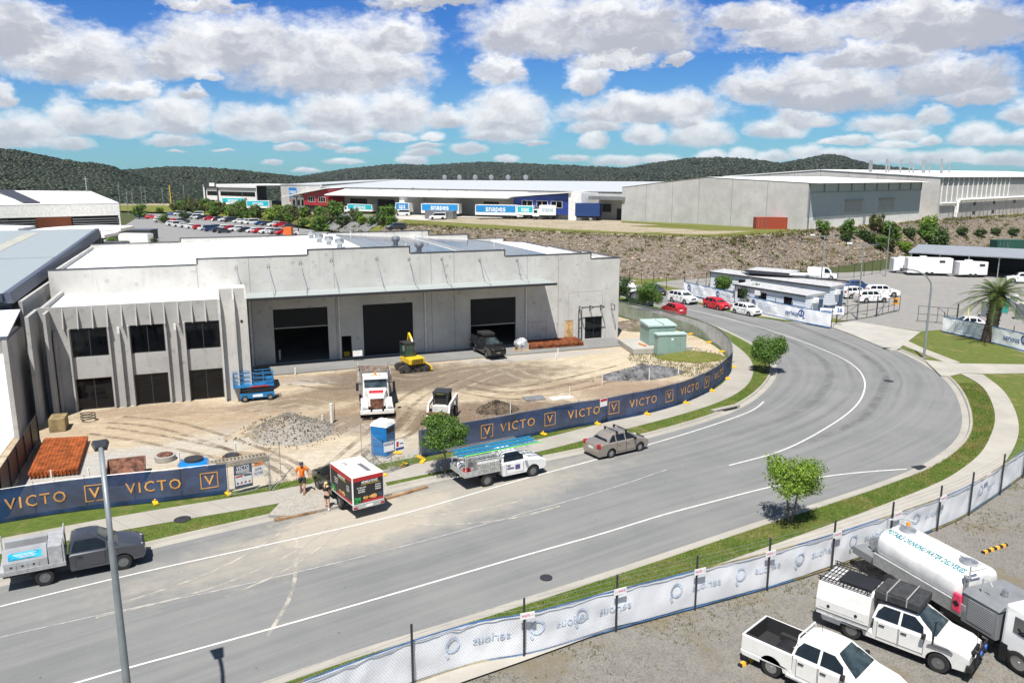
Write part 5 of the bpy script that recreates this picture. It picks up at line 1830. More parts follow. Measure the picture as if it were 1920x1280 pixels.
def spec(kind, pm_, **k):
 S_ = {
  'sedan': dict(W=1.67, wb=2.37, fo=.76, ro=1.02, R=.295, zb=.20, belt=.98, yt=.55, lamp=.70, tail=.88, pillars=[-1.4, -.78, -.02, .95], doors=[(-.74, -.02), (-.0, .82)],
                      top=[(1.955, .56), (1.92, .70), (1.55, .84), (1.0, .985), (-1.3, .995), (-1.75, 1.02), (-2.12, .99), (-2.2, .90), (-2.225, .55)], cab=[(-1.58, .97), (-1.05, 1.40), (-.75, 1.465), (.05, 1.485), (.32, 1.44), (1.08, .95)], backlow=1.06),
  'hatch': dict(W=1.69, wb=2.46, fo=.80, ro=.60, R=.30, zb=.20, belt=.99, yt=.56, lamp=.72, tail=.98, pillars=[-1.5, -.72, .12, 1.1], doors=[(-.72, .1), (.12, .95)],
                      top=[(2.05, .55), (2.01, .72), (1.7, .86), (1.12, 1.0), (-1.6, 1.02), (-1.80, .95), (-1.845, .55)], cab=[(-1.78, .97), (-1.62, 1.25), (-1.30, 1.45), (-.5, 1.52), (.2, 1.50), (.42, 1.45), (1.2, .96)]),
  'suv': dict(W=1.80, wb=2.64, fo=.92, ro=1.0, R=.345, zb=.26, belt=1.12, yt=.62, lamp=.86, tail=1.08, pillars=[-2.1, -1.15, -.32, .55, 1.1], doors=[(-1.05, -.3), (-.28, .62)],
     top=[(2.26, .62), (2.23, .86), (1.95, .99), (1.15, 1.12), (-2.1, 1.14), (-2.30, 1.08), (-2.34, .60)], cab=[(-2.28, 1.1), (-2.12, 1.38), (-1.85, 1.62), (-.8, 1.69), (.05, 1.68), (.3, 1.63), (1.2, 1.08)], rim=None),
  'dual': dict(W=1.82, wb=3.08, fo=.95, ro=1.18, R=.37, zb=.36, belt=1.20, yt=.60, lamp=.92, tail=1.02, pillars=[-.80, .12, 1.0], doors=[(-.62, .12), (.16, 1.0)], square=True, noback=False, backlow=1.3,
                     top=[(2.50, .70), (2.47, .93), (2.15, 1.07), (1.35, 1.19), (-.75, 1.20), (-.78, .62), (-2.62, .62), (-2.72, .62)], cab=[(-.84, 1.18), (-.74, 1.64), (-.45, 1.76), (.35, 1.78), (.62, 1.73), (1.48, 1.16)]),
  'single': dict(W=1.82, wb=3.08, fo=.95, ro=1.2, R=.37, zb=.40, xr=-.55, belt=1.20, yt=.62, lamp=.92, tail=1.0, pillars=[-.50, .95], doors=[(-.30, .85)],
                       top=[(2.50, .72), (2.47, .93), (2.15, 1.07), (1.35, 1.19), (-.45, 1.20), (-.55, 1.16)], cab=[(-.56, 1.18), (-.44, 1.66), (-.25, 1.76), (.35, 1.78), (.62, 1.73), (1.45, 1.16)], backlow=1.25),
  'van': dict(W=1.80, wb=3.0, fo=.95, ro=.95, R=.33, zb=.26, belt=1.05, yt=.72, lamp=.82, tail=1.1, pillars=[.35, 1.45], doors=[(.4, 1.35)], noback=True,
     top=[(2.45, .62), (2.42, .85), (2.1, 1.0), (1.6, 1.06), (-2.3, 1.06), (-2.42, 1.0), (-2.45, .6)], cab=[(-2.40, 1.03), (-2.36, 1.88), (-2.2, 1.95), (.6, 1.95), (.95, 1.86), (1.72, 1.02)]),
 }[kind]
 S_ = dict(S_)
 S_['paint'] = pm_
 S_.update(k)
 return S_


P_white = paint_mat('white', (.78, .79, .79))
P_dwhite = paint_mat('dusty white', (.74, .74, .72), dirt=.12)
P_grey = paint_mat('graphite', (.075, .08, .095), .5)
P_gold = paint_mat('beige metallic', (.36, .32, .275), .45)
P_black = paint_mat('black', (.010, .010, .012))
P_red = paint_mat('red', (.55, .012, .02))
P_dred = paint_mat('deep red', (.42, .014, .03))
P_dark = paint_mat('dark grey', (.045, .05, .06), .3)
P_blue = paint_mat('blue', (.025, .08, .22), .3)
P_silver = paint_mat('silver', (.48, .49, .50), .6)


def on_wheels(rear, front, half, near_right=True, z=0.0, wb=None):
 """centre and heading from the ground contact of two wheels on the side towards the viewer"""
 a, b_ = G(rear[0], rear[1], z), G(front[0], front[1], z)
 d_ = (b_ - a).normalized()
 n = Vector((-d_.y, d_.x, 0)) * (1 if near_right else -1)
 c = (a + b_) / 2 + n * half
 c.z = z
 return c, math.atan2(d_.y, d_.x)


ZC = ZR + .03
# sedan
c, h = on_wheels((1146, 858), (1197, 846), .72)
sed = make_car('parked_car', 'beige four door sedan with black roof bars parked on the road beside the banner fence', 'car', (c.x, c.y, ZC), h, spec('sedan', P_gold, mirror=m_trim, handle=P_gold))
for x in (-.62, .12):
 m = MB().box(x - .03, x + .03, -.68, .68, 1.60, 1.63)
 for s_ in (-.60, .60):
  m.box(x - .05, x + .05, s_ - .05, s_ + .05, 1.44, 1.61)
 m.build('roof_bar', m_trim, sed)
# cars along the far side of the bend
for (rw, fw, kd, pt, lb_) in (((1258, 566), (1287, 572), 'suv', P_white, 'white station wagon with roof rails, parked third in the row on the bend'),
                              ((1321, 577), (1348, 583), 'hatch', P_red, 'bright red hatchback parked between the white wagon and the white hatchback'),
                              ((1376, 588), (1405, 594), 'hatch', P_white, 'small white hatchback at the head of the parked row on the bend')):
 c, h = on_wheels(rw, fw, .75)
 o = make_car('parked_car', lb_, 'car', (c.x, c.y, ZC), h, spec(kd, pt), 'cars parked along the kerb')
 if kd == 'suv':
  for s_ in (-.52, .52):
   MB().box(-1.6, .2, s_ - .025, s_ + .025, 1.73, 1.77).build('roof_rail', m_rim, o)
dh = h
c, h = on_wheels((1206, 550), (1233, 556), .75)
make_car('parked_car', 'dark grey hatchback half hidden by a street tree, parked ahead of the white wagon', 'car', (c.x, c.y, ZC), h, spec('hatch', P_dark), 'cars parked along the kerb')
# red hatchback and the dark van on the inner side, heading away
c = G(1262, 592) + Vector((.3, 1.0, ZC))
make_car('parked_car', 'deep red hatchback seen over the grey mesh fence on the inner kerb', 'car', c, R(108), spec('hatch', P_dred), 'cars parked along the kerb')
c = G(1196, 577) + Vector((.4, 1.6, ZC))
make_car('parked_van', 'dark green van behind the grey mesh fence between two street trees', 'van', c, R(110), spec('van', paint_mat('bottle green', (.012, .035, .035)), pillars=[-2.1, -1.0, .35, 1.45]), 'cars parked along the kerb')
c = G(1176, 556) + Vector((0, 1.2, ZC))
make_car('parked_van', 'white van beyond the corner of the concrete warehouse, at the tail of the parked row', 'van', c, R(-68), spec('van', P_white), 'cars parked along the kerb')
c = G(1163, 544) + Vector((-.6, 2.2, ZC))
make_car('parked_car', 'dark blue wagon just visible past the corner of the concrete warehouse', 'car', c, R(-66), spec('suv', P_blue), 'cars parked along the kerb')
# gravel yard
zy = ZV
for (px, py, hd, kd, pt, lb_) in ((1634, 566, 8, 'suv', P_white, 'white wagon nearest the site offices behind the mesh gate'), (1654, 555, -4, 'suv', P_white, 'white four wheel drive parked behind the others in the gravel yard'),
                                  (1603, 558, 15, 'suv', P_white, 'white four wheel drive beside the end of the site offices'), (1608, 543, -6, 'sedan', P_blue, 'dark blue sedan behind the white wagons in the gravel yard'),
                                  (1914, 530, 160, 'suv', P_white, 'white four wheel drive at the carport beyond the palm'), (1812, 617, 168, 'sedan', P_white, 'white sedan roof showing above the banner beside the palm')):
 c = G(px, py, zy)
 make_car('parked_car', lb_, 'car', c, R(hd), spec(kd, pt), 'cars in the gravel yard')
c = G(1545, 524, zy)
make_car('parked_van', 'white delivery van parked behind the site offices', 'van', c + Vector((0, 1, 0)), R(-25), spec('van', P_white))
# black ute backed into the third doorway
c = G(929, 673, ZS)
ub = make_car('parked_ute', 'black dual cab ute with roof tent standing in the third roller doorway', 'ute', c + Vector((-.357 * 2.1, .934 * 2.1, .05)), WR - PI / 2 + R(4), spec('dual', P_black, rim=m_steelrim))
MB().box(-2.6, -.95, -.82, .82, .8, 1.72).build('canopy', P_black, ub, bevel=.06)
MB().box(-1.5, .3, -.62, .62, 1.86, 2.18).build('roof_tent', mat('black canvas', (.015, .015, .016), .9), ub, bevel=.08)
m = MB()
m.tube([(2.55, -.75, .62), (2.62, -.72, .98), (2.62, .72, .98), (2.55, .75, .62)], .045, 6)
m.tube([(2.56, -.6, .75), (2.64, -.5, 1.18), (2.64, .5, 1.18), (2.56, .6, .75)], .04, 6)
m.build('bull_bar', m_trim, ub)


# utes with trays
def tray_ute(name, label, loc, head, pt, lt=2.45, rim=None, chassis=True):
 t = make_car(name, label, 'ute', loc, head, spec('single', pt, rim=rim or m_steelrim))
 x0 = -.66 - lt
 m = MB()
 for s_ in (-.42, .42):
  m.box(x0 + .1, -.3, s_ - .06, s_ + .06, .5, .68)
 m.box(-2.1, -1.0, -.5, -.15, .38, .6).box(-1.62, -1.46, -.75, .75, .3, .42)
 m.build('chassis', m_trim, t)
 return t, x0


c, h = on_wheels((83, 1097), (236, 1066), .78)
gu, x0 = tray_ute('parked_ute', 'graphite single cab ute with silver toolboxes and bright blue sign panels on its tray', (c.x, c.y, ZC), h, P_grey, 2.55)
m = MB().box(x0, -.68, -.93, .93, .78, .88)
for s_ in (-1, 1):
 for k in range(3):
  m.box(x0, -.68, s_ * .94 - .012, s_ * .94 + .012, .785 + k * .07, .84 + k * .07)
m.build('tray', m_tray, gu)
m = MB()
m.tube([(-.72, -.9, .85), (-.72, -.9, 2.0), (-.72, .9, 2.0), (-.72, .9, .85)], .035, 8)
m.tube([(x0 + .05, -.9, .9), (x0 + .05, -.9, 1.9), (x0 + .05, .9, 1.9), (x0 + .05, .9, .9)], .03, 8)
m.build('rack', m_tray, gu)
m_box = mat('toolbox silver', (.44, .45, .46), .35, .35, var=.06)
for s_ in (-1, 1):
 y0, y1 = (.36, .90) if s_ > 0 else (-.90, -.36)
 tb = MB().box(x0 + .22, -1.36, y0, y1, .89, 1.28)
 ys, yi = s_ * .90, s_ * .36
 tb.hexa([(x0 + .22, min(y0, y1), 1.285), (-1.36, min(y0, y1), 1.285), (-1.36, max(y0, y1), 1.285), (x0 + .22, max(y0, y1), 1.285)], [(x0 + .22, y0 + (.22 if s_ < 0 else 0), 1.78), (-1.36, y0 + (.22 if s_ < 0 else 0), 1.78), (-1.36, y1 - (.22 if s_ > 0 else 0), 1.78), (x0 + .22, y1 - (.22 if s_ > 0 else 0), 1.78)])
 tb = tb.build('toolbox', m_box, gu)
 sl_ = Vector((0, s_ * -.22, .495)).normalized()
 nn = Vector((0, s_ * .495, .22)).normalized()
 F_ = face(((x0 - 1.14) / 2, s_ * .79, 1.54), (1, 0, 0) if s_ < 0 else (-1, 0, 0), nn)
 MB().box(-.62, .62, -.15, .15, .004, .010, 0, F_).build('sign_panel', mat('sky blue panel', (.02, .40, .62), .4, var=.35, vs=2.5), tb)
 w_ = MB()
 for k in range(4):
  w_.box(-.45 + .08 * k, .45 - .1 * (k % 2), .07 - .05 * k, .085 - .05 * k, .0105, .012, 0, F_)
 w_.build('lettering', m_inkw, tb)
 for k in range(3):
  dw = MB().box(x0 + .30 + k * .42, x0 + .68 + k * .42, min(ys, ys + s_ * .02), max(ys, ys + s_ * .02), .92, 1.22).build('drawer', m_box, tb)
  MB().box(x0 + .45 + k * .42, x0 + .53 + k * .42, min(ys + s_ * .021, ys + s_ * .035), max(ys + s_ * .021, ys + s_ * .035), 1.10, 1.16).build('latch', m_trim, dw)
MB().box(-1.32, -.78, -.88, .88, .89, 1.75).build('headboard_box', m_tray, gu, bevel=.02)
c, h = on_wheels((911, 912), (999, 893), .78)
lu, x0 = tray_ute('parked_ute', 'white single cab ute with chequer plate toolboxes and blue ladders on its roof rack', (c.x, c.y, ZC), h, P_white, 2.35)
m = MB().box(x0, -.68, -.92, .92, .80, .88)
for s_ in (-1, 1):
 m.box(x0, x0 + .9, s_ * .93 - .012, s_ * .93 + .012, .80, 1.12)
m.box(x0 - .012, x0 + .012, -.93, .93, .80, 1.12)
m.build('tray', m_tray, lu)
for s_ in (-1, 1):
 MB().prism([(s_ * .92, .885), (s_ * .92, 1.45), (s_ * .62, 1.68), (s_ * .30, 1.68), (s_ * .30, .885)][::s_], x0 + .85, -.72, 'x').build('toolbox', m_chk, lu)
m = MB()
for x in (x0 + .1, -.78):
 m.tube([(x, -.88, .85), (x, -.88, 1.95), (x, .88, 1.95), (x, .88, .85)], .032, 8)
m.tube([(x0 + .05, -.88, 1.95), (1.3, -.88, 1.95)], .03, 8).tube([(x0 + .05, .88, 1.95), (1.3, .88, 1.95)], .03, 8)
m.tube([(1.2, -.88, 1.95), (1.2, .88, 1.95)], .03, 8)
m.build('roof_rack', m_tray, lu)
MB().box(.30, .62, -.927, -.918, .72, 1.0, 0, None).build('door_emblem', mat('violet print', (.10, .07, .22), .5), lu)
MB().box(-.25, .22, -.927, -.918, .80, .88).build('door_stripe', mat('violet print', (.10, .07, .22), .5), lu)
m_lad = mat('blue fibreglass', (.015, .22, .42), .5)
LM = Matrix.Translation((c.x, c.y, ZC)) @ Matrix.Rotation(h, 4, 'Z')


def ladder(y0, y1, z, x0, x1, mt, lb_):
 m = MB()
 for y in (y0, y1):
  m.box(x0, x1, y - .035, y + .035, z, z + .09)
 k = x0 + .2
 while k < x1 - .1:
  m.bar((k, y0, z + .045), (k, y1, z + .045), .035)
  k += .3
 o = m.build('ladder', [mt], None, loc=LM.translation, rz=h)
 return tag(o, lb_, 'ladder', 'ladders on the white ute')


ladder(-.62, -.18, 2.0, -3.3, 2.0, m_lad, 'blue extension ladder on the rack of the white ute, kerb side')
ladder(-.05, .38, 2.0, -3.1, 2.1, m_lad, 'blue extension ladder lying in the middle of the white ute rack')
ladder(.50, .80, 2.0, -3.4, 1.2, m_alu, 'bare aluminium ladder along the far edge of the white ute rack')
o = MB().tube([(-2.9, -.78, 2.03), (2.2, -.78, 2.05)], .04, 8).build('conduit', mat('lime conduit', (.18, .55, .10), .5), None, loc=LM.translation, rz=h)
tag(o, 'lime green conduit strapped along the edge of the white ute rack', 'pipe')
o = MB()
for k in range(4):
 o.tube([(.22 * math.cos(t * PI / 8) , .22 * math.sin(t * PI / 8), .03 + k * .05) for t in range(17)], .028, 6)
o = o.build('hose_coil', mat('red hose', (.5, .03, .02), .5), None, loc=LM @ Vector((x0 + .42, -.35, .885)))
tag(o, 'coil of red hose in the open back of the white ladder ute', 'hose')
o = MB()
o.lathe([(.001, 0), (.22, .02), (.27, .2), (.22, .36), (.1, .42), (.001, .43)], 12)
o = o.build('sack', mat('white sacking', (.7, .7, .68), .8), None, smooth=60, loc=LM @ Vector((x0 + .42, .35, .885)))
tag(o, 'white sack in the open back of the white ladder ute', 'sack')

# food truck: black cab, white box with printed panels
a, b_ = G(636, 955, .0), G(601, 914, .1)
d_ = (b_ - a).normalized()
n = Vector((d_.y, -d_.x, 0))
c = (a + b_) / 2 + n * .78
h = math.atan2(d_.y, d_.x) + R(5)
ft, x0 = tray_ute('food_truck', 'food truck with black cab and white box body printed with menu panels', (c.x, c.y, .06), h, P_black, 2.6)
ft['category'] = 'truck'
bx0, bx1, hwb, bz0, bz1 = -3.35, -.48, .89, .72, 2.28
MB().box(bx0, bx1, -hwb, hwb, bz0, bz1).build('box_body', m_white, ft, bevel=.03)
m = MB()
m.box(bx0 - .03, bx0 + .1, -hwb, hwb, .52, .70)
m.build('rear_bumper', m_tray, ft)
for s_ in (-1, 1):
 MB().box(bx0 - .05, bx0 - .031, min(s_ * .87, s_ * .66), max(s_ * .87, s_ * .66), .56, .66).build('tail_light', m_tail, ft)
MB().box(bx0 - .05, bx0 - .031, -.2, .2, .55, .67).build('number_plate', m_plate, ft)
MB().lathe([(.2, 0), (.2, .05), (.14, .1), (.001, .12)], 14).build('roof_vent', m_tray, ft, loc=(-1.3, .45, bz1))
MB().box(-2.9, -1.6, -.42, -.18, bz1 + .001, bz1 + .03).build('roof_hatch', m_alu, ft)
m_menu = mat('menu black', (.02, .02, .022), .45)
m_mred = mat('menu red', (.42, .02, .02), .45)
m_mgreen = mat('menu green', (.02, .25, .06), .45, var=.6, vs=6)
m_bun = mat('bun tan', (.62, .34, .10), .5, var=.4, vs=7)
m_yel = mat('menu yellow', (.75, .55, .05), .5)
FR = face((bx0 - .001, 0, 1.42), (0, -1, 0), (-1, 0, 0)) @ Matrix.Scale(.84, 4)
FS = face(((bx0 + bx1) / 2, hwb + .001, 1.42), (-1, 0, 0), (0, 1, 0)) @ Matrix.Scale(.84, 4)
for nm, F_, hw_, tx in (('rear_panel', FR, 1.0, 1), ('side_panel', FS, 1.6, 1)):
 p = MB().box(-hw_, hw_, -.72, .98, .001, .008, 0, F_).build(nm, m_menu, ft)
 MB().box(-hw_, hw_, .72, .98, .0085, .012, 0, F_).build('red_band', m_mred, p)
 MB().box(-hw_ * .42, hw_, -.72, -.56, .0085, .012, 0, F_).build('red_band', m_mred, p)
 t_ = MB()
 letters(t_, 'MOBILE FOOD', .20, F_ @ Matrix.Translation((.08, .60, .0125)), .006, 1.1, .25)
 for k, s__ in enumerate(('HOT FRESH FOOD', 'SANDWICHES', 'BURGERS')):
  letters(t_, s__, .12, F_ @ Matrix.Translation((-.45 * hw_ / .96, .28 - k * .14, .0125)), .003, .62 if k == 0 else .45)
 for k, s__ in enumerate(('SPORTS', 'SNACKS', 'DRINKS')):
  letters(t_, s__, .11, F_ @ Matrix.Translation((.62 * hw_ / .96, .28 - k * .14, .0125)), .003, .38)
 t_.build('lettering', m_inkw, p)
 MB().box(-.5, .75, .45, .475, .0085, .011, 0, F_).build('yellow_rule', m_yel, p)
 MB().box(-hw_, -hw_ * .55, -.72, -.30, .0085, .012, 0, F_).build('cans_picture', m_mgreen, p)
 bn = MB()
 for bx_, w_ in ((-.2, .17), (.1, .12), (.36, .22)):
  bn.lathe([(.001, .0085), (w_, .0085), (w_ * .9, .016)], 14, 0, F_ @ Matrix.Translation((bx_, -.42, 0)) @ Matrix.Scale(.62, 4, (0, 1, 0)))
 bn.build('food_picture', m_bun, p)
 ct = MB()
 for k in range(5):
  ct.box(.66 + k * .055 * hw_, .69 + k * .055 * hw_, -.52, -.25 - .04 * (k % 2), .0085, .014, 0, F_)
 ct.build('bottles_picture', mat('drink blue', (.05, .12, .2), .4, var=.6, vs=9), p)
# ------------------------------------------------------------------ fences
def proj(p):
 x, y, z = p[0], p[1], p[2] - CAM_H
 f_ = y * math.cos(TILT) - z * math.sin(TILT)
 u_ = y * math.sin(TILT) + z * math.cos(TILT)
 return 960 + FPX * x / f_, 640 - FPX * u_ / f_


def s_at(P, px, y0=0, y1=999, z=.2):
 best = None
 s_ = 0
 while s_ < P.L[-1]:
  p, _, _ = P.at(s_)
  if y0 <= p.y <= y1 and p.y > 5:
   e = abs(proj((p.x, p.y, z))[0] - px)
   if best is None or e < best[0]:
    best = (e, s_)
  s_ += .1
 return best[1]


pFV, pFB = Path(FV), Path(FB)


def slack(s_, t, wob, seed):
 w_ = wob * noise.noise(Vector((s_ * .9 + t * .8, t * 1.1, seed))) + wob * .6 * noise.noise(Vector((s_ * 2.3 - t * 2, t * 1.3, seed + 5)))
 return w_ * math.sin(PI * (.1 + .8 * t))


def wall_on(P, s0, s1, z0, z1, off, step=.3, wob=0.0, seed=0, zg=0.0, rows=4):
 """upright cloth following a ground line, with slack folds; returns builder and its uv"""
 n = max(2, int((s1 - s0) / step))
 m, uv_ = MB(), []
 for i in range(n + 1):
  s_ = s0 + (s1 - s0) * i / n
  p, d_, nn = P.at(s_)
  for k in range(rows + 1):
   t = k / rows
   sag = wob * .5 * (noise.noise(Vector((s_ * .35, 0, seed))) if k in (0, rows) else 0)
   q = p + nn * (off + slack(s_, t, wob, seed))
   m.v.append((q.x, q.y, zg + z0 + (z1 - z0) * t + sag))
   uv_.append((s_, z0 + (z1 - z0) * t))
 for i in range(n):
  for k in range(rows):
   a = i * (rows + 1) + k
   m.f.append((a, a + rows + 1, a + rows + 2, a + 1))
   m.m.append(0)
 return m, uv_


def on_path(P, mb, s0, z, off, sgn=1, dr=None):
 """bend flat lettering (x along, y up) round a ground line"""
 out = MB()
 for (x, y, _) in mb.v:
  p, d_, nn = P.at(s0 + sgn * x)
  if dr:
   off = dr[0] + slack(s0 + sgn * x, (z + y - dr[5] - dr[3]) / (dr[4] - dr[3]), dr[1], dr[2]) - .032
  q = p + nn * off
  out.v.append((q.x, q.y, z + y))
 out.f = [tuple(f) for f in mb.f] if sgn > 0 else [tuple(reversed(f)) for f in mb.f]
 out.m = list(mb.m)
 return out


def cloth(name, col, see=.12, trans=.25, var=.2):
 m, nt, b = newmat(name)
 pos = wpos(nt)
 f_ = nz(nt, pos, .8, 5, .6)
 c_ = mixc(nt, sstep(nt, f_, .3, .7), tuple(x * (1 - var) for x in col), tuple(min(1, x * (1 + var)) for x in col))
 nt.links.new(c_, b.inputs['Base Color'])
 b.inputs['Roughness'].default_value = .8
 b.inputs['Specular IOR Level'].default_value = .2
 tl = nd(nt, 'ShaderNodeBsdfTranslucent', {'Color': c_})
 m1 = nd(nt, 'ShaderNodeMixShader', {0: trans, 1: b.outputs[0], 2: tl.outputs[0]})
 m2 = nd(nt, 'ShaderNodeMixShader', {0: see, 1: m1.outputs[0], 2: nd(nt, 'ShaderNodeBsdfTransparent').outputs[0]})
 nt.links.new(m2.outputs[0], nt.nodes['Material Output'].inputs[0])
 return m


def wire(name, col, per, w, ang):
 """woven wire: open mesh of crossing strands, from a map in metres"""
 m, nt, b = newmat(name)
 uvn = nd(nt, 'ShaderNodeUVMap').outputs[0]
 acc = None
 for a_ in ang:
  mp = nd(nt, 'ShaderNodeMapping', {'Vector': uvn, 'Rotation': (0, 0, R(a_))}).outputs[0]
  x = nd(nt, 'ShaderNodeSeparateXYZ', {0: mp}).outputs[0]
  t = mth(nt, 'ABSOLUTE', mth(nt, 'SUBTRACT', mth(nt, 'FRACT', mth(nt, 'DIVIDE', x, per)), .5))
  l_ = mth(nt, 'LESS_THAN', t, w / per / 2)
  acc = l_ if acc is None else mth(nt, 'MAXIMUM', acc, l_)
 b.inputs['Base Color'].default_value = col + (1,)
 b.inputs['Roughness'].default_value = .5
 m2 = nd(nt, 'ShaderNodeMixShader', {0: acc, 1: nd(nt, 'ShaderNodeBsdfTransparent').outputs[0], 2: b.outputs[0]})
 nt.links.new(m2.outputs[0], nt.nodes['Material Output'].inputs[0])
 return m


m_navyc = cloth('navy shade cloth', (.022, .052, .125), .06, .12, .4)
m_gold = mat('gold print', (.62, .31, .085), .7, var=.12)
m_greyc = cloth('grey shade cloth', (.36, .38, .39), .30, .3, .25)
m_banner = cloth('white banner cloth', (.88, .90, .94), .02, .08, .04)
m_bprint = mat('faded blue print', (.60, .69, .83), .8, var=.2, vs=2)
m_bblue = mat('serif blue print', (.03, .10, .30), .7)
m_edge = mat('blue hem', (.06, .20, .48), .7, var=.3, vs=2)
m_link = wire('chain link', (.26, .27, .30), .085, .005, (35, -35))
m_weld = wire('welded mesh', (.30, .32, .33), .075, .006, (0, 90))
m_yfoot = mat('yellow plastic', (.85, .50, .02), .5, var=.15)


def fence_run(name, label, P, s0, s1, zg, post_every, ph=1.95, mt_post=None, loc_s=None):
 p, d_, nn = P.at(s0)
 t = thing(name, label, 'fence', (p.x, p.y, zg))
 return t


def adopt(t, o):
 """geometry made in place, carried by its thing"""
 o.parent = t
 o.matrix_parent_inverse = Matrix.Translation(-Vector(t.location))
 return o


def posts(t, P, ss, z0, z1, r, mt, off=0.0):
 for s_ in ss:
  p, d_, nn = P.at(s_)
  q = p + nn * off
  adopt(t, MB().tube([(q.x, q.y, z0), (q.x, q.y, z1)], r, 6).build('post', mt))


def rail(t, P, s0, s1, z, r, mt, off=0.0, name='rail'):
 pts = []
 s_ = s0
 while s_ < s1 + .01:
  p, d_, nn = P.at(s_)
  pts.append((p.x + nn.x * off, p.y + nn.y * off, z))
  s_ += .8
 adopt(t, MB().tube(pts, r, 5).build(name, mt))


def frange(a, b_, st):
 n = max(1, round((b_ - a) / st))
 return [a + (b_ - a) * i / n for i in range(n + 1)]


def victo(t, par, P, spots, z, off, dr):
 for kind, s_ in spots:
  if kind == 'w':
   m = letters(MB(), 'VICTO', .84, Matrix.Identity(4), .004, 2.75, 0, 1.25)
   adopt_child(par, on_path(P, m, s_, z, off, 1, dr).build('lettering', m_gold))
  else:
   m = MB()
   for q in ((-.46, .46, .41, .46), (-.46, .46, -.46, -.41), (-.46, -.41, -.46, .46), (.41, .46, -.46, .46)):
    m.quad((q[0], q[2], 0), (q[1], q[2], 0), (q[1], q[3], 0), (q[0], q[3], 0))
   letters(m, 'V', .78, Matrix.Translation((0, -.02, 0)), .008, .52)
   adopt_child(par, on_path(P, m, s_, z, off, 1, dr).build('emblem', m_gold))


def adopt_child(par, o):
 o.parent = par
 return o


ZF = ZS - .02
a0, a1 = s_at(pFV, -30, z=ZF), s_at(pFV, 428, z=ZF)
fl = fence_run('site_fence', 'long navy banner fence beside the graphite ute, printed with gold lettering', pFV, a0, a1, ZF, 2.4)
m, uv_ = wall_on(pFV, a0, a1, .05, 1.78, -.04, .25, .08, 1, ZF)
bn = adopt(fl, m.build('banner', m_navyc, smooth=80))
posts(fl, pFV, frange(a0, a1, 2.4), ZF, ZF + 1.95, .022, m_galv, .02)
rail(fl, pFV, a0, a1, ZF + 1.82, .02, m_galv)
victo(fl, bn, pFV, [('w', s_at(pFV, 68, z=1)), ('b', s_at(pFV, 179, z=1)), ('w', s_at(pFV, 288, z=1)), ('b', s_at(pFV, 391, z=1))], ZF + .95, 0, (-.04, .08, 1, .05, 1.78, ZF))
b0, b1 = s_at(pFV, 787, z=ZF), s_at(pFV, 1371, y1=72, z=ZF)
fr2 = fence_run('site_fence', 'navy banner fence curving round the bend in front of the earthworks', pFV, b0, b1, ZF, 2.4)
m, uv_ = wall_on(pFV, b0, b1, .05, 1.82, -.04, .25, .08, 2, ZF)
bn = adopt(fr2, m.build('banner', m_navyc, smooth=80))
posts(fr2, pFV, frange(b0, b1, 2.4), ZF, ZF + 2.0, .022, m_galv, .02)
rail(fr2, pFV, b0, b1, ZF + 1.86, .02, m_galv)
victo(fr2, bn, pFV, [('bw'[k % 2], s_at(pFV, px, y1=72, z=1)) for k, px in enumerate((913, 971, 1031, 1094, 1151, 1206, 1254, 1293, 1324, 1347))] , ZF + 1.0, 0, (-.04, .08, 2, .05, 1.82, ZF))
c0_, c1_ = b1, s_at(pFV, 1158, y0=80, z=ZF)
fg_ = fence_run('mesh_fence', 'grey mesh screened fence following the kerb past the green kiosks', pFV, c0_, c1_, ZF, 2.4)
m, uv_ = wall_on(pFV, c0_ + .05, c1_, .1, 1.9, -.03, .35, .05, 3, ZF)
adopt(fg_, m.build('screen', m_greyc, smooth=80))
posts(fg_, pFV, frange(c0_, c1_, 2.4), ZF, ZF + 2.05, .025, m_galv, .03)
rail(fg_, pFV, c0_, c1_, ZF + 1.95, .025, m_galv)
rail(fg_, pFV, c0_, c1_, ZF + .1, .02, m_galv)
foot = None


def fence_foot(loc, rz, label):
 global foot
 if foot is None:
  foot = thing('fence_foot', label, 'fence foot', loc, rz, 'yellow fence feet')
  MB().box(-.32, .32, -.13, .13, 0, .14).build('block', m_yfoot, foot, bevel=.05)
  MB().tube([(0, 0, .14), (0, 0, .26)], .05, 8).build('socket', m_yfoot, foot)
  return foot
 return copy_tree(foot, None, loc, rz, label)


for s_ in frange(a0 + 8, a1, 2.4 * 2)[:-1] + [a1]:
 p, d_, nn = pFV.at(s_)
 fence_foot((p.x - nn.x * .15, p.y - nn.y * .15, ZF), math.atan2(d_.y, d_.x) + PI / 2 + .3, 'yellow foot block under the navy banner fence beside the utes and food truck')
for s_ in frange(b0, b1, 2.4 * 2):
 p, d_, nn = pFV.at(s_)
 fence_foot((p.x - nn.x * .15, p.y - nn.y * .15, ZF), math.atan2(d_.y, d_.x) + PI / 2 + .2, 'yellow foot block along the base of the curving navy banner fence')
for s_ in frange(c0_ + 2, c1_, 2.4 * 2):
 p, d_, nn = pFV.at(s_)
 fence_foot((p.x + nn.x * .25, p.y + nn.y * .25, ZF), math.atan2(d_.y, d_.x) + PI / 2, 'yellow foot block on the grass inside the grey mesh fence')


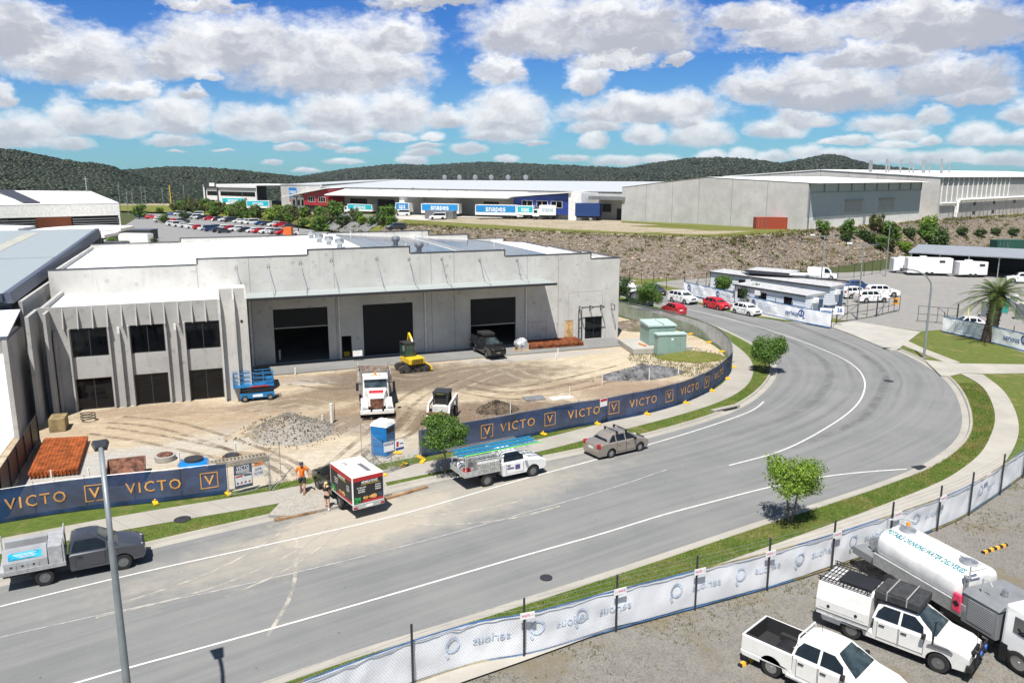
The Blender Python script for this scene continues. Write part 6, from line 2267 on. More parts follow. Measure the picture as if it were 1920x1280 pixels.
def mesh_panel_run(label, pts, z=ZF):
 """bare temporary fence panels"""
 P = Path([Vector((p[0], p[1], 0)) for p in pts])
 t = thing('mesh_fence', label, 'fence', (pts[0][0], pts[0][1], z))
 m, uv_ = wall_on(P, 0, P.L[-1], .1, 1.95, 0, .5, 0, 0, z, 1)
 me = m.mesh('mesh', m_weld)
 set_uv(me, uv_)
 adopt(t, link('mesh', me))
 posts(t, P, frange(0, P.L[-1], 2.2), z, z + 2.05, .02, m_galv)
 rail(t, P, 0, P.L[-1], z + 1.97, .02, m_galv)
 rail(t, P, 0, P.L[-1], z + .12, .02, m_galv)
 return t, P


gate, _ = mesh_panel_run('open mesh panel standing back from the footpath beside the orange shirted man', [G(506, 921, ZF), G(527, 893, ZF)])
m = MB().bar(G(511, 921, ZF) + Vector((0, 0, .1)), G(541, 905, ZF) + Vector((.3, 0, 1.0)), .04)
adopt(gate, m.build('brace', m_galv))
tf, tP = mesh_panel_run('bare mesh panels around the blue portable toilet', [G(678, 852, ZF), G(717, 891, ZF), G(790, 865, ZF)])
for k, q in enumerate(((716, 893), (757, 874), (793, 866))):
 p = G(q[0], q[1], ZF)
 fence_foot(p, R(40 + 20 * k), 'yellow foot block under the bare mesh panels by the blue toilet')
p = G(744, 850, ZF)
fence_foot(p + Vector((0, 0, .0)), R(10), 'yellow foot block on the grass beside the blue toilet')
sf, sP = mesh_panel_run('mesh panel carrying the builder notice boards beside the navy banner', [G(430, 932, ZF), G(508, 915, ZF)])


def board(label, px0, px1, pyt, pyb, base, mt, cat='sign'):
 """upright board on the fence line through a ground point"""
 b_ = G(base[0], base[1], ZF)
 r0, r1 = ray(px0, pyb), ray(px1, pyb)
 n = Vector((.62, -.78, 0)).normalized()
 hit = lambda px, py: (lambda r: r * ((b_ - Vector((0, 0, CAM_H))).dot(n) / r.dot(n)))(ray(px, py)) + Vector((0, 0, CAM_H))
 A1, B1, C1 = hit(px0, pyb), hit(px1, pyb), hit(px0, pyt)
 w_, h_ = (B1 - A1).xy.length, C1.z - A1.z
 t = thing('sign_board', label, cat, (A1 + B1) / 2 + n * .05, math.atan2(B1.y - A1.y, B1.x - A1.x))
 MB().box(-w_ / 2, w_ / 2, -.02, 0, 0, h_).build('panel', mt, t)
 return t, w_, h_


m_bnavy = mat('board navy', (.025, .045, .10), .5)
t, w_, h_ = board('builder notice board with navy header, white safety panel and rows of pictograms', 440, 474, 869, 913, (455, 922), m_bnavy)
MB().box(-w_ * .46, w_ * .46, -.024, -.0205, h_ * .14, h_ * .60).build('white_panel', m_inkw, t)
l_ = letters(MB(), 'VICTO', .3, face((0, -.022, h_ * .87), (1, 0, 0), (0, -1, 0)), .008, w_ * .72, 0, 1.2)
for k in range(4):
 l_.box(-w_ * .40, w_ * .38 - .06 * (k % 2), -.023, -.0205, h_ * (.76 - .045 * k), h_ * (.78 - .045 * k))
l_.build('lettering', m_inkw, t)
m = MB()
for k in range(4):
 m.lathe([(.001, -.027), (.06, -.027), (.06, -.0245)], 10, k % 2, Matrix.Translation((-w_ * .34 + k * w_ * .22, 0, h_ * .24)), ax='y')
m.box(-w_ * .42, -w_ * .04, -.027, -.0245, h_ * .49, h_ * .56, 1).box(w_ * .04, w_ * .42, -.027, -.0245, h_ * .49, h_ * .56, 0)
m.build('pictogram', [m_bnavy, m_inkr], t)['kind'] = 'stuff'
t, w_, h_ = board('small white site access sign hung beside the navy notice board', 474, 495, 872, 892, (484, 918), m_inkw)
l_ = letters(MB(), 'SITE', .2, face((0, -.022, h_ * .68), (1, 0, 0), (0, -1, 0)), .006, w_ * .6)
letters(l_, 'ACCESS', .2, face((0, -.022, h_ * .32), (1, 0, 0), (0, -1, 0)), .006, w_ * .8)
l_.build('lettering', m_bnavy, t)
MB().box(-w_ * .35, w_ * .4, -.025, 0, h_ + .01, h_ + .22).build('rag', mat('orange cloth', (.75, .22, .03), .8, var=.3), t, bevel=.05)
t, w_, h_ = board('white notice with blue header on the mesh in front of the toilet', 719, 738, 828, 845, (728, 888), m_inkw)
m = MB().box(-w_ * .45, w_ * .45, -.025, -.0205, h_ * .68, h_ * .94)
m.build('header', mat('notice blue', (.03, .06, .22), .5), t)
l_ = letters(MB(), 'NOTICE', .13, face((0, -.027, h_ * .81), (1, 0, 0), (0, -1, 0)), .004, w_ * .7)
l_.build('lettering', m_inkw, t)
t, w_, h_ = board('white notice with purple foot and red figure, on the mesh beside the blue header notice', 740, 757, 824, 843, (750, 882), m_inkw)
m = MB().box(-w_ * .45, w_ * .45, -.025, -.0205, h_ * .06, h_ * .28, 0).box(-w_ * .36, -w_ * .12, -.025, -.0205, h_ * .4, h_ * .9, 1).box(0, w_ * .4, -.025, -.0205, h_ * .6, h_ * .7, 0)
m.build('print', [mat('notice blue', (.03, .06, .22), .5), m_inkr], t)
t, w_, h_ = board('small red topped danger sign above the navy banner', 1124, 1137, 746, 761, (1130, 797), m_inkw)
MB().box(-w_ * .46, w_ * .46, -.025, -.0205, h_ * .62, h_ * .95).build('header', m_inkr, t)

# near fence with white banners: posts, chain link, wires
n0, n1 = s_at(pFB, 700, z=.06) - 8, pFB.L[-1] - 8
ZN = ZY
fb = fence_run('banner_fence', 'chain link fence hung with white banners between the verge and the near gravel yard', pFB, n0, n1, ZN, 3)
m, uv_ = wall_on(pFB, n0, n1, .12, 1.72, .05, .22, .09, 4, ZN, 7)
bn = adopt(fb, m.build('banner', m_banner, smooth=80))
m, uv_ = wall_on(pFB, n0, n1, .05, 1.86, -.05, .5, 0, 0, ZN, 1)
me = m.mesh('chain_link', m_link)
set_uv(me, uv_)
adopt(fb, link('chain_link', me))
PPX = (772, 983, 1153, 1301, 1437, 1557, 1664, 1755, 1814, 1872, 1915)
pss = [s_at(pFB, px, z=ZN) for px in PPX]
posts(fb, pFB, pss, ZN, ZN + 2.42, .045, m_dark, -.07)
for z in (1.98, 2.2, 2.38):
 rail(fb, pFB, n0, n1, ZN + z, .006, m_galv, -.07, 'wire')
rng = random.Random(5)
k = n0
m_hem = [m_edge, mat('ochre hem', (.45, .36, .16), .8, var=.3, vs=2)]
i = 0
while k < n1 - 1:
 L_ = rng.uniform(3.5, 7)
 for z in (.10, 1.74):
  adopt_child(bn, wall_on(pFB, k, min(n1, k + L_), z - .03, z + .035, -.02, .4, .03, 7, ZN, 1)[0].build('hem', m_hem[(i + (z > 1)) % 2 if rng.random() < .8 else 0]))
 k += L_
 i += 1
DRN = (.05, .09, 4, .12, 1.72, ZN)
for px in (850, 1010, 1090, 1270, 1390, 1500, 1600, 1720, 1840):
 s_ = s_at(pFB, px, z=1)
 m = MB()
 for k in range(20):
  a_, b_ = k * PI / 10, (k + 1) * PI / 10
  m.add([(.30 * math.cos(a_), .30 * math.sin(a_), 0), (.30 * math.cos(b_), .30 * math.sin(b_), 0), (.20 * math.cos(b_), .20 * math.sin(b_), 0), (.20 * math.cos(a_), .20 * math.sin(a_), 0)], [(0, 1, 2, 3)])
 m.quad((.14, -.42, 0), (.24, -.48, 0), (.32, -.28, 0), (.22, -.22, 0))
 adopt_child(bn, on_path(pFB, m, s_, ZN + 1.05, 0, -1, DRN).build('emblem', m_bprint))
 m = letters(MB(), 'serious', .5, Matrix.Identity(4), .004)
 adopt_child(bn, on_path(pFB, m, s_ + 1.5, ZN + 1.0, 0, -1, DRN).build('lettering', m_bprint))
m_pink = mat('pink lettering', (.62, .10, .22), .6)
for px, tx in ((985, 'WASTE - 1'), (1157, '1 - WASTE'), (1307, 'WASTE - 1'), (1441, 'WASTE - 4'), (1565, 'WASTE'), (1679, 'WASTE'), (1762, 'WASTE'), (1848, 'WASTE')):
 s_ = s_at(pFB, px, z=1.7)
 p, d_, nn = pFB.at(s_)
 q = p - nn * .14
 t = thing('bay_sign', 'small white bay sign with pink lettering wired to a near fence post', 'sign', (q.x, q.y, ZN + 1.62), math.atan2(d_.y, d_.x) , 'waste bay signs')
 if tx == 'WASTE':
  t['label'] = 'small white bay sign with one pink word on the near fence'
 MB().box(-.28, .28, -.015, 0, 0, .26).build('plate', m_inkw, t)
 letters(MB(), tx, .13, face((0, -.018, .13), (1, 0, 0), (0, -1, 0)), .004, .44).build('lettering', m_pink, t)
p0 = G(770, 1420)
# yard banner fences across the road
def yard_banner(label, pts, zt=1.75, words=(), lines=(), emblems=(), seed=9):
 P = Path(resample(spline(pts, 1), 60))
 t = thing('banner_fence', label, 'fence', (P.c[0].x, P.c[0].y, ZV))
 m, uv_ = wall_on(P, 0, P.L[-1], .1, zt, 0, .25, .10, seed, ZV, 7)
 bn = adopt(t, m.build('banner', m_banner, smooth=80))
 posts(t, P, frange(0, P.L[-1], 3.0), ZV, ZV + 2.3, .04, m_dark, .12)
 for z in (.1, zt):
  adopt_child(bn, wall_on(P, 0, P.L[-1], z - .07, z + .03, -.02, .4, .02, 3, ZV, 1)[0].build('hem', m_edge))
 for s_ in words:
  adopt_child(bn, on_path(P, letters(MB(), 'serious', .85, Matrix.Identity(4), .012, 2.1), s_, ZV + .95, 0, 1, (0, .10, seed, .1, zt, ZV)).build('lettering', m_bblue))
 for s_ in emblems:
  m = MB()
  for k in range(24):
   a_, b_ = k * PI / 12, (k + 1) * PI / 12
   m.add([(.44 * math.cos(a_), .44 * math.sin(a_), 0), (.44 * math.cos(b_), .44 * math.sin(b_), 0), (.28 * math.cos(b_), .28 * math.sin(b_), 0), (.28 * math.cos(a_), .28 * math.sin(a_), 0)], [(0, 3, 2, 1)])
  m.quad((.20, -.62, 0), (.34, -.70, 0), (.44, -.42, 0), (.30, -.36, 0)).quad((.36, -.60, 0), (.56, -.60, 0), (.56, -.52, 0), (.36, -.52, 0))
  letters(m, 'S', .55, Matrix.Identity(4), .02)
  adopt_child(bn, on_path(P, m, s_, ZV + 1.15, 0, 1, (0, .10, seed, .1, zt, ZV)).build('emblem', m_bblue))
 for s_ in lines:
  m = MB()
  for k in range(5):
   w_ = (3.0, 2.4, 1.9, 2.3, 3.2)[k]
   x = 0
   while x < w_:
    L_ = .18 + .16 * ((k * 7 + int(x * 10)) % 3)
    m.quad((x, 1.35 - k * .22, 0), (x + L_, 1.35 - k * .22, 0), (x + L_, 1.43 - k * .22, 0), (x, 1.43 - k * .22, 0))
    x += L_ + .09
  adopt_child(bn, on_path(P, m, s_, ZV, 0, 1, (0, .10, seed, .1, zt, ZV)).build('small_print', m_bprint))
 return t


yard_banner('long white banner fence in front of the grey site offices', [G(1282, 551, ZV), G(1345, 566, ZV), G(1430, 588, ZV), G(1500, 604, ZV), G(1557, 615, ZV)], 1.85, (15.5, 24.0), (2.4, 9.0, 17.8), (1.3, 8.4, 16.7, 25.5))
yard_banner('white banner fence beneath the palm on the grass corner', [G(1766, 622, ZV), G(1840, 638, ZV), G(1925, 660, ZV), G(2040, 690, ZV)], 1.8, (9.0, 18), (1.6, 12), (10.6,), 12)

# ------------------------------------------------------------------ people
def grow(name, pts, edges, rad, parent, mt, root=0, sub=2, loc=None):
 me = bpy.data.meshes.new(name)
 me.from_pydata([Vector(p) for p in pts], edges, [])
 o = bpy.data.objects.new(name, me)
 COL.objects.link(o)
 sk = o.modifiers.new('skin', 'SKIN')
 sk.use_smooth_shade = True
 for i, v in enumerate(me.skin_vertices[0].data):
  r_ = rad[i]
  v.radius = (r_, r_) if not isinstance(r_, tuple) else r_
  v.use_root = i == root
 o.modifiers.new('sub', 'SUBSURF').levels = sub
 dg = bpy.context.evaluated_depsgraph_get()
 nm = bpy.data.meshes.new_from_object(o.evaluated_get(dg))
 nm.materials.clear()
 nm.materials.append(mt)
 bpy.data.objects.remove(o)
 bpy.data.meshes.remove(me)
 nm.polygons.foreach_set('use_smooth', [True] * len(nm.polygons))
 return link(name, nm, parent, loc)


m_skin = mat('skin', (.50, .27, .185), .5)
m_skin2 = mat('fair skin', (.60, .36, .27), .5)


def person(label, loc, rz, k, arms, legs, skin, shirt, shorts, hair, shoe, sleeve=True, female=False, hat=None, long_hair=False):
 """arms: (elbow, wrist) per side; legs: (knee, ankle) per side, in metres for a 1.75 m figure facing -y"""
 t = thing('person', label, 'person', loc, rz)
 sw, hw_ = (.20, .10) if not female else (.17, .10)
 tr_ = (.125, .165) if not female else (.105, .135)
 pts = [(0, 0, .94), (0, 0, 1.10), (0, .01, 1.30), (0, .01, 1.46), (0, 0, 1.54), (0, -.01, 1.60), (0, -.015, 1.68)]
 rad = [(.125, .155), (.10, .13 if female else .15), tr_, (.085, .12), .055, .075, .06]
 ed = [(i, i + 1) for i in range(6)]

 def add(p, r_, frm):
  pts.append(p)
  rad.append(r_)
  ed.append((frm, len(pts) - 1))
  return len(pts) - 1
 for s_, (el, wr) in zip((-1, 1), arms):
  a = add((s_ * sw, .01, 1.43), .060, 3)
  e = add(el, .042, a)
  w_ = add(wr, .028, e)
  d_ = (Vector(wr) - Vector(el)).normalized()
  pm2 = add(tuple(Vector(wr) + d_ * .07), (.032, .022), w_)
  sd = Vector((0, 1, 0)) if abs(d_.y) < .8 else Vector((0, 0, 1))
  sd = (sd - d_ * sd.dot(d_)).normalized()
  cu = d_.cross(sd) * s_
  for j, (o_, l_) in enumerate(((-.030, .070), (-.010, .080), (.010, .076), (.028, .058))):
   f0 = Vector(wr) + d_ * .085 + sd * o_
   f1 = add(tuple(f0 + d_ * l_ * .5 + cu * .006), .0095, pm2)
   add(tuple(f0 + d_ * l_ * .85 + cu * .028), .008, f1)
  th = add(tuple(Vector(wr) + d_ * .045 - sd * .045), .011, w_)
  add(tuple(Vector(wr) + d_ * .085 - sd * .062 + cu * .01), .0095, th)
 for s_, (kn, an) in zip((-1, 1), legs):
  h_ = add((s_ * hw_, 0, .86), .095, 0)
  k_ = add(kn, .062, h_)
  c_ = add(tuple(Vector(kn).lerp(Vector(an), .35) + Vector((0, .02, 0))), .056, k_)
  a_ = add(an, .036, c_)
  add((an[0], an[1] - .15, max(.035, an[2] - .07)), .034, a_)
 grow('body', pts, ed, rad, t, skin)
 # clothes
 P_ = [(0, 0, .93), (0, 0, 1.08), (0, .01, 1.30), (0, .01, 1.46)]
 r_ = [(.14, .175), (.125, .165), (tr_[0] + .022, tr_[1] + .022), (.095, .13)]
 if female:
  P_, r_ = P_[1:], r_[1:]
  P_[0] = (0, 0, 1.16)
  r_[0] = (.118, .142)
 E_ = [(i, i + 1) for i in range(len(P_) - 1)]
 if sleeve:
  for s_, (el, wr) in zip((-1, 1), arms):
   P_.append((s_ * sw, .01, 1.43))
   r_.append(.078)
   E_.append((len(E_) and [i for i, q in enumerate(P_) if abs(q[2] - 1.46) < .01][0], len(P_) - 1))
   P_.append(tuple(Vector((s_ * sw, .01, 1.43)).lerp(Vector(el), .72)))
   r_.append(.066)
   E_.append((len(P_) - 2, len(P_) - 1))
 grow('shirt', P_, E_, r_, t, shirt)
 P_, r_, E_ = [(0, 0, 1.0), (0, 0, .90)], [(.125, .155), (.14, .175)], [(0, 1)]
 for s_, (kn, an) in zip((-1, 1), legs):
  P_.append((s_ * hw_, 0, .84))
  r_.append(.105)
  E_.append((1, len(P_) - 1))
  P_.append(tuple(Vector((s_ * hw_, 0, .84)).lerp(Vector(kn), .82 if not female else .5)))
  r_.append(.088)
  E_.append((len(P_) - 2, len(P_) - 1))
 grow('shorts', P_, E_, r_, t, shorts, 1)
 for s_, (kn, an) in zip((-1, 1), legs):
  zz = max(.0, an[2] - .09)
  m = MB().prism([(an[1] + .07, zz), (an[1] - .20, zz), (an[1] - .21, zz + .04), (an[1] - .10, zz + .09), (an[1] - .03, zz + .14), (an[1] + .06, zz + .14)], an[0] - .048, an[0] + .048, 'x')
  m.build('shoe', shoe, t, bevel=.02)
 hd = MB()
 hd.lathe([(.001, 1.745), (.06, 1.735), (.095, 1.69), (.102, 1.65), (.09, 1.62), (.07, 1.605), (.001, 1.605)], 14, 0, T(0, .018, 0))
 ho = hd.build('hair', hair, t, smooth=60)
 fa = MB()
 for s_ in (-1, 1):
  fa.lathe([(.001, 0), (.012, .003), (.001, .008)], 8, 0, face((s_ * .028, -.088, 1.645), (1, 0, 0), (0, -1, 0)))
  fa.box(s_ * .085 - .01, s_ * .085 + .01, -.02, .02, 1.61, 1.66, 1)
 fa.prism([(-.085, 1.645), (-.112, 1.612), (-.08, 1.606)], -.012, .012, 'x', 1)
 fa.box(-.022, .022, -.088, -.080, 1.582, 1.590, 2)
 fa.build('face', [mat('eye dark', (.03, .025, .02), .3), skin, mat('lip', (.40, .14, .12), .5)], t)
 if hat:
  m = MB()
  m.lathe([(.108, 1.675), (.108, 1.70), (.095, 1.745), (.05, 1.775), (.001, 1.78)], 14, 0, T(0, .012, 0))
  m.prism([(-.09, 1.675), (-.20, 1.662), (-.20, 1.668), (-.09, 1.69)], -.075, .075, 'x')
  m.build('cap', hat, t, smooth=60)
 if long_hair:
  grow('ponytail', [(0, .08, 1.70), (0, .135, 1.62), (.01, .14, 1.48), (.02, .13, 1.36)], [(0, 1), (1, 2), (2, 3)], [.05, .055, .045, .02], t, hair)
 t.scale = (k, k, k)
 return t


mc = G(568, 924, ZV + .02)
man = person('man in an orange work shirt, dark shorts and cap walking across the site entrance', (mc.x, mc.y, ZV + .02), R(8), 1.0,
             (((-.27, .03, 1.16), (-.26, -.08, .93)), ((.30, .04, 1.17), (.38, -.02, .95))),
             (((-.10, .06, .50), (-.10, .20, .12)), ((.10, -.10, .49), (.09, -.16, .09))),
             m_skin, mat('orange work shirt', (.85, .16, .008), .8, var=.1), mat('charcoal shorts', (.03, .03, .032), .9), mat('dark hair', (.03, .022, .018), .8), mat('work boot', (.12, .075, .045), .8), hat=mat('navy cap', (.03, .032, .045), .8))
man.scale = (1.16, 1.16, 1.03)
wc = G(614, 956, ZR + .03)
person('blonde woman in black top and black shorts standing at the food truck', (wc.x, wc.y, ZR + .03), R(160), .93,
       (((-.27, -.12, 1.22), (-.22, -.34, 1.20)), ((.27, -.05, 1.17), (.42, -.16, 1.10))),
       (((-.10, -.02, .49), (-.11, .0, .09)), ((.10, -.03, .49), (.13, -.02, .09))),
       m_skin2, mat('black knit', (.012, .012, .013), .9), mat('black knit', (.012, .012, .013), .9), mat('blonde hair', (.62, .44, .20), .6), mat('white trainer', (.75, .74, .72), .6), sleeve=True, female=True, long_hair=True)
# ------------------------------------------------------------------ plant on the site
m_yellow = mat('machine yellow', (.72, .47, .015), .4, coat=.3, dirt=.15)
m_mblue = mat('lift blue', (.01, .17, .40), .4, coat=.3)
m_rust = mat('rust', (.27, .085, .030), .9, var=.45, vs=3)
m_rustd = mat('dark rust', (.15, .065, .04), .9, var=.5, vs=3)
m_dusty = mat('dusty white', (.74, .73, .70), .4, coat=.4, dirt=.25)
m_track = mat('track rubber', (.055, .05, .045), .9, var=.4, vs=6)
m_bobw = mat('loader white', (.66, .66, .63), .45, dirt=.3)


def track_belt(m, x0, x1, y0, y1, h, mi=0):
 r = h / 2
 o = [(x0 + r - r * math.cos(PI / 2 - k * PI / 6 - PI / 2 + PI / 2), 0) for k in range(0)]
 for k in range(7):
  a = PI / 2 + k * PI / 6
  o.append((x0 + r + r * math.cos(a), r + r * math.sin(a)))
 for k in range(7):
  a = -PI / 2 + k * PI / 6
  o.append((x1 - r + r * math.cos(a), r + r * math.sin(a)))
 return m.prism(o, y0, y1, 'y', mi)


# excavator, side on
c = G(772, 696, ZS)
ex = thing('excavator', 'small yellow excavator with glazed cab in front of the closed roller door', 'excavator', (c.x, c.y + .5, ZS), WR + R(2))
for y in (-.75, .75):
 m = track_belt(MB(), -1.45, 1.45, y - .22, y + .22, .62)
 for k in range(22):
  x = -1.1 + k * .105
  m.box(x, x + .05, y - .23, y + .23, .615, .645)
 m.build('track', m_track, ex, smooth=40)
 m = MB()
 for x in (-1.1, -.5, 0, .5, 1.1):
  m.lathe([(.001, 0), (.15, 0), (.15, .02), (.001, .03)], 10, 0, T(x, y - .25, .31) @ Matrix.Rotation(PI / 2, 4, 'X'))
 m.build('rollers', m_dark, ex)
MB().box(-.8, .8, -.6, .6, .35, .72).build('undercarriage', m_dark, ex)
MB().box(-.35, 1.15, -.75, .8, .74, 1.30).build('counterweight', m_yellow, ex, bevel=.1)
MB().box(-1.1, -.36, -.75, .8, .74, 1.2).build('deck', m_yellow, ex, bevel=.05)
m = MB()
for k in range(4):
 m.box(1.0, 1.17, -.5, .6, .86 + k * .11, .90 + k * .11)
m.build('grille', m_trim, ex)
m = MB()
for x, y in ((-1.05, -.72), (.1, -.72), (-1.05, .18), (.1, .18)):
 m.bar((x, y, 1.2), (x + .05, y, 2.55), .07)
m.box(-1.08, .2, -.76, .22, 2.5, 2.58)
m.build('cab_frame', m_dark, ex)
MB().box(-1.02, .12, -.70, .15, 1.25, 2.5).build('cab_glass', mat('green glass', (.02, .06, .045), .05, spec=.8), ex)
m = MB()
for a, b_, w_ in (((-.5, .5, 1.1), (-1.3, .5, 2.6), .26), ((-1.3, .5, 2.6), (-2.0, .55, 3.0), .24), ((-2.0, .55, 3.0), (-2.6, .6, 1.6), .18)):
 m.bar(a, b_, w_ * .7, w_)
m.build('boom', m_yellow, ex)
MB().prism([(-2.5, 1.7), (-2.9, 1.4), (-2.95, 1.0), (-2.6, .85), (-2.3, 1.1)], .35, .85, 'y').build('bucket', m_rustd, ex)
MB().tube([(-.2, .45, 1.6), (-1.2, .45, 2.75)], .06, 8).build('ram', m_galv, ex)
m = MB().box(1.45, 1.62, -1.0, 1.0, .1, .42)
m.bar((.8, -.4, .4), (1.5, -.4, .25), .12).bar((.8, .4, .4), (1.5, .4, .25), .12)
m.build('blade', m_yellow, ex)

for o in ex.children:
 if o.name.split('.')[0] not in ('track', 'rollers', 'undercarriage', 'blade'):
  o.rotation_euler = (0, 0, -PI / 2 + .12)

# bonneted tipper facing the viewer
a, b_ = G(708, 786, ZS), G(712, 700, ZS)
h = math.atan2((a - b_).y, (a - b_).x) + R(3)
dtk = thing('dump_truck', 'white bonneted tipper truck with red bonnet flash and rusty steel body', 'truck', a + Vector((math.cos(h) * -.9, math.sin(h) * -.9, 0)), h)
for ax, du in ((0, False), (-4.2, True), (-5.5, True)):
 for s_ in (-1, 1):
  make_wheel(dtk, ax, s_ * 1.08, .50, .28, m_steelrim, 20, du)
m = MB()
for s_ in (-.42, .42):
 m.box(-6.2, 1.0, s_ - .07, s_ + .07, .62, .86)
m.box(-2.2, -.8, -1.1, -.55, .5, 1.0).box(-2.2, -.8, .55, 1.1, .5, 1.0)
m.build('chassis', m_trim, dtk)
m = MB()
m.hexa([(-.9, -.78, .95), (.86, -.60, .95), (.86, .60, .95), (-.9, .78, .95)], [(-.9, -.80, 1.92), (.80, -.50, 1.62), (.80, .50, 1.62), (-.9, .80, 1.92)])
m.build('bonnet', m_dusty, dtk, bevel=.06)
for s_ in (-1, 1):
 MB().hexa([(-.75, s_ * .62 if s_ > 0 else -1.2, .62), (.80, s_ * .62 if s_ > 0 else -1.2, .72), (.80, 1.2 if s_ > 0 else -.62, .72), (-.75, 1.2 if s_ > 0 else -.62, .62)],
              [(-.6, s_ * .62 if s_ > 0 else -1.16, 1.28), (.55, s_ * .62 if s_ > 0 else -1.1, 1.3), (.55, 1.1 if s_ > 0 else -.62, 1.3), (-.6, 1.16 if s_ > 0 else -.62, 1.28)]).build('mudguard', m_dusty, dtk, bevel=.1)
 MB().box(.80, .83, min(s_ * .72, s_ * 1.08), max(s_ * .72, s_ * 1.08), .86, 1.02).build('headlight', m_lens, dtk)
 m = MB().box(-1.3, -1.05, min(s_ * 1.25, s_ * 1.45), max(s_ * 1.25, s_ * 1.45), 1.7, 2.25)
 m.bar((-1.2, s_ * .95, 2.2), (-1.2, s_ * 1.3, 2.2), .04)
 m.build('mirror', m_trim, dtk)
 MB().tube([(-2.35, s_ * .98, .9), (-2.35, s_ * .98, 2.9)], .09, 8).build('exhaust', m_galv, dtk, smooth=40)
MB().box(.82, .86, -.48, .48, .80, 1.55).build('grille', m_rustd, dtk, bevel=.03)
MB().box(.80, 1.0, -1.22, 1.22, .42, .74).build('bumper', m_dusty, dtk, bevel=.04)
MB().box(1.001, 1.015, -.95, -.62, .52, .64).build('number_plate', m_plate, dtk)
MB().hexa([(-.35, -.55, 1.825), (.15, -.5, 1.74), (.15, .5, 1.74), (-.35, .55, 1.825)], [(-.3, -.5, 1.88), (.10, -.42, 1.80), (.10, .42, 1.80), (-.3, .5, 1.88)]).build('bonnet_flash', mat('flash red', (.42, .02, .03), .4), dtk)
m = MB().hexa([(-2.2, -.98, .95), (-.9, -.98, .95), (-.9, .98, .95), (-2.2, .98, .95)], [(-2.2, -.95, 2.75), (-1.12, -.92, 2.72), (-1.12, .92, 2.72), (-2.2, .95, 2.75)])
m.build('cab', m_dusty, dtk, bevel=.08)
MB().quad((-.925, -.84, 1.96), (-.925, .84, 1.96), (-1.075, .80, 2.52), (-1.075, -.80, 2.52)).build('windscreen', m_scr, dtk)
MB().box(-1.25, -.92, -.9, .9, 2.55, 2.62).build('sun_visor', m_dusty, dtk)
m = MB()
for y in (-.3, -.1, .1, .3):
 m.box(-1.3, -1.2, y - .05, y + .05, 2.76, 2.82)
m.build('roof_lamp', m_amber, dtk)['kind'] = 'stuff'
MB().lathe([(.09, 0), (.08, .16), (.001, .2)], 10).build('beacon', m_amber, dtk, loc=(-1.6, 0, 2.78))
m = MB()
t = 1.18
m.hexa([(-6.6, -t, 1.05), (-2.5, -t, 1.05), (-2.5, t, 1.05), (-6.6, t, 1.05)], [(-6.6, -t, 1.12), (-2.5, -t, 1.12), (-2.5, t, 1.12), (-6.6, t, 1.12)])
for s_ in (-1, 1):
 m.box(-6.6, -2.5, min(s_ * t, s_ * (t + .07)), max(s_ * t, s_ * (t + .07)), 1.05, 2.55)
 for k in range(6):
  x = -6.4 + k * .75
  m.box(x, x + .12, min(s_ * (t + .071), s_ * (t + .14)), max(s_ * (t + .071), s_ * (t + .14)), 1.1, 2.5, 0)
m.box(-2.5, -2.42, -t, t, 1.05, 2.85)
m.box(-6.66, -6.6, -t, t, 1.05, 2.3)
m.build('tipper_body', mat('dusty steel', (.33, .29, .25), .8, var=.3, vs=2), dtk)
m = MB().hexa([(-6.5, -1.1, 1.13), (-2.6, -1.1, 1.13), (-2.6, 1.1, 1.13), (-6.5, 1.1, 1.13)], [(-6.5, -1.1, 1.5), (-2.6, -1.1, 1.6), (-2.6, 1.1, 1.6), (-6.5, 1.1, 1.5)])
m.build('load', m_rust, dtk)

# skid steer loader
c = G(826, 790, ZS)
sk = thing('skid_loader', 'white and black skid steer loader standing on the dark earth behind the street tree', 'loader', c + Vector((.1, .9, 0)), R(-100))
for x in (-.6, .6):
 for s_ in (-1, 1):
  make_wheel(sk, x, s_ * .76, .42, .28, m_steelrim, 18)
MB().box(-1.1, .75, -.60, .60, .28, 1.15).build('chassis', m_bobw, sk, bevel=.06)
m = MB()
for x, y in ((-.5, -.5), (.65, -.5), (-.5, .5), (.65, .5)):
 m.bar((x, y, 1.1), (x * .9, y, 2.05), .10)
m.box(-.55, .68, -.58, .58, 2.0, 2.12)
m.build('cage', m_dark, sk)
MB().box(-.45, .5, -.46, .46, 1.15, 2.0).build('cab_interior', m_black, sk)
MB().box(.60, .66, -.3, .3, 1.95, 2.02).build('hi_vis_band', mat('lime', (.45, .62, .05), .5), sk)
for s_ in (-1, 1):
 m = MB()
 y = s_ * .78
 m.bar((-1.2, y, 1.5), (.95, y, 1.25), .14, .24).bar((.95, y, 1.25), (1.35, y, .45), .13, .26).bar((-1.15, y, 1.5), (-1.05, y, .7), .14, .3)
 m.build('lift_arm', m_bobw, sk)
MB().prism([(1.25, .1), (2.0, .08), (2.02, .14), (1.45, .25), (1.4, .75), (1.25, .8)], -.85, .85, 'y').build('bucket', m_rustd, sk)

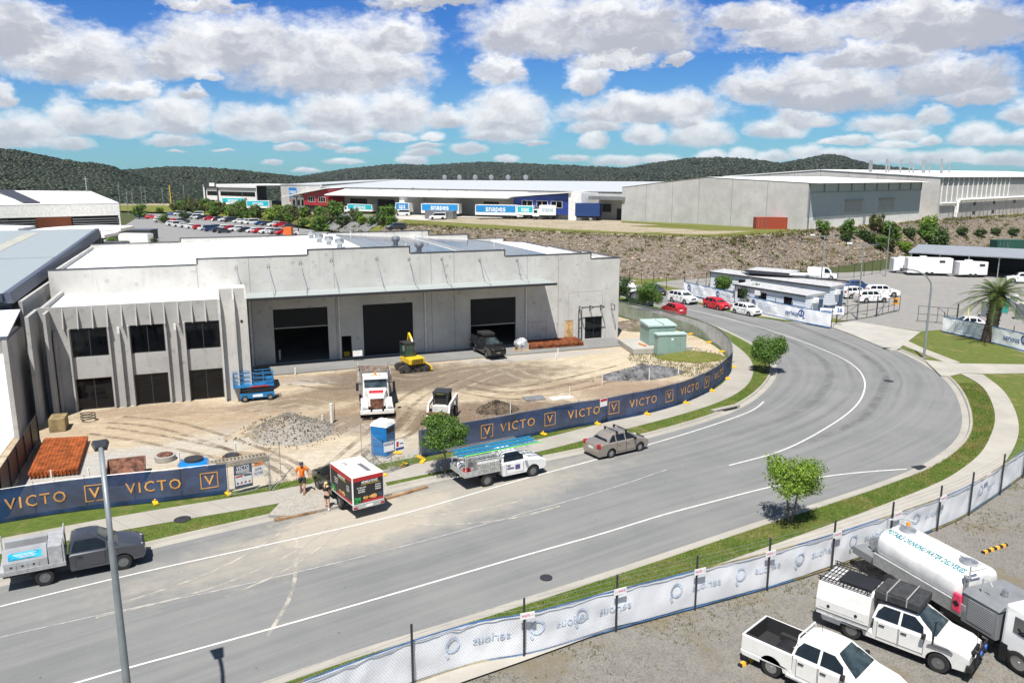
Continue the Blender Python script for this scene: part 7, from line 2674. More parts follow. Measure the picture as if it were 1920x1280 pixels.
# scissor lift
c = (G(452, 757, ZS) + G(512, 748, ZS)) / 2
sc_ = thing('scissor_lift', 'blue scissor lift with railed platform beside the concrete pylon', 'lift', (c.x - .2, c.y + .7, ZS), WR)
for x in (-.95, .95):
 for s_ in (-1, 1):
  make_wheel(sc_, x, s_ * .5, .24, .17, m_rim, 16)
MB().box(-1.3, 1.3, -.48, .48, .22, .62).build('base', m_mblue, sc_, bevel=.03)
MB().box(-.35, .4, -.488, -.481, .32, .52).build('lettering_patch', m_inkw, sc_)
m = MB()
for s_ in (-.42, .42):
 for k in range(2):
  z = .66 + k * .22
  m.bar((-1.15, s_, z), (1.15, s_, z + .22), .07, .1).bar((1.15, s_ * .9, z), (-1.15, s_ * .9, z + .22), .07, .1)
m.build('scissor', m_dark, sc_)
MB().box(-1.75, 1.3, -.5, .5, 1.12, 1.24).build('platform', m_mblue, sc_)
m = MB()
xs = [-1.72, -.95, -.2, .55, 1.27]
for s_ in (-.48, .48):
 for x in xs:
  m.tube([(x, s_, 1.24), (x, s_, 2.25)], .025, 6)
 for z in (1.55, 1.9, 2.25):
  m.tube([(-1.72, s_, z), (1.27, s_, z)], .025, 6)
for x in (-1.72, 1.27):
 for z in (1.55, 1.9, 2.25):
  m.tube([(x, -.48, z), (x, .48, z)], .025, 6)
m.build('guard_rail', m_mblue, sc_)
MB().box(.75, 1.2, -.2, .2, 1.25, 1.75).build('control_box', m_mblue, sc_, bevel=.03)
MB().box(-.5, .9, -.515, -.505, 1.13, 1.23).build('red_decal', m_inkr, sc_)

# blue portable toilet and the grey ones across the road
def loo(label, loc, rz, mt, door, roof, name='portable_toilet', grp=None):
 t = thing(name, label, 'toilet', loc, rz, grp)
 MB().box(-.56, .56, -.56, .56, .10, 2.0).build('cabin', mt, t, bevel=.04)
 MB().box(-.62, .62, -.62, .62, 0, .10).build('skid', mat('grey skid', (.3, .31, .32), .7), t)
 d_ = MB().box(-.46, .46, -.585, -.561, .16, 1.95)
 for z in (.3, .75, 1.2, 1.62):
  d_.box(-.38, .38, -.60, -.585, z, z + .30)
 d_ = d_.build('door', door, t)
 MB().box(.30, .36, -.64, -.601, .95, 1.15).build('handle', m_trim, d_)
 for s_ in (-1, 1):
  MB().box(min(s_ * .561, s_ * .58), max(s_ * .561, s_ * .58), -.4, .4, 1.55, 1.85).build('vent', m_trim if mt is not m_mblue else mt, t)
 m = MB().hexa([(-.60, -.60, 2.001), (.60, -.60, 2.001), (.60, .60, 2.001), (-.60, .60, 2.001)], [(-.50, -.52, 2.24), (.50, -.52, 2.24), (.50, .52, 2.24), (-.50, .52, 2.24)])
 for k in range(3):
  m.box(-.4 + k * .3, -.2 + k * .3, -.5, .5, 2.241, 2.27)
 m.build('roof', roof, t, bevel=.04)
 return t


p = G(733, 858, ZV)
m_loob = mat('toilet blue', (.008, .17, .46), .45)
m_loog = mat('toilet grey', (.15, .165, .18), .5)
loo('bright blue portable toilet with white roof standing behind the bare mesh panels', (p.x - .55, p.y + .62, ZV), R(-22), m_loob, m_loob, m_white)
for px, py, d_, lb_ in ((1853, 595, m_loog, 'grey portable toilet with white roof, in front of the row by the palm trunk'), (1886, 588, mat('toilet teal', (.01, .33, .28), .5), 'grey portable toilet with a bright teal door beside the palm trunk'), (1902, 584, mat('pale grey door', (.36, .38, .4), .5), 'grey portable toilet with pale door just beyond the teal one'), (1918, 600, m_loog, 'grey portable toilet nearest the banner fence, at the edge of the view')):
 p = G(px, py, ZV)
 loo(lb_, (p.x, p.y + .6, ZV), R(-30), m_loog, d_, m_white, grp='portable toilets by the palm')

# heaps
def heap(name, label, cat, px, py, rx, ry, h, mt, rz=0, stones=0, seed=1, stone_mt=None, z=ZS):
 c = G(px, py, z)
 m = MB()
 n, rg = 40, 14
 for i in range(rg + 1):
  r = i / rg
  for j in range(n):
   a = 2 * PI * j / n
   q = r * (1 + .18 * noise.noise(Vector((math.cos(a) * 1.5, math.sin(a) * 1.5, seed))))
   x, y = q * rx * math.cos(a), q * ry * math.sin(a)
   zz = h * max(0, (1 - r) ** .9) * (1 + .25 * noise.noise(Vector((x * .7, y * .7, seed + 3)))) + .10 * noise.noise(Vector((x * 2, y * 2, seed))) * (1 - r) - (.06 if i == rg else 0)
   m.v.append((x, y, zz))
 for i in range(rg):
  for j in range(n):
   a_, b_ = i * n + j, i * n + (j + 1) % n
   m.f.append((a_, a_ + n, b_ + n, b_))
   m.m.append(0)
 t = thing(name, label, cat, c, rz)
 m.build('mound', mt, t, smooth=80)
 if stones:
  rn = random.Random(seed)
  s_ = MB()
  for _ in range(stones):
   i = rn.randrange(1, rg + 1)
   j = rn.randrange(n)
   p = m.v[i * n + j]
   o = 1.0 if i < rg else rn.uniform(1, 1.25)
   s_.blob((p[0] * o + rn.uniform(-.15, .15), p[1] * o + rn.uniform(-.15, .15), max(0, p[2]) + .02), rn.uniform(.025, .065), rn.random(), .4, 1)
  s_.build('stones', stone_mt or mt, t)['kind'] = 'stuff'
 return t


m_stonep = mat('pale stone', (.225, .205, .17), .9, var=.35, vs=2)
heap('gravel_pile', 'heap of pale grey crushed rock behind the site gate', 'gravel pile', 546, 810, 3.0, 2.6, 1.45, m_stone, 0, 1700, 3, m_stonep)
m_loam = mat('dark loam', (.085, .062, .042), .95, var=.4, vs=2, bump=.6, bs=7)
heap('earth_pile', 'low heap of dark earth beside the navy banner', 'earth pile', 931, 768, 1.8, 1.2, .75, m_loam, .3, 200, 5, m_loam)
heap('earth_pile', 'long low bank of brown earth beside the gravel heap', 'earth pile', 492, 800, 1.0, 3.2, .55, m_pad, R(-30), 120, 8, rocks[0])
m_asph = mat('broken asphalt', (.12, .12, .125), .95, var=.45, vs=1.3, bump=.5, bs=6)
heap('rubble_pile', 'grey mound of broken asphalt near the bend of the navy banner', 'rubble pile', 1205, 702, 4.2, 1.7, 1.0, m_asph, WR, 160, 12, m_asph)
heap('earth_pile', 'brown weedy mound of earth behind the green kiosks', 'earth pile', 1195, 612, 4.0, 3.0, .8, m_riprap, 0, 120, 15, rocks[0])
heap('earth_pile', 'grassy mound beside the concrete kiosk slab', 'earth pile', 1292, 668, 3.4, 2.6, .55, m_rough, 0, 60, 16, rocks[1])

# steel mesh stacks
def mesh_stack(label, quad_, layers, seed, mt):
 q = [G(*p, ZS) for p in quad_]
 t = thing('mesh_stack', label, 'steel mesh', q[0])
 o = q[0]
 rn = random.Random(seed)
 for L_ in range(layers):
  m = MB()
  z = .06 + L_ * .055
  jx, jy = rn.uniform(-.06, .06), rn.uniform(-.06, .06)
  P_ = lambda u, v: (q[0].lerp(q[1], u).lerp(q[3].lerp(q[2], u), v) - o) + Vector((jx, jy, z))
  n1_ = int((q[1] - q[0]).length / .2)
  n2_ = int((q[3] - q[0]).length / .2)
  for k in range(n1_ + 1):
   m.bar(P_(k / n1_, -.02), P_(k / n1_, 1.02), .028)
  for k in range(n2_ + 1):
   m.bar(P_(-.02, k / n2_) + Vector((0, 0, .024)), P_(1.02, k / n2_) + Vector((0, 0, .024)), .028)
  m.build('mesh_sheet', mt, t)
 return t


m_rb = mat('rebar rust', (.42, .115, .030), .9, var=.3, vs=2)
mesh_stack('stack of bright rusty reinforcing mesh beside the boundary fence', ((57, 897), (145, 889), (164, 828), (86, 832)), 7, 1, m_rb)
mesh_stack('stack of rusty reinforcing mesh lying against the wall beside the plywood door', ((985, 657), (1092, 649), (1076, 639), (988, 643)), 8, 2, m_rust)
# small site things
p = G(237, 897, ZS)
t = thing('digger_bucket', 'rusty open steel bucket lying just behind the navy banner', 'bucket', p, R(20))
m = MB()
m.hexa([(-1.0, -.7, 0), (1.0, -.7, 0), (1.0, .2, 0), (-1.0, .2, 0)], [(-1.0, -.7, .05), (1.0, -.7, .05), (1.0, .2, .05), (-1.0, .2, .05)])
m.hexa([(-1.0, .2, 0), (1.0, .2, 0), (1.0, .3, 0), (-1.0, .3, 0)], [(-1.0, 1.0, .95), (1.0, 1.0, .95), (1.0, 1.08, .95), (-1.0, 1.08, .95)])
for s_ in (-1, 1):
 m.prism([(-.7, 0), (.25, 0), (1.04, .95), (.9, .95), (-.5, .35)], s_ * 1.0 - .03, s_ * 1.0 + .03, 'x')
m.build('shell', m_rustd, t)
MB().box(-.9, .9, -.95, -.71, .0, .06).build('cutting_edge', m_rust, t)


def small(name, label, cat, px, py, parts, rz=0, z=ZS, group=None):
 t = thing(name, label, cat, G(px, py, z), rz, group)
 for nm, mb, mt in parts:
  mb.build(nm, mt, t, smooth=45)
 return t


small('manhole_ring', 'concrete access ring with a rusty red cover, beside the blue one', 'manhole', 310, 861, [('ring', MB().lathe([(.62, 0), (.62, .30), (.5, .32), (.5, .30), (.001, .30)], 20), m_kerb), ('cover', MB().lathe([(.46, .31), (.46, .37), (.001, .39)], 16), m_rustd)])
small('manhole_ring', 'blue plastic access ring with a dark round lid', 'manhole', 364, 868, [('ring', MB().lathe([(.95, 0), (.85, .12), (.62, .16), (.6, .2), (.001, .2)], 22), m_loob), ('cover', MB().lathe([(.56, .2), (.56, .34), (.4, .38), (.001, .38)], 18), m_dark)])
small('manhole_ring', 'low dark round drain lid beside the slotted grate', 'manhole', 435, 858, [('ring', MB().lathe([(.6, 0), (.58, .14), (.001, .16)], 18), m_rustd), ('cover', MB().lathe([(.42, .16), (.42, .24), (.001, .25)], 18), m_dark)])
q0, q1 = G(391, 880, ZS), G(501, 864, ZS)
dv = q1 - q0
t = thing('slotted_drain', 'long slotted concrete drain lying by the builder notice boards', 'drain', q0, math.atan2(dv.y, dv.x))
m = MB().box(0, dv.length, .0, .12, 0, .35).box(0, dv.length, .55, .67, 0, .35)
k = .1
while k < dv.length:
 m.box(k, k + .09, .12, .55, .05, .34)
 k += .22
m.build('frame', mat('grey casting', (.26, .23, .18), .9, var=.2), t)
pk = 0
for px, py, hh_, r_ in ((99, 914, 1.0, .05), (104, 932, 1.0, .05), (168, 903, .8, .05), (336, 863, .5, .06), (442, 853, .75, .06), (605, 798, .75, .06), (622, 792, 1.35, .11), (554, 702, .55, .07), (525, 676, 1.0, .10), (1046, 668, .75, .06), (1042, 673, .45, .06), (1068, 745, .9, .03), (957, 775, .9, .03), (1129, 722, 1.1, .04), (1217, 716, 1.2, .04), (1272, 702, .8, .05), (1302, 705, .7, .05)):
 t = small('pipe_riser', 'slim white pvc pipe standing up from the bare earth', 'pipe', px, py, [('riser', MB().tube([(0, 0, 0), (0, 0, hh_)], r_, 10), m_pvc), ('cap', MB().tube([(0, 0, hh_ + .001), (0, 0, hh_ + .05)], r_ * 1.12, 10), m_pvc)], group='white pipe risers on the site')
small('stake', 'thin dark steel stake beside the thick white pipe', 'stake', 628, 790, [('shaft', MB().tube([(0, 0, 0), (0, 0, 1.35)], .025, 6), m_rustd)])
small('pit_cover', 'square galvanised pit cover set in the bare earth', 'cover', 1001, 747, [('plate', MB().box(-.8, .8, -.55, .55, 0, .08), m_galv)], WR)
small('plate', 'pale steel plate leaning on the back of the navy banner', 'plate', 1052, 768, [('sheet', MB().box(-.9, .9, -.3, .3, .9, .98), m_white)], WR)
small('pallet_load', 'pallet of boxes under clear plastic wrap beside the third roller door', 'pallet', 977, 657, [('pallet', MB().box(-.7, .7, -.6, .6, 0, .15), m_ply), ('wrap', MB().blob((0, 0, .75), .75, 4, .12, 2, 0, (1, .85, .8)), mat('cloudy wrap', (.45, .47, .5), .25, var=.4, vs=4)), ('box', MB().box(-.5, .62, -.55, .3, .151, .8), mat('grey carton', (.36, .33, .29), .8))], WR)
small('hose_coil', 'coil of black pipe lying before the office door', 'hose', 166, 788, [('coil', MB().tube([(.5 * math.cos(k * PI / 8), .45 * math.sin(k * PI / 8), .05 + .012 * k) for k in range(49)], .03, 6), m_black)])
small('bucket', 'yellow mop bucket inside the narrow doorway', 'bucket', 650, 667, [('tub', MB().box(-.3, .3, -.2, .2, .0, .45), m_yellow)], WR, .27)
small('sign_board', 'small white safety sign on a stand by the closed roller door', 'sign', 671, 676, [('panel', MB().box(-.45, .45, -.03, 0, .45, 1.0), m_white), ('stand', MB().bar((-.35, 0, 0), (-.3, .1, .5), .04).bar((.35, 0, 0), (.3, .1, .5), .04), m_dark)], WR, .25)
small('crate', 'brown timber crate beside the concrete blade wall', 'crate', 112, 802, [('box', MB().box(-.5, .5, -.9, .6, 0, .9), mat('old timber', (.25, .19, .09), .9, var=.25))], WR)
for pq, lb_ in ((((515, 974), (611, 953)), 'long timber plank laid in the gutter beside the woman'), (((722, 934), (801, 911)), 'timber plank laid in the gutter behind the food truck')):
 a, b_ = G(*pq[0], .1), G(*pq[1], .1)
 dv = b_ - a
 t = thing('plank', lb_, 'plank', (a.x, a.y, .012), math.atan2(dv.y, dv.x))
 MB().box(0, dv.length, -.1, .12, .0, .13).build('board', mat('weathered plank', (.28, .18, .10), .9, var=.3), t)
# worn gravel crossover where the trucks leave
cq = [G(*q, ZV) for q in ((503, 966), (522, 946), (560, 918), (700, 886), (722, 905), (735, 925), (700, 934), (620, 952), (540, 968))]
struct(sheet(cq, ZV + .045).build('gravel_crossing', stony('loose gravel', (.42, .40, .35), (.52, .49, .43), (.58, .56, .5), (.42, .35, .25), 16)))
# kiosks on their slab
p0_, p1_ = G(1226, 658, ZS + .3), G(1279, 656, ZS + .3)
kz = math.atan2((p1_ - p0_).y, (p1_ - p0_).x)
kc = (p0_ + p1_) / 2
t = thing('concrete_slab', 'raised concrete plinth carrying the green kiosks', 'plinth', (kc.x, kc.y, ZS), kz)
MB().box(-3.6, 2.6, .1, 5.2, 0, .55).build('plinth', m_drive, t, bevel=.03)
m_kio = mat('pale green steel', (.235, .34, .30), .45, var=.05)
m_kiol = mat('pale green lid', (.40, .52, .48), .45, var=.05)
t = thing('kiosk', 'pale green electrical kiosk with five doors facing the site', 'cabinet', (kc.x, kc.y, ZS + .0), kz)
kw = (p1_ - p0_).length
MB().box(-kw / 2, kw / 2, -1.0, .05, .1, 2.05).build('housing', m_kio, t, bevel=.02)
MB().box(-kw / 2 - .08, kw / 2 + .08, -1.08, .1, 2.051, 2.18).build('lid', m_kiol, t)
for k in range(5):
 x = -kw / 2 + .04 + k * (kw - .08) / 5
 d_ = MB().box(x + .015, x + (kw - .08) / 5 - .015, -1.025, -1.001, .2, 1.98).build('door', m_kio, t)
 if k == 2:
  MB().box(x + .2, x + .42, -1.035, -1.0255, 1.55, 1.75).build('label_plate', m_inkw, d_)
t = thing('kiosk', 'larger pale green transformer kiosk with a ribbed lid behind the five door cabinet', 'cabinet', (kc.x, kc.y, ZS + .55), kz)
MB().box(-1.5, 1.3, 1.5, 4.3, .0, 1.9).build('housing', m_kio, t, bevel=.02)
m = MB().hexa([(-1.6, 1.4, 1.901), (1.4, 1.4, 1.901), (1.4, 4.4, 1.901), (-1.6, 4.4, 1.901)], [(-1.6, 1.4, 2.05), (1.4, 1.4, 2.05), (1.4, 4.4, 2.2), (-1.6, 4.4, 2.2)])
m.box(-.1, .0, 1.4, 4.4, 2.02, 2.25)
m.build('lid', m_kiol, t)
for k in range(3):
 MB().box(-1.42 + k * .92, -.56 + k * .92, 1.47, 1.499, .15, 1.75).build('door', m_kio, t)
o = MB().tube([(0, 0, .09), (.5, -1.2, .09)], .09, 8).build('pipe', mat('orange conduit', (.75, .22, .06), .5), None, loc=(kc.x - 2.6, kc.y + 1.9, ZS + .55))
tag(o, 'length of orange conduit lying on the kiosk plinth', 'pipe')

# ------------------------------------------------------------------ foreground utes and water truck
ZG = ZY
r1 = G(1446, 1266, ZG)
dirv = (G(1850, 1290, ZG) - G(1530, 1170, ZG)).normalized()
hd = math.atan2(dirv.y, dirv.x) - R(3)


def axle_place(p_near, head, half):
 """vehicle origin when its rear wheel on the viewer's side stands at p_near"""
 d_ = Vector((math.cos(head), math.sin(head), 0))
 n = Vector((-d_.y, d_.x, 0))
 return p_near + d_ * 1.54 + n * half


o = axle_place(r1, hd, .80)
u1 = make_car('parked_ute', 'white dual cab ute with an open black lined tray in the near gravel yard', 'ute', (o.x, o.y, ZG), hd, spec('dual', P_dwhite, rim=m_rim, handle=m_trim, mirror=m_trim))


def tub(t, liner):
 m = MB()
 for s_ in (-1, 1):
  m.box(-2.70, -.80, min(s_ * .90, s_ * .80), max(s_ * .90, s_ * .80), .60, 1.18)
 m.box(-2.73, -2.64, -.88, .88, .58, 1.18)
 m.build('tub', P_dwhite, t, bevel=.025)
 m = MB()
 for s_ in (-1, 1):
  m.box(-2.63, -.80, min(s_ * .795, s_ * .745), max(s_ * .795, s_ * .745), .64, 1.205)
  m.box(-1.95, -1.1, min(s_ * .742, s_ * .55), max(s_ * .742, s_ * .55), .64, .88)
 m.box(-2.635, -2.59, -.74, .74, .64, 1.2).box(-.84, -.79, -.74, .74, .64, 1.205)
 k = -2.55
 m.box(-2.58, -.85, -.74, .74, .622, .65)
 while k < -.9:
  m.box(k, k + .05, -.73, .73, .651, .665)
  k += .11
 m.build('tray_liner', liner, t)


tub(u1, mat('tub liner', (.022, .022, .024), .7))
m = MB()
m.tube([(-.70, -.72, 1.6), (-.72, -.6, 1.86), (-.72, .6, 1.86), (-.70, .72, 1.6)], .03, 8)
m.build('sports_bar', P_dwhite, u1)
MB().tube([(-1.2 - .3 * math.cos(k * PI / 12), .55 * math.sin(k * PI / 12) - .2, .72) for k in range(13)], .03, 6).build('hose', mat('grey hose', (.35, .35, .33), .6), u1)
MB().tube([(-.3, .3, 1.81), (-.36, .3, 2.15)], .008, 5).build('aerial', m_trim, u1)
for s_ in (-1, 1):
 MB().box(-.95, 1.0, min(s_ * .86, s_ * .98), max(s_ * .86, s_ * .98), .36, .42).build('side_step', m_tray, u1)
r2 = G(1583, 1178, ZG)
o = axle_place(G(1596, 1195, ZG), hd + R(1.5), .80)
u2 = make_car('parked_ute', 'white dual cab ute with white canopy, black roof rack and folded rooftop tent', 'ute', (o.x, o.y, ZG), hd + R(1.5), spec('dual', P_dwhite, rim=m_steelrim, handle=m_trim, mirror=m_trim))
m = MB()
for s_ in (-1, 1):
 m.prism([(s_ * .96, .80), (s_ * .96, 1.25), (s_ * .84, 1.92), (s_ * .1, 1.96), (s_ * .1, .80)][::s_], -2.95, -.92, 'x')
cn = m.build('canopy', P_dwhite, u2, bevel=.02)
for s_ in (-1, 1):
 d_ = MB().hexa([(-2.8, s_ * .962, .92), (-1.05, s_ * .962, .92), (-1.05, s_ * .972, .92), (-2.8, s_ * .972, .92)], [(-2.8, s_ * .962, 1.24), (-1.05, s_ * .962, 1.24), (-1.05, s_ * .972, 1.24), (-2.8, s_ * .972, 1.24)]).build('canopy_door', P_dwhite, cn)
 for x in (-2.45, -1.4):
  MB().lathe([(.001, .0), (.06, .0), (.06, .016), (.001, .02)], 12, 0, face((x, s_ * .973, 1.05), (-s_, 0, 0), (0, s_, 0))).build('lock', m_trim, cn)
m = MB().box(-2.95, -.92, -.93, .93, .68, .78)
m.tube([(-2.9, -.96, .66), (-.95, -.96, .66)], .03, 6)
m.build('tray', m_tray, u2)
m = MB()
for s_ in (-.82, .82):
 for z in (2.02, 2.12):
  m.bar((-3.0, s_, z), (-.95, s_, z), .03)
 for x in (-2.9, -2.0, -1.1):
  m.bar((x, s_, 1.94), (x, s_, 2.14), .03)
for k in range(14):
 x = -2.9 + k * .14
 m.bar((x, -.80, 2.0), (x, .80, 2.0), .02)
for y in (-.6, -.3, 0, .3, .6):
 m.bar((-2.95, y, 2.02), (-1.0, y, 2.02), .025)
m.box(-2.3, -1.05, -.55, .55, 2.035, 2.07)
m.build('roof_rack', m_trim, u2)
tn = MB().box(-.90, .72, -.70, .70, 1.90, 2.22)
m_canv = mat('charcoal canvas', (.035, .036, .04), .9, var=.25, vs=5, bump=.5, bs=12)
tn = tn.build('roof_tent', m_canv, u2, bevel=.07, seg=3)
MB().box(-.6, .3, -.64, .66, 2.221, 2.27).build('tent_fold', m_canv, tn, bevel=.02)
m = MB()
for x in (-.45, .25):
 m.box(x - .02, x + .02, -.705, .705, 1.95, 2.285)
m.build('strap', mat('grey strap', (.3, .3, .3), .8), tn)
m = MB()
m.bar((-.8, 0, 1.84), (.6, 0, 1.84), 1.2, .05)
m.build('roof_bars', m_trim, u2)
m = MB()
for s_ in (-.62, .62):
 m.tube([(2.45, s_, .5), (2.66, s_, .62), (2.66, s_ * .9, 1.16), (2.5, s_ * .9, 1.2)], .045, 8)
for z in (.72, .94, 1.14):
 m.tube([(2.66, -.62, z), (2.66, .62, z)], .035, 8)
m.box(2.42, 2.62, -.95, .95, .48, .68)
m.build('bull_bar', m_trim, u2)
for s_ in (-1, 1):
 MB().lathe([(.001, .05), (.10, .04), (.11, 0), (.001, -.04)], 14, 0, face((2.70, s_ * .30, 1.0), (0, 1, 0), (1, 0, 0))).build('spot_lamp', mat('blue lamp cover', (.03, .10, .45), .3), u2)
 MB().hexa([(1.12, s_ * .905, .95), (1.98, s_ * .905, .95), (1.98, s_ * .955, .95), (1.12, s_ * .955, .95)], [(1.30, s_ * .905, 1.06), (1.80, s_ * .905, 1.06), (1.80, s_ * .945, 1.06), (1.30, s_ * .945, 1.06)]).build('guard_flare', mat('grey plastic', (.09, .095, .10), .7), u2)
MB().tube([(1.3, -.93, 1.05), (1.35, -.96, 1.95)], .03, 8).build('snorkel', m_trim, u2)
MB().tube([(2.6, -.7, .7), (2.62, -.7, 2.0)], .01, 5).build('aerial', m_trim, u2)

# water truck
ta, tb_ = G(1603, 1066, ZG), G(1907, 1262, ZG)
th = math.atan2((tb_ - ta).y, (tb_ - ta).x) + R(1)
tl_ = (tb_ - ta).length
n = Vector((-math.sin(th), math.cos(th), 0))
wt = thing('water_truck', 'white water tanker truck lettered along its tank, with grey pump locker', 'truck', tb_ + n * 1.05, th)      # origin under the front axle
for ax, du in ((0, False), (-4.6, True), (-5.9, True)):
 for s_ in (-1, 1):
  make_wheel(wt, ax, s_ * 1.05, .50, .28, m_rim, 24, du)
m = MB()
for s_ in (-.42, .42):
 m.box(-8.0, 1.2, s_ - .06, s_ + .06, .72, .98)
m.box(-3.6, -1.2, -.9, .9, .45, .75)
m.build('chassis', m_trim, wt)
tank = MB()
ky, kz = 1.16, .82
sec = []
for k in range(40):
 a_ = 2 * PI * k / 40
 c_, s_ = math.cos(a_), math.sin(a_)
 e_ = .72
 sec.append((math.copysign(abs(c_) ** e_, c_) * ky, math.copysign(abs(s_) ** e_, s_) * kz))
zc = 2.08
xs = [(-7.0, .62), (-6.98, .86), (-6.90, .96), (-6.75, 1.0), (-2.95, 1.0), (-2.82, .96), (-2.72, .86), (-2.70, .62)]
for x, f_ in xs:
 tank.v += [(x, y * f_, zc + z * f_) for y, z in sec]
for i in range(len(xs) - 1):
 for k in range(40):
  tank.f.append((i * 40 + k, i * 40 + (k + 1) % 40, (i + 1) * 40 + (k + 1) % 40, (i + 1) * 40 + k))
  tank.m.append(0)
tank.f += [tuple(range(39, -1, -1)), tuple(range(7 * 40, 8 * 40))]
tank.m += [0, 0]
tk = tank.build('tank', mat('tank white', (.80, .80, .79), .25, coat=.5, dirt=.03), wt, smooth=50)
MB().box(-6.85, -2.8, -.38, .38, 2.88, 2.925).build('walkway', mat('walkway white', (.74, .74, .72), .8), tk)
lt = letters(MB(), 'POTABLE DRINKING WATER DELIVERIES', .40, Matrix.Identity(4), .014, 3.9)
ag = [(y, z) for y, z in sec if y < 0 and z > 0]
# the lettering wraps the shoulder of the tank on the viewer's side
arc = [(0, Vector((-ky * 1.0, 0)))]
pts = []
for k in range(0, 91):
 a_ = PI - k * PI / 180
 c_, s_ = math.cos(a_), math.sin(a_)
 pts.append(Vector((math.copysign(abs(c_) ** e_, c_) * ky, abs(s_) ** e_ * kz)))
cum = [0]
for p, q in zip(pts, pts[1:]):
 cum.append(cum[-1] + (q - p).length)
m = MB()
for x, y, z in lt.v:
 t = .98 + y
 i = max(j for j in range(len(cum) - 1) if cum[j] <= t)
 u_ = (t - cum[i]) / (cum[i + 1] - cum[i])
 p = pts[i].lerp(pts[i + 1], u_)
 m.v.append((-4.85 + x, p.x * 1.008, zc + p.y * 1.008 + .004))
m.f, m.m = lt.f, lt.m
m.build('lettering', mat('teal lettering', (.0, .17, .20), .5), tk)
for x in (-6.35, -3.3):
 m = MB()
 m.lathe([(.36, 0), (.36, .09), (.30, .12), (.12, .13), (.12, .17), (.001, .18)], 20)
 m.bar((-.4, 0, .14), (.4, 0, .14), .06)
 m.build('hatch', m_galv, tk, smooth=40, loc=(x, 0, 2.925))
m = MB()
for x in (-2.5,):
 m.tube([(x, -.9, 2.6), (x, -.9, 3.35), (x + .02, -.4, 3.42)], .035, 8)
 m.tube([(x, -.9, 3.1), (x, -.2, 3.1)], .025, 6)
m.tube([(-6.9, -.6, 2.9), (-6.9, -.6, 3.35), (-6.7, .1, 3.4), (-6.4, .5, 3.3)], .05, 8)
m.build('hand_rail', m_tray, wt)
m = MB()
m.tube([(-2.0, -.8, 2.0), (-2.0, -.8, 3.05), (-1.7, -.8, 3.05), (-1.6, -.8, 2.9)], .03, 8)
m.build('hand_rail', m_tray, wt)
for s_ in (-1, 1):
 MB().hexa([(-7.0, s_ * 1.0, .95), (-2.3, s_ * 1.0, .95), (-2.3, s_ * 1.14, .95), (-7.0, s_ * 1.14, .95)][::s_], [(-7.0, s_ * 1.10, 1.62), (-2.3, s_ * 1.10, 1.62), (-2.3, s_ * 1.22, 1.62), (-7.0, s_ * 1.22, 1.62)][::s_]).build('side_skirt', m_tray, wt)
m_gk = mat('pump locker grey', (.19, .20, .21), .45)
lk_ = MB().box(-2.45, -.95, -1.18, 1.18, .85, 2.2)
lk_.hexa([(-2.5, -1.22, 2.2), (-.9, -1.22, 2.2), (-.9, 1.22, 2.2), (-2.5, 1.22, 2.2)], [(-2.5, -1.0, 2.4), (-.9, -1.0, 2.4), (-.9, 1.0, 2.4), (-2.5, 1.0, 2.4)])
lk_ = lk_.build('pump_locker', m_gk, wt, bevel=.02)
MB().box(-2.2, -1.1, -1.20, -1.181, 1.05, 2.05).build('roller_shutter', ribbed('shutter slats', (.22, .23, .24), 2, .08, .8), lk_)
m = MB()
m.tube([(-1.5, -.2, 2.4), (-1.5, -.2, 2.7)], .12, 10)
m.build('breather', m_galv, lk_)
MB().box(-2.85, -2.5, -1.26, -1.10, 1.15, 2.0).build('extinguisher_box', mat('pink plastic', (.75, .06, .13), .45), wt, bevel=.04)
MB().lathe([(.001, 0), (.16, 0), (.16, .008), (.001, .01)], 4, 0, face((-2.67, -1.263, 1.55), (1, 0, 0), (0, -1, 0))).build('diamond_mark', m_menu, wt)
m = MB().tube([(-2.6, -.9, 2.02), (-2.6, -.9, 2.75)], .08, 8)
m.lathe([(.13, 2.5), (.15, 2.62), (.001, 2.66)], 10, 0, T(-2.6, -.9, .2))
m.build('exhaust', m_galv, wt)
m = MB().box(-8.35, -7.05, -1.05, 1.05, .85, 1.25)
m.build('rear_locker', m_gk, wt, bevel=.03)
m = MB()
for k in range(3):
 m.tube([(-7.55 + .1 * 0, -.35 + k * .2, 1.62 + 0) + () if False else (-7.55 + .33 * math.cos(j * PI / 8), -.4 + k * .12, 1.62 + .33 * math.sin(j * PI / 8)) for j in range(17)], .05, 6)
m.lathe([(.38, -.52), (.38, -.48), (.1, -.47), (.1, .12), (.38, .13), (.38, .17)], 16, 0, T(-7.55, 0, 1.62), ax='y')
m.build('hose_reel', m_galv, wt)
m = MB()
m.tube([(-7.2, -.6, 1.3), (-7.4, -.75, 1.9), (-7.15, -.5, 2.3), (-7.1, .2, 2.1)], .06, 8).tube([(-7.3, .2, 1.3), (-7.6, .3, 2.0), (-7.2, .5, 2.4)], .05, 8)
m.build('pipework', m_alu, wt)
MB().lathe([(.09, 0), (.08, .18), (.001, .22)], 10).build('beacon', m_amber, wt, loc=(-7.0, .75, 2.75))
for s_ in (-1, 1):
 MB().box(-8.37, -8.34, min(s_ * .95, s_ * .6), max(s_ * .95, s_ * .6), .9, 1.05).build('tail_light', m_tail, wt)
cb = MB().hexa([(-.75, -1.18, .75), (1.25, -1.18, .75), (1.25, 1.18, .75), (-.75, 1.18, .75)], [(-.75, -1.12, 2.75), (.95, -1.08, 2.75), (.95, 1.08, 2.75), (-.75, 1.12, 2.75)])
cb.build('cab', P_white, wt, bevel=.10)
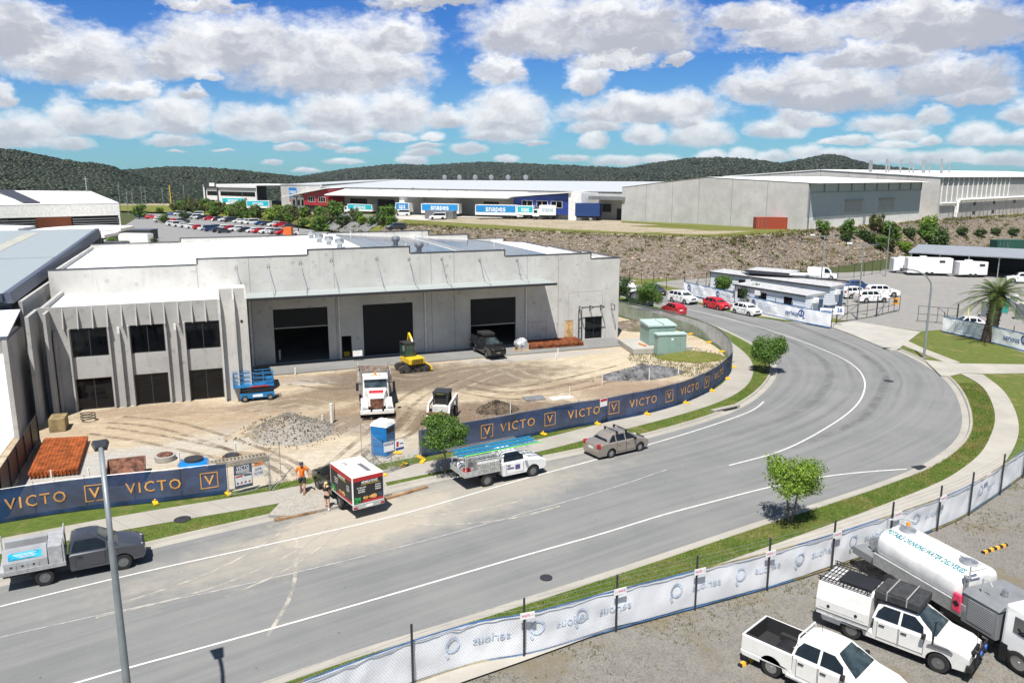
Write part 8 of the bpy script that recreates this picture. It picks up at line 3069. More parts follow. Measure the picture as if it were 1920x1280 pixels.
for s_ in (-1, 1):
 MB().add([(-.35, s_ * 1.163, 1.7), (.85, s_ * 1.163, 1.7), (.75, s_ * 1.135, 2.4), (-.35, s_ * 1.135, 2.4)], [(0, 1, 2, 3)]).build('side_window', m_cglass, wt)
MB().quad((1.19, -1.02, 1.6), (1.19, 1.02, 1.6), (1.03, .96, 2.5), (1.03, -.96, 2.5)).build('windscreen', m_scr, wt)
for s_ in (-1, 1):
 MB().box(-.75, -.45, min(s_ * 1.02, s_ * 1.2), max(s_ * 1.02, s_ * 1.2), .25, 1.0).build('mud_flap', m_trim, wt)
wt.scale = (1, .93, .86)
# wheel stops
for pq in (((1842, 1037), (1887, 1022)), ((1386, 1249), (1417, 1234)), ((1730, 1105), (1750, 1098))):
 a, b_ = G(*pq[0], ZG), G(*pq[1], ZG)
 if pq[0][0] == 1730:
  continue
 dv = b_ - a
 t = thing('wheel_stop', 'yellow and black wheel stop alone on the gravel' if pq[0][0] == 1842 else 'yellow and black wheel stop behind the tray of the near ute', 'wheel stop', a, math.atan2(dv.y, dv.x))
 L_ = max(1.6, dv.length)
 MB().prism([(-.09, 0), (.09, 0), (.06, .11), (-.06, .11)], 0, L_, 'x').build('block', m_trim, t)
 m = MB()
 for k in range(4):
  x = .08 + k * L_ / 4
  m.prism([(-.093, 0), (.093, 0), (.063, .114), (-.063, .114)], x, x + L_ / 8, 'x')
 m.build('yellow_band', mat('stop yellow', (.75, .38, .03), .6), t)['kind'] = 'stuff'
# ------------------------------------------------------------------ hills
m_for = leafmat('eucalypt canopy', (.010, .017, .008), (.018, .027, .011), .02)
m_ford, nt_, b_s = newmat('forest slope')
pos = wpos(nt_)
c = mixc(nt_, sstep(nt_, nz(nt_, pos, .012, 5, .6), .35, .7), (.010, .018, .008), (.034, .044, .017))
c = mixc(nt_, mth(nt_, 'MULTIPLY', sstep(nt_, nz(nt_, pos, .09, 4, .7), .4, .7), .6), c, (.007, .012, .006))
nt_.links.new(c, b_s.inputs['Base Color'])
b_s.inputs['Roughness'].default_value = 1
fr_rng = random.Random(3)
crowns = MB()


def ridge(sky_, D, foot, back, rmin, rmax, n, seed):
 """forested ridge whose crest was surveyed along the skyline"""
 cr = [at_depth(px, py, D) for px, py in sky_]
 c_ = resample(spline([tuple(p) for p in cr], D / 60), 150)
 rows = 16
 m = MB()
 for i, p in enumerate(c_):
  for k in range(rows + 1):
   t = k / rows
   if t < .7:
    u = t / .7
    y = D * (foot + (1 - foot) * u)
    z = p.z * (u ** .8)
   else:
    u = (t - .7) / .3
    y = D * (1 + (back - 1) * u)
    z = p.z * (1 - u)
   x = p.x * (y / D)
   z += (noise.noise(Vector((x * 6 / D, y * 6 / D, seed))) * .16 + noise.noise(Vector((x * 22 / D, y * 22 / D, seed))) * .06) * p.z * math.sin(PI * min(1, t / .7)) if t < .7 else 0
   m.v.append((x, y, z - 1))
 for i in range(149):
  for k in range(rows):
   a = i * (rows + 1) + k
   m.f.append((a, a + 1, a + rows + 2, a + rows + 1)[::-1])
   m.m.append(0)
 struct(m.build('hill', m_ford, smooth=80))
 for _ in range(n):
  i = fr_rng.randrange(149)
  k = min(11, fr_rng.randrange(0, 13))
  a = i * (rows + 1) + k
  u, v = fr_rng.random(), fr_rng.random()
  p = Vector(m.v[a]).lerp(Vector(m.v[a + rows + 1]), u).lerp(Vector(m.v[a + 1]).lerp(Vector(m.v[a + rows + 2]), u), v)
  if p.z < 2:
   continue
  r = fr_rng.uniform(rmin, rmax)
  crowns.blob((p.x, p.y, p.z + r * .12), r, fr_rng.random(), .42, 1, 0, (1, 1, .5))


ridge([(-260, 255), (-120, 260), (0, 277), (50, 284), (100, 295), (150, 303), (195, 308), (225, 317), (300, 345)], 820, .72, 1.3, 1.5, 3.3, 9000, 1)
ridge([(120, 345), (210, 321), (260, 317), (300, 313), (340, 312), (400, 315), (460, 320), (520, 327), (600, 336), (700, 345)], 1150, .75, 1.3, 2.0, 4.2, 7500, 2)
ridge([(480, 340), (560, 332), (600, 326), (640, 319), (700, 312), (750, 308), (800, 310), (850, 307), (900, 304), (960, 306), (1010, 308), (1080, 311), (1160, 315), (1230, 322), (1300, 335)], 2900, .75, 1.3, 4.5, 9, 6500, 3)
ridge([(1000, 335), (1090, 322), (1130, 317), (1180, 314), (1230, 306), (1280, 299), (1330, 296), (1370, 296), (1420, 300), (1460, 306), (1490, 302), (1540, 291), (1570, 291), (1600, 300), (1640, 310), (1700, 317), (1750, 325), (1800, 333), (1900, 331), (2060, 328)], 2100, .72, 1.3, 3.8, 8, 8500, 4)
ridge([(130, 372), (215, 354), (270, 350), (330, 352), (390, 351), (450, 353), (540, 358), (600, 366)], 520, .76, 1.3, 1.8, 3.4, 3000, 6)
tag(crowns.build('forest', m_for, smooth=80), 'dense dark eucalypt forest covering the far hills', 'forest', kind='stuff')

# ------------------------------------------------------------------ trees and shrubs
m_bark = mat('grey bark', (.17, .14, .11), .9, var=.3, vs=4)
L_light = leafmat('bright leaf', (.10, .19, .018), (.27, .38, .05))
L_mid = leafmat('mid leaf', (.05, .12, .018), (.15, .25, .045))
L_dark = leafmat('dark leaf', (.025, .06, .014), (.075, .125, .03))
L_olive = leafmat('olive leaf', (.06, .075, .02), (.15, .16, .05))


def crown_mb(rn, lobes, n, sz, sq=1.0):
 m = MB()
 tw = sum(l[3] ** 2 for l in lobes)
 for (cx, cy, cz, r) in lobes:
  for _ in range(int(n * r * r / tw)):
   d_ = Vector((rn.gauss(0, 1), rn.gauss(0, 1), rn.gauss(0, 1))).normalized()
   p = Vector((cx, cy, cz)) + d_ * r * (rn.random() ** .38) * (1 + rn.uniform(-.10, .20))
   p.z = cz + (p.z - cz) * sq
   a = (d_ + Vector((rn.uniform(-.8, .8), rn.uniform(-.8, .8), rn.uniform(-.3, .9)))).normalized()
   t1 = a.orthogonal().normalized()
   t1 = (Matrix.Rotation(rn.uniform(0, 6.28), 3, a) @ t1)
   t2 = a.cross(t1)
   s_ = sz * rn.uniform(.6, 1.25)
   m.add([p - t1 * s_, p + t2 * s_ * .45, p + t1 * s_ - a * s_ * .25, p - t2 * s_ * .45], [(0, 1, 2, 3)])
 return m


def tree_meshes(seed, h, r, n, sz, bot, stems=1, sq=1.0):
 rn = random.Random(seed)
 ch = h - bot
 lobes = [(0, 0, bot + ch * .5, r * .72)]
 for k in range(9):
  a = k * 2.4 + rn.uniform(-.3, .3)
  q = r * rn.uniform(.45, .68)
  lobes.append((q * math.cos(a), q * math.sin(a), bot + ch * rn.uniform(.28, .78), r * rn.uniform(.26, .46)))
 cm = crown_mb(rn, lobes, n, sz, sq)
 tm = MB()
 for s_ in range(stems):
  a = s_ * 2.3
  b_ = Vector((math.cos(a) * .06 * (stems > 1), math.sin(a) * .06 * (stems > 1), -.05))
  top = b_ + Vector((math.cos(a) * .3 * (stems > 1), math.sin(a) * .3, bot + ch * .35))
  tm.tube([b_, b_.lerp(top, .5) + Vector((.03, 0, 0)), top], [.075, .055, .035], 7)
  for l in lobes[1:]:
   tm.tube([b_.lerp(top, .75), Vector(l[:3])], [.032, .010], 5)
 return cm, tm


def tree(label, x, y, z, seed, h, r, n, sz, bot, mt, stems=1, cat='tree', name='street_tree', group=None, sq=1.0):
 t = thing(name, label, cat, (x, y, z), 0, group)
 cm, tm = tree_meshes(seed, h, r, n, sz, bot, stems, sq)
 cm.build('crown', mt, t)
 tm.build('trunk', m_bark, t, smooth=50)
 return t


p = G(834, 887, ZV)
tree('bright green street tree beside the white ladder ute', p.x, p.y, ZV, 21, 3.8, 1.6, 5600, .085, 1.35, L_mid, sq=.75)
p = G(1480, 980, ZV)
tree('yellow green street tree with forked trunk on the near verge', p.x, p.y, ZV, 22, 3.45, 1.75, 5400, .085, 1.35, L_light, 2, sq=.62)
p = G(1437, 697, ZV)
tree('bushy street tree on the inner verge of the bend', p.x, p.y, ZV, 23, 3.7, 1.85, 5600, .11, .3, L_mid, 2)
p = G(1226, 585, ZV)
tree('street tree standing between the dark van and the white wagon', p.x - .6, p.y + 1.0, ZV, 24, 4.0, 1.9, 3600, .13, .7, L_mid)
p = G(1172, 570, ZV)
tree('street tree against the corner of the concrete warehouse', p.x - .6, p.y + 2, ZV, 25, 3.9, 1.9, 3600, .13, .6, L_dark)
p = G(1352, 561, ZV)
tree('street tree before the site office banner, behind the red hatchback', p.x, p.y, ZV, 26, 3.6, 1.5, 3000, .13, .9, L_mid, 2)
p = G(1404, 578, ZV)
tree('darker street tree before the site office banner, behind the white hatchback', p.x, p.y, ZV, 27, 3.5, 1.6, 3000, .13, .3, L_dark)
# shrubs: a few shapes, copied with their parts
protos = []
for k, (h_, r_, mt) in enumerate(((2.6, 1.5, L_mid), (2.2, 1.7, L_dark), (2.9, 1.4, L_olive), (2.0, 1.5, L_light))):
 cm, tm = tree_meshes(60 + k, h_, r_, 620, .26, .15)
 protos.append((cm.mesh('crown', mt), tm.mesh('trunk', m_bark)))


def shrub(p, s_, k, label, group, cat='shrub', name='shrub'):
 t = thing(name, label, cat, p, rng.uniform(0, 6), group)
 t.scale = (s_, s_, s_ * rng.uniform(.9, 1.2))
 link('crown', protos[k][0], t)
 link('trunk', protos[k][1], t)
 return t


rng = random.Random(17)
kinds = ('mid green', 'dark green', 'olive', 'bright green')
for _ in range(100):
 t_ = rng.random()
 px = 345 + 400 * t_
 up = (px - 345) / 400
 py = 388 + 20 * up + (rng.random() ** 1.3) * (14 + 14 * math.sin(PI * up))
 if px > 640 and rng.random() < .75:
  continue
 i = min(range(NB), key=lambda q: abs(proj(tpc[q])[0] - px))
 t = max(0, min(1, 1 - (py - proj(tpc[i])[1]) / max(1, proj(btc[i])[1] - proj(tpc[i])[1])))
 k = rng.choice((0, 0, 1, 2, 2, 3))
 shrub(bank_at(i, t), rng.uniform(1.0, 2.0), k, kinds[k] + ' shrub on the planted bank above the car park', 'shrubs on the car park bank')
for px, py, s_, k in ((1545, 425, 1.5, 0), (1600, 432, 1.7, 0), (1640, 436, 1.3, 1), (1655, 425, 1.8, 2), (1680, 432, 1.9, 0), (1700, 440, 1.7, 0), (1725, 435, 1.4, 1), (1760, 425, 2.0, 3), (1772, 437, 1.8, 0), (1790, 445, 2.0, 0), (1812, 448, 2.4, 1), (1830, 460, 2.2, 1), (1705, 456, 1.5, 1), (1660, 448, 1.4, 1), (1690, 458, 1.6, 0), (1745, 460, 1.5, 3), (1715, 462, 1.2, 2), (1842, 430, 1.3, 1), (1872, 434, 1.2, 1), (1893, 428, 1.2, 1), (1918, 430, 1.3, 1), (1610, 445, 1.2, 1), (1570, 440, .9, 2)):
 i = min(range(NB), key=lambda q: abs(proj(tpc[q])[0] - px))
 t = max(.02, min(1, 1 - (py + 12 - proj(tpc[i])[1]) / max(1, proj(btc[i])[1] - proj(tpc[i])[1])))
 shrub(bank_at(i, t), s_ * .78, k, kinds[k] + ' shrub on the rock bank below the factory', 'shrubs on the rock bank')
for px, py, s_, k, lb_ in ((262, 410, 2.2, 0, 'small tree beyond the white louvred building'), (300, 400, 1.4, 3, 'bright bush beside the far container yard'), (308, 418, 1.4, 0, 'round bush at the edge of the far car park'), (346, 412, 1.3, 1, 'dark bush among the far parked cars'), (600, 440, 2.2, 0, 'leafy tree beyond the warehouse roof vents'), (665, 438, 1.5, 3, 'bright bush beyond the warehouse roof by the far road'), (572, 428, 1.5, 0, 'bush beside the orange skip'), (180, 442, 1.4, 1, 'dark bush behind the curved white awnings'), (212, 468, 1.2, 0, 'green bush beside the white container'), (285, 462, 1.1, 1, 'dark bush at the end of the white container'), (725, 400, 1.5, 1, 'round tree before the transport warehouse'), (850, 404, 1.4, 1, 'dark round tree beside the grey container'), (1015, 398, 1.4, 0, 'small tree before the blue office'), (735, 425, 1.2, 0, 'bush at the mouth of the rock bank'), (775, 432, .9, 3, 'small bush on the crest of the rock bank')):
 z = 0 if py > 425 else 1.0 if px < 360 else up_z(*G(px, py, 4)[:2])
 shrub(G(px, py, z), s_, k, lb_, None, 'tree')
# palm
p = G(1853, 640, ZV)
t = thing('palm_tree', 'date palm with thick dark trunk and arching fronds behind the white banner', 'palm', (p.x, p.y, ZV))
m = MB()
m.tube([(0, 0, -.1), (.1, 0, 1.6), (.25, 0, 3.2), (.3, 0, 4.2), (.3, 0, 4.7)], [.55, .46, .42, .62, .45], 14)
rn = random.Random(4)
for _ in range(160):
 a, z = rn.uniform(0, 6.28), rn.uniform(0, 4.5)
 r = .46 if z < 3.4 else .6
 m.blob((.06 * z + r * math.cos(a), r * math.sin(a), z), .10, rn.random(), .3, 1, 0, (1, 1, .6))
m.build('trunk', mat('palm trunk', (.075, .058, .042), .95, var=.4, vs=4), t)
L_palm = leafmat('palm leaf', (.035, .075, .015), (.13, .17, .04), .25)
for k in range(46):
 a = k * 2.399
 el = 1.25 - 1.55 * (k / 46)
 ln_ = rn.uniform(2.9, 3.5)
 m = MB()
 pts = []
 for i in range(11):
  s_ = i / 10
  rr = ln_ * s_
  hgt = math.sin(el) * rr - 1.25 * s_ * s_ * (1.0 + .5 * math.cos(el))
  ho = math.cos(el) * rr
  pts.append(Vector((.3 + ho * math.cos(a), ho * math.sin(a), 4.5 + hgt)))
 m.tube(pts, [.045 - .0038 * i for i in range(11)], 5)
 for i in range(1, 10):
  for q in range(3):
   b_ = pts[i].lerp(pts[i + 1], q / 3)
   d_ = (pts[i + 1] - pts[i]).normalized()
   sd = d_.cross(Vector((0, 0, 1))).normalized()
   for s_ in (-1, 1):
    l_ = .62 * math.sin(PI * (.12 + .8 * (i + q / 3) / 10))
    tip = b_ + (sd * s_ * .85 + d_ * .6 + Vector((0, 0, -.22))).normalized() * l_
    m.add([b_ - d_ * .03, b_ + d_ * .03, tip], [(0, 1, 2)])
 m.build('frond', L_palm, t)
t.scale = (1.35, 1.35, 1.1)

# grass blades on the verges near the viewer
m_blade = leafmat('grass blade', (.09, .15, .022), (.21, .28, .06), .3)
m = MB()
rng = random.Random(8)
pFP, pPC = Path(smooth_line(spline([(q.x, q.y) for q in FP2a], 1), 3)), Path(PC)
for P_, c0, w0, w1, n in ((pKO, KO, -.7, -3.6, 34000), (pKI, KI, .68, 4.6, 22000)):
 for _ in range(n):
  s_ = rng.uniform(P_.near((-14, 21) if P_ is pKO else (-24, 30)), P_.near((38, 66) if P_ is pKO else (22, 64)))
  if P_ is pKI and rng.random() < .3:
   s_ = rng.uniform(P_.near((18, 60)), P_.near((25.9, 81)))
  q, d_, nn = P_.at(s_)
  o = rng.uniform(w0, w1)
  x, y = q.x + nn.x * o, q.y + nn.y * o
  v, _, w_ = (pFP if P_ is pKO else pPC).at((pFP if P_ is pKO else pPC).near((x, y)))
  e_ = (Vector((x, y, 0)) - v.xy.to_3d()).dot(w_)
  if (e_ < .05 if P_ is pKO else abs(e_) < 1.08):
   continue
  tuft(m, (x, y, ZV - .01), .10, .085, 3, rng, int(noise.noise(Vector((x * .55, y * .55, 4))) + .35 * noise.noise(Vector((x * 2, y * 2, 1))) + rng.uniform(-.2, .2) > .12))
tag(m.build('grass', [m_blade, leafmat('dry blade', (.20, .18, .05), (.36, .31, .12), .3)]), 'short green grass blades along the mown road verges', 'grass', kind='stuff')
m = MB()
for _ in range(2600):
 q, d_, nn = pFB.at(rng.uniform(n0, n1))
 o = -abs(rng.gauss(0, 1.1))
 if noise.noise(Vector((q.x * .4, q.y * .4 + o * .5, 2))) < -.1:
  continue
 tuft(m, (q.x + nn.x * o, q.y + nn.y * o, ZY), .12, .10, 3, rng)
for _ in range(1100):
 a_, r_ = rng.uniform(0, 6.28), 6.5 * math.sqrt(rng.random())
 q = G(1285, 675, ZS) + Vector((r_ * .75 * math.cos(a_) - .5, r_ * math.sin(a_), 0))
 tuft(m, (q.x, q.y, ZS), .25, .16, 4, rng)
tag(m.build('weeds', m_weed), 'thin weeds in the gravel by the near fence and round the kiosk plinth', 'weeds', kind='stuff')

# ------------------------------------------------------------------ far car park and transport yard
struct(sheet([G(*q, 1.0) for q in ((225, 428), (270, 400), (330, 402), (430, 408), (530, 424), (640, 438), (640, 452), (300, 452), (225, 440))], 1.0).build('car_park', mat('car park asphalt', (.21, .21, .21), .9)))
struct(sheet([G(*q, .1) for q in ((110, 452), (230, 440), (300, 436), (420, 452), (360, 500), (110, 500))], .1).build('paving', m_concp))
CARM = {}


def far_car(kind, pt):
 k = (kind, pt.name)
 if k in CARM:
  return CARM[k]
 s_ = spec(kind, pt)
 xf, xr = s_['wb'] / 2 + s_['fo'], -s_['wb'] / 2 - s_['ro']
 m = hull(s_['W'], xr, xf, s_['zb'], s_['R'], [-s_['wb'] / 2, s_['wb'] / 2], s_['top'])
 Y = cabin(m, s_['W'], s_['cab'], s_['yt'], s_['belt'])
 z0, z1 = s_['belt'] + .06, max(q[1] for q in s_['cab']) - .1
 for sg in (1, -1):
  v = [(edge_x(s_['cab'], z, f_) + (-.12 if f_ else .12), sg * (Y(z) + .01), z) for z, f_ in ((z0, False), (z0, True), (z1, True), (z1, False))]
  m.add(v if sg < 0 else v[::-1], [(0, 1, 2, 3)], 2)
 for f_ in (True, False):
  d_ = .05 if f_ else -.05
  v = [(edge_x(s_['cab'], z, f_) + d_, e * (Y(z) - .1), z + .03) for z, e in ((z0, -1), (z0, 1), (z1, 1), (z1, -1))]
  m.add(v if f_ else v[::-1], [(0, 1, 2, 3)], 2)
 for ax in (-1, 1):
  for sg in (-1, 1):
   m.lathe([(s_['R'], -.1), (s_['R'], .1)], 12, 1, T(ax * s_['wb'] / 2, sg * (s_['W'] / 2 - .1), s_['R']), ax='y')
 CARM[k] = m.mesh('distant_car', [pt, m_tyre, m_cglass], smooth=40)
 return CARM[k]


rng = random.Random(23)
pal = [(P_white, 'white'), (P_white, 'white'), (P_white, 'white'), (P_silver, 'silver'), (P_dark, 'dark grey'), (P_red, 'red'), (P_blue, 'blue')]
used = set()
for r_, (x0, y0, x1, y1, n, hd_) in enumerate(((318, 404, 372, 405, 4, 200), (352, 409, 540, 427, 15, 215), (300, 417, 345, 418, 4, 30), (325, 423, 420, 437, 9, 35), (400, 431, 545, 441, 11, 215), (270, 409, 300, 412, 3, 20))):
 for k in range(n):
  u = (k + rng.uniform(-.12, .12)) / max(1, n - 1)
  kd = rng.choice(('suv', 'hatch', 'sedan', 'van', 'suv'))
  pt, cn_ = rng.choice(pal)
  o = link('distant_car', far_car(kd, pt), None, G(x0 + (x1 - x0) * u, y0 + (y1 - y0) * u, 1.0), R(hd_ + rng.uniform(-4, 4)))
  tag(o, '%s %s parked in the %s row of the far car park' % (cn_, {'suv': 'wagon', 'hatch': 'hatchback', 'sedan': 'sedan', 'van': 'van'}[kd], ('first', 'second', 'third', 'fourth', 'fifth', 'hindmost')[r_]), 'car', 'cars in the far car park')
for px, py, kd, pt, hd_, lb_ in ((550, 398, 'hatch', P_blue, 200, 'blue hatchback on the far road beside the lamp post'), (820, 411, 'van', P_white, 190, 'white van on the pale earth before the blue lettered trailer'), (755, 404, 'van', P_white, 180, 'white van at the transport yard gate'), (1135, 401, 'suv', P_white, 180, 'white wagon beside the end of the concrete shed'), (1070, 393, 'suv', P_white, 180, 'white wagon before the blue office'), (742, 432, 'suv', P_dark, 200, 'dark car on the far road at the mouth of the bank')):
 p = GU(px, py + 1)
 o = link('distant_car', far_car(kd, pt), None, p + Vector((0, 0, .15)), R(hd_))
 tag(o, lb_, 'car')
m_curt = mat('curtain blue', (.015, .24, .56), .5)
m_navyt = mat('tarpaulin navy', (.01, .04, .16), .6)


def lorry(name, label, px0, px1, py, mt, band, cab=0, ink=None, zt=4.1, text='snapes', rz0=None):
 """box trailer or rigid lorry seen side on, between two image columns"""
 a, b_ = GU(px0, py), GU(px1, py)
 a, b_ = a + Vector((0, 0, .12)), b_ + Vector((0, 0, .12))
 L_ = (b_ - a).xy.length
 t = thing(name, label, 'truck' if cab else 'trailer', a, math.atan2(b_.y - a.y, b_.x - a.x) + (rz0 or 0))
 MB().box(0, L_, 0, 2.5, 1.15, zt).build('box_body', m_white if mt is None else mt, t)
 MB().box(.2, L_ - .2, .4, 2.1, .7, 1.14).build('chassis', m_trim, t)
 for x in ((L_ - 1.6, L_ - 2.8, L_ - 4.0) if L_ > 9 else (L_ - 1.4,)):
  for y in (.3, 2.2):
   MB().lathe([(.48, -.15), (.48, .15)], 14, 0, T(x, y, .48), ax='y').build('wheel', m_tyre, t)
 if band:
  bn_ = MB().box(.25, L_ - .25, -.02, -.001, 1.15 + (zt - 1.15) * .28, zt - .15).build('band', band, t)
  letters(MB(), text, 2.4 * (zt / 4.1), face((L_ / 2, -.03, 1.15 + (zt - 1.15) * .62), (1, 0, 0), (0, -1, 0)), .03, L_ * .48).build('lettering', ink or m_inkw, bn_)
 elif ink:
  letters(MB(), text, 1.8, face((L_ / 2, -.03, 2.7), (1, 0, 0), (0, -1, 0)), .02, L_ * .7).build('lettering', ink, t)
 if cab:
  s_ = -1 if cab < 0 else 1
  x0 = -.1 if cab < 0 else L_ + .1
  c_ = [x0 + s_ * q for q in (0, 1.9)]
  MB().prism([(c_[0], .8), (c_[1], .8), (c_[1], 1.7), (c_[1] - s_ * .35, 2.7), (c_[0], 2.9)][::s_], .15, 2.35, 'y').build('cab', m_white, t)
  MB().box(min(c_[0] + s_ * .5, c_[1] - s_ * .4), max(c_[0] + s_ * .5, c_[1] - s_ * .4), .13, .149, 1.75, 2.5).build('side_window', m_cglass, t)
  for y in (.3, 2.2):
   MB().lathe([(.45, -.15), (.45, .15)], 14, 0, T(x0 + s_ * 1.0, y, .45), ax='y').build('wheel', m_tyre, t)
 return t


lorry('box_truck', 'white truck with teal lettered side before the red office', 652, 698, 402, None, m_teal, -1, zt=3.6)
lorry('trailer', 'tall white lorry body with short blue lettered panel beside the open trailer', 742, 767, 404, None, m_curt, -1, text='aps')
lorry('trailer', 'trailer with broad blue lettered side in the middle of the transport yard', 790, 860, 407, None, m_curt)
lorry('trailer', 'white based trailer with blue lettered upper side on the edge of the pale earth', 891, 968, 411, None, m_curt, 1)
lorry('box_truck', 'small box truck with teal lettered side, second from the blue tarpaulin trailer', 969, 1000, 411, None, m_teal, -1, zt=3.7)
lorry('box_truck', 'plain white box truck with pale blue lettering nearest the blue tarpaulin trailer', 1011, 1042, 412, None, None, -1, mat('faint blue', (.25, .42, .55), .6), 3.9)
lorry('trailer', 'navy blue tarpaulin trailer standing alone on the pale earth', 1078, 1124, 414, m_navyt, None, zt=4.6)
lorry('trailer', 'blue lettered trailer parked behind the shrub bank, farther one', 417, 462, 388, None, m_teal, rz0=R(-8))
lorry('trailer', 'blue lettered trailer parked behind the shrub bank, beside the concrete wall', 463, 508, 396, None, m_teal, rz0=R(-8))
# containers
m_cont = ribbed('container red', (.42, .075, .035), 0, .3, .9, .6, line=(.30, .05, .025), lw=.4)


def container(label, px, py, z, rz, L_, mt, h_=2.6):
 t = thing('shipping_container', label, 'container', G(px, py, z), rz)
 MB().box(0, L_, 0, 2.44, .1, h_).build('box', mt, t)
 m = MB()
 for x in (0, L_ - .12):
  m.box(x - .01, x + .13, -.03, 2.47, 0, h_ + .02)
 for z_ in (0, h_ - .12):
  m.box(.121, L_ - .121, -.02, 2.46, z_, z_ + .13)
 m.build('frame', mt, t)
 m = MB()
 for x in (.5, 1.2, 1.9, 2.2):
  m.box(x, x + .05, -.05, -.021, .2, h_ - .2)
 m.build('door_bar', m_alu, t)['kind'] = 'stuff'
 return t


container('rusty red shipping container against the concrete shed wall', 1417, 430, 6.0, R(-2), 6.8, m_cont)
container('plain white container beside the dark wall behind the warehouse roof', 224, 462, .1, R(-10), 8.0, m_white, 3.2)
container('long grey container in the transport yard', 797, 411, GU(797, 411).z, R(-25), 9.5, m_alu)
container('dark green container on the slope above the carport roof', 1868, 474, 3.0, R(0), 5.2, mat('deep green', (.015, .075, .055), .6), 2.4)
o = MB().box(-1.1, 1.1, -1, 1, 0, 2.4).build('skip', mat('skip orange', (.72, .15, .03), .6), None, loc=G(541, 442, 1.0), bevel=.05)
tag(o, 'bright orange skip at the end of the far car park', 'skip')
t = thing('loading_wall', 'long black loading bay wall behind the white container', 'wall', G(205, 455, .1), R(-3))
MB().box(0, 11.5, 0, 4, -.2, 3.3).build('wall', m_dark, t)
MB().box(0, 11.6, -.1, 4.1, 3.301, 3.5).build('capping', m_fascia, t)
t = thing('curved_awning', 'pair of curved white awning roofs on a dark frame before the louvred building', 'awning', at_depth(205, 442, 118).xy.to_3d() + Vector((-14.8, -1, 0)), 0)
for k, (y, z) in enumerate(((0, 8.9), (5, 9.5))):
 m = MB()
 for (x0, x1) in ((0, 14.6), (-22, -1.0)):
  for i in range(12):
   u0, u1 = i / 12, (i + 1) / 12
   f_ = lambda u: z - .4 + .7 * math.sin(PI * (.1 + .6 * u))
   a_, b_ = x0 + (x1 - x0) * u0, x0 + (x1 - x0) * u1
   m.hexa([(a_, y, f_(u0) - .45), (b_, y, f_(u1) - .45), (b_, y + 4.5, f_(u1) - .3), (a_, y + 4.5, f_(u0) - .3)], [(a_, y, f_(u0)), (b_, y, f_(u1)), (b_, y + 4.5, f_(u1) + .15), (a_, y + 4.5, f_(u0) + .15)])
 m.build('awning_sheet', m_white, t)
for k in range(8):
 MB().box(-20 + k * 4.8, -19.8 + k * 4.8, 1, 1.2, 0, 8.4).build('post', m_dark, t)
MB().box(-22, 14.4, 1.5, 8, 0, 7.6).build('screen_wall', m_shade, t)

# ------------------------------------------------------------------ compound across the road
m_pan = ribbed('site office panel', (.66, .71, .78), 2, .3, .3, .5, var=.03)
m_panr = mat('site office roof', (.42, .425, .435), .6, var=.1)
m_navyb = mat('plinth navy', (.04, .08, .15), .6)


def site_office(label, p0, p1, dep, h_, wins, seed):
 a, b_ = G(*p0, ZV), G(*p1, ZV)
 L_ = (b_ - a).length
 t = thing('site_office', label, 'building', a, math.atan2(b_.y - a.y, b_.x - a.x))
 MB().box(0, L_, 0, dep, .7, h_).build('wall', m_pan, t)
 MB().box(.02, L_ - .02, .05, dep - .05, 0, .7).build('plinth', m_navyb, t)
 MB().hexa([(-.15, -.2, h_), (L_ + .15, -.2, h_), (L_ + .15, dep + .2, h_), (-.15, dep + .2, h_)], [(-.15, -.2, h_ + .12), (L_ + .15, -.2, h_ + .12), (L_ + .15, dep + .2, h_ + .3), (-.15, dep + .2, h_ + .3)]).build('roof', m_panr, t)
 m = MB().box(-.17, L_ + .17, -.24, -.201, h_ - .08, h_ + .14)
 m.box(-.02, .08, -.03, -.001, .7, h_ - .1).build('trim', m_cap, t)
 for u in wins:
  x = u * L_
  w_ = MB().box(x - .65, x + .65, -.03, -.001, 1.35, 2.55).build('window', m_dark, t)
  MB().box(x - .6, x + .6, -.036, -.031, 1.4, 2.5).build('pane', m_glassd, w_)
 for x in (L_ * .36,):
  MB().box(x - .4, x + .4, -.35, -.001, 2.15, 2.75).build('air_conditioner', m_white, t, bevel=.03)
 MB().box(L_ + .001, L_ + .35, dep * .35, dep * .35 + .8, 2.1, 2.7).build('air_conditioner', m_white, t, bevel=.03)
 MB().box(L_ + .001, L_ + .03, dep * .7, dep * .7 + .8, .75, 2.5).build('door', m_navyb, t)
 return t


site_office('long grey panelled site office nearest the banner fence', (1376, 575), (1508, 601), 3.2, 3.0, (.10, .42, .77), 1)
site_office('second grey site office running behind the first', (1330, 548), (1553, 583), 3.0, 3.1, (.15, .3, .8), 2)
site_office('short grey site office behind the other two, below the rock bank', (1400, 543), (1478, 551), 3, 3.0, (.3, .7), 3)
t = thing('cage_container', 'white framed cage container behind the site offices', 'container', G(1478, 552, ZV), R(-18))
MB().box(0, 4.2, 0, 2.4, .1, 2.9).build('box', ribbed('cage panel', (.55, .57, .56), 0, .7, .6, .5, line=(.75, .76, .75), lw=.3), t)
MB().box(-.05, 4.25, -.05, 2.45, 2.901, 3.05).build('roof', m_white, t)
t = thing('shade_sail', 'black shade cloth stretched between the site office roofs', 'shade sail', G(1440, 566, ZV) + Vector((0, 2.5, 0)))
q_ = [G(1432, 566, ZV), G(1545, 582, ZV)]
MB().hexa([(-2, 1, 3.7), (9.5, -6.5, 3.3), (10.2, -5, 3.3), (-2, 4.5, 3.6)], [(-2, 1, 3.72), (9.5, -6.5, 3.32), (10.2, -5, 3.32), (-2, 4.5, 3.62)]).build('cloth', m_black, t)
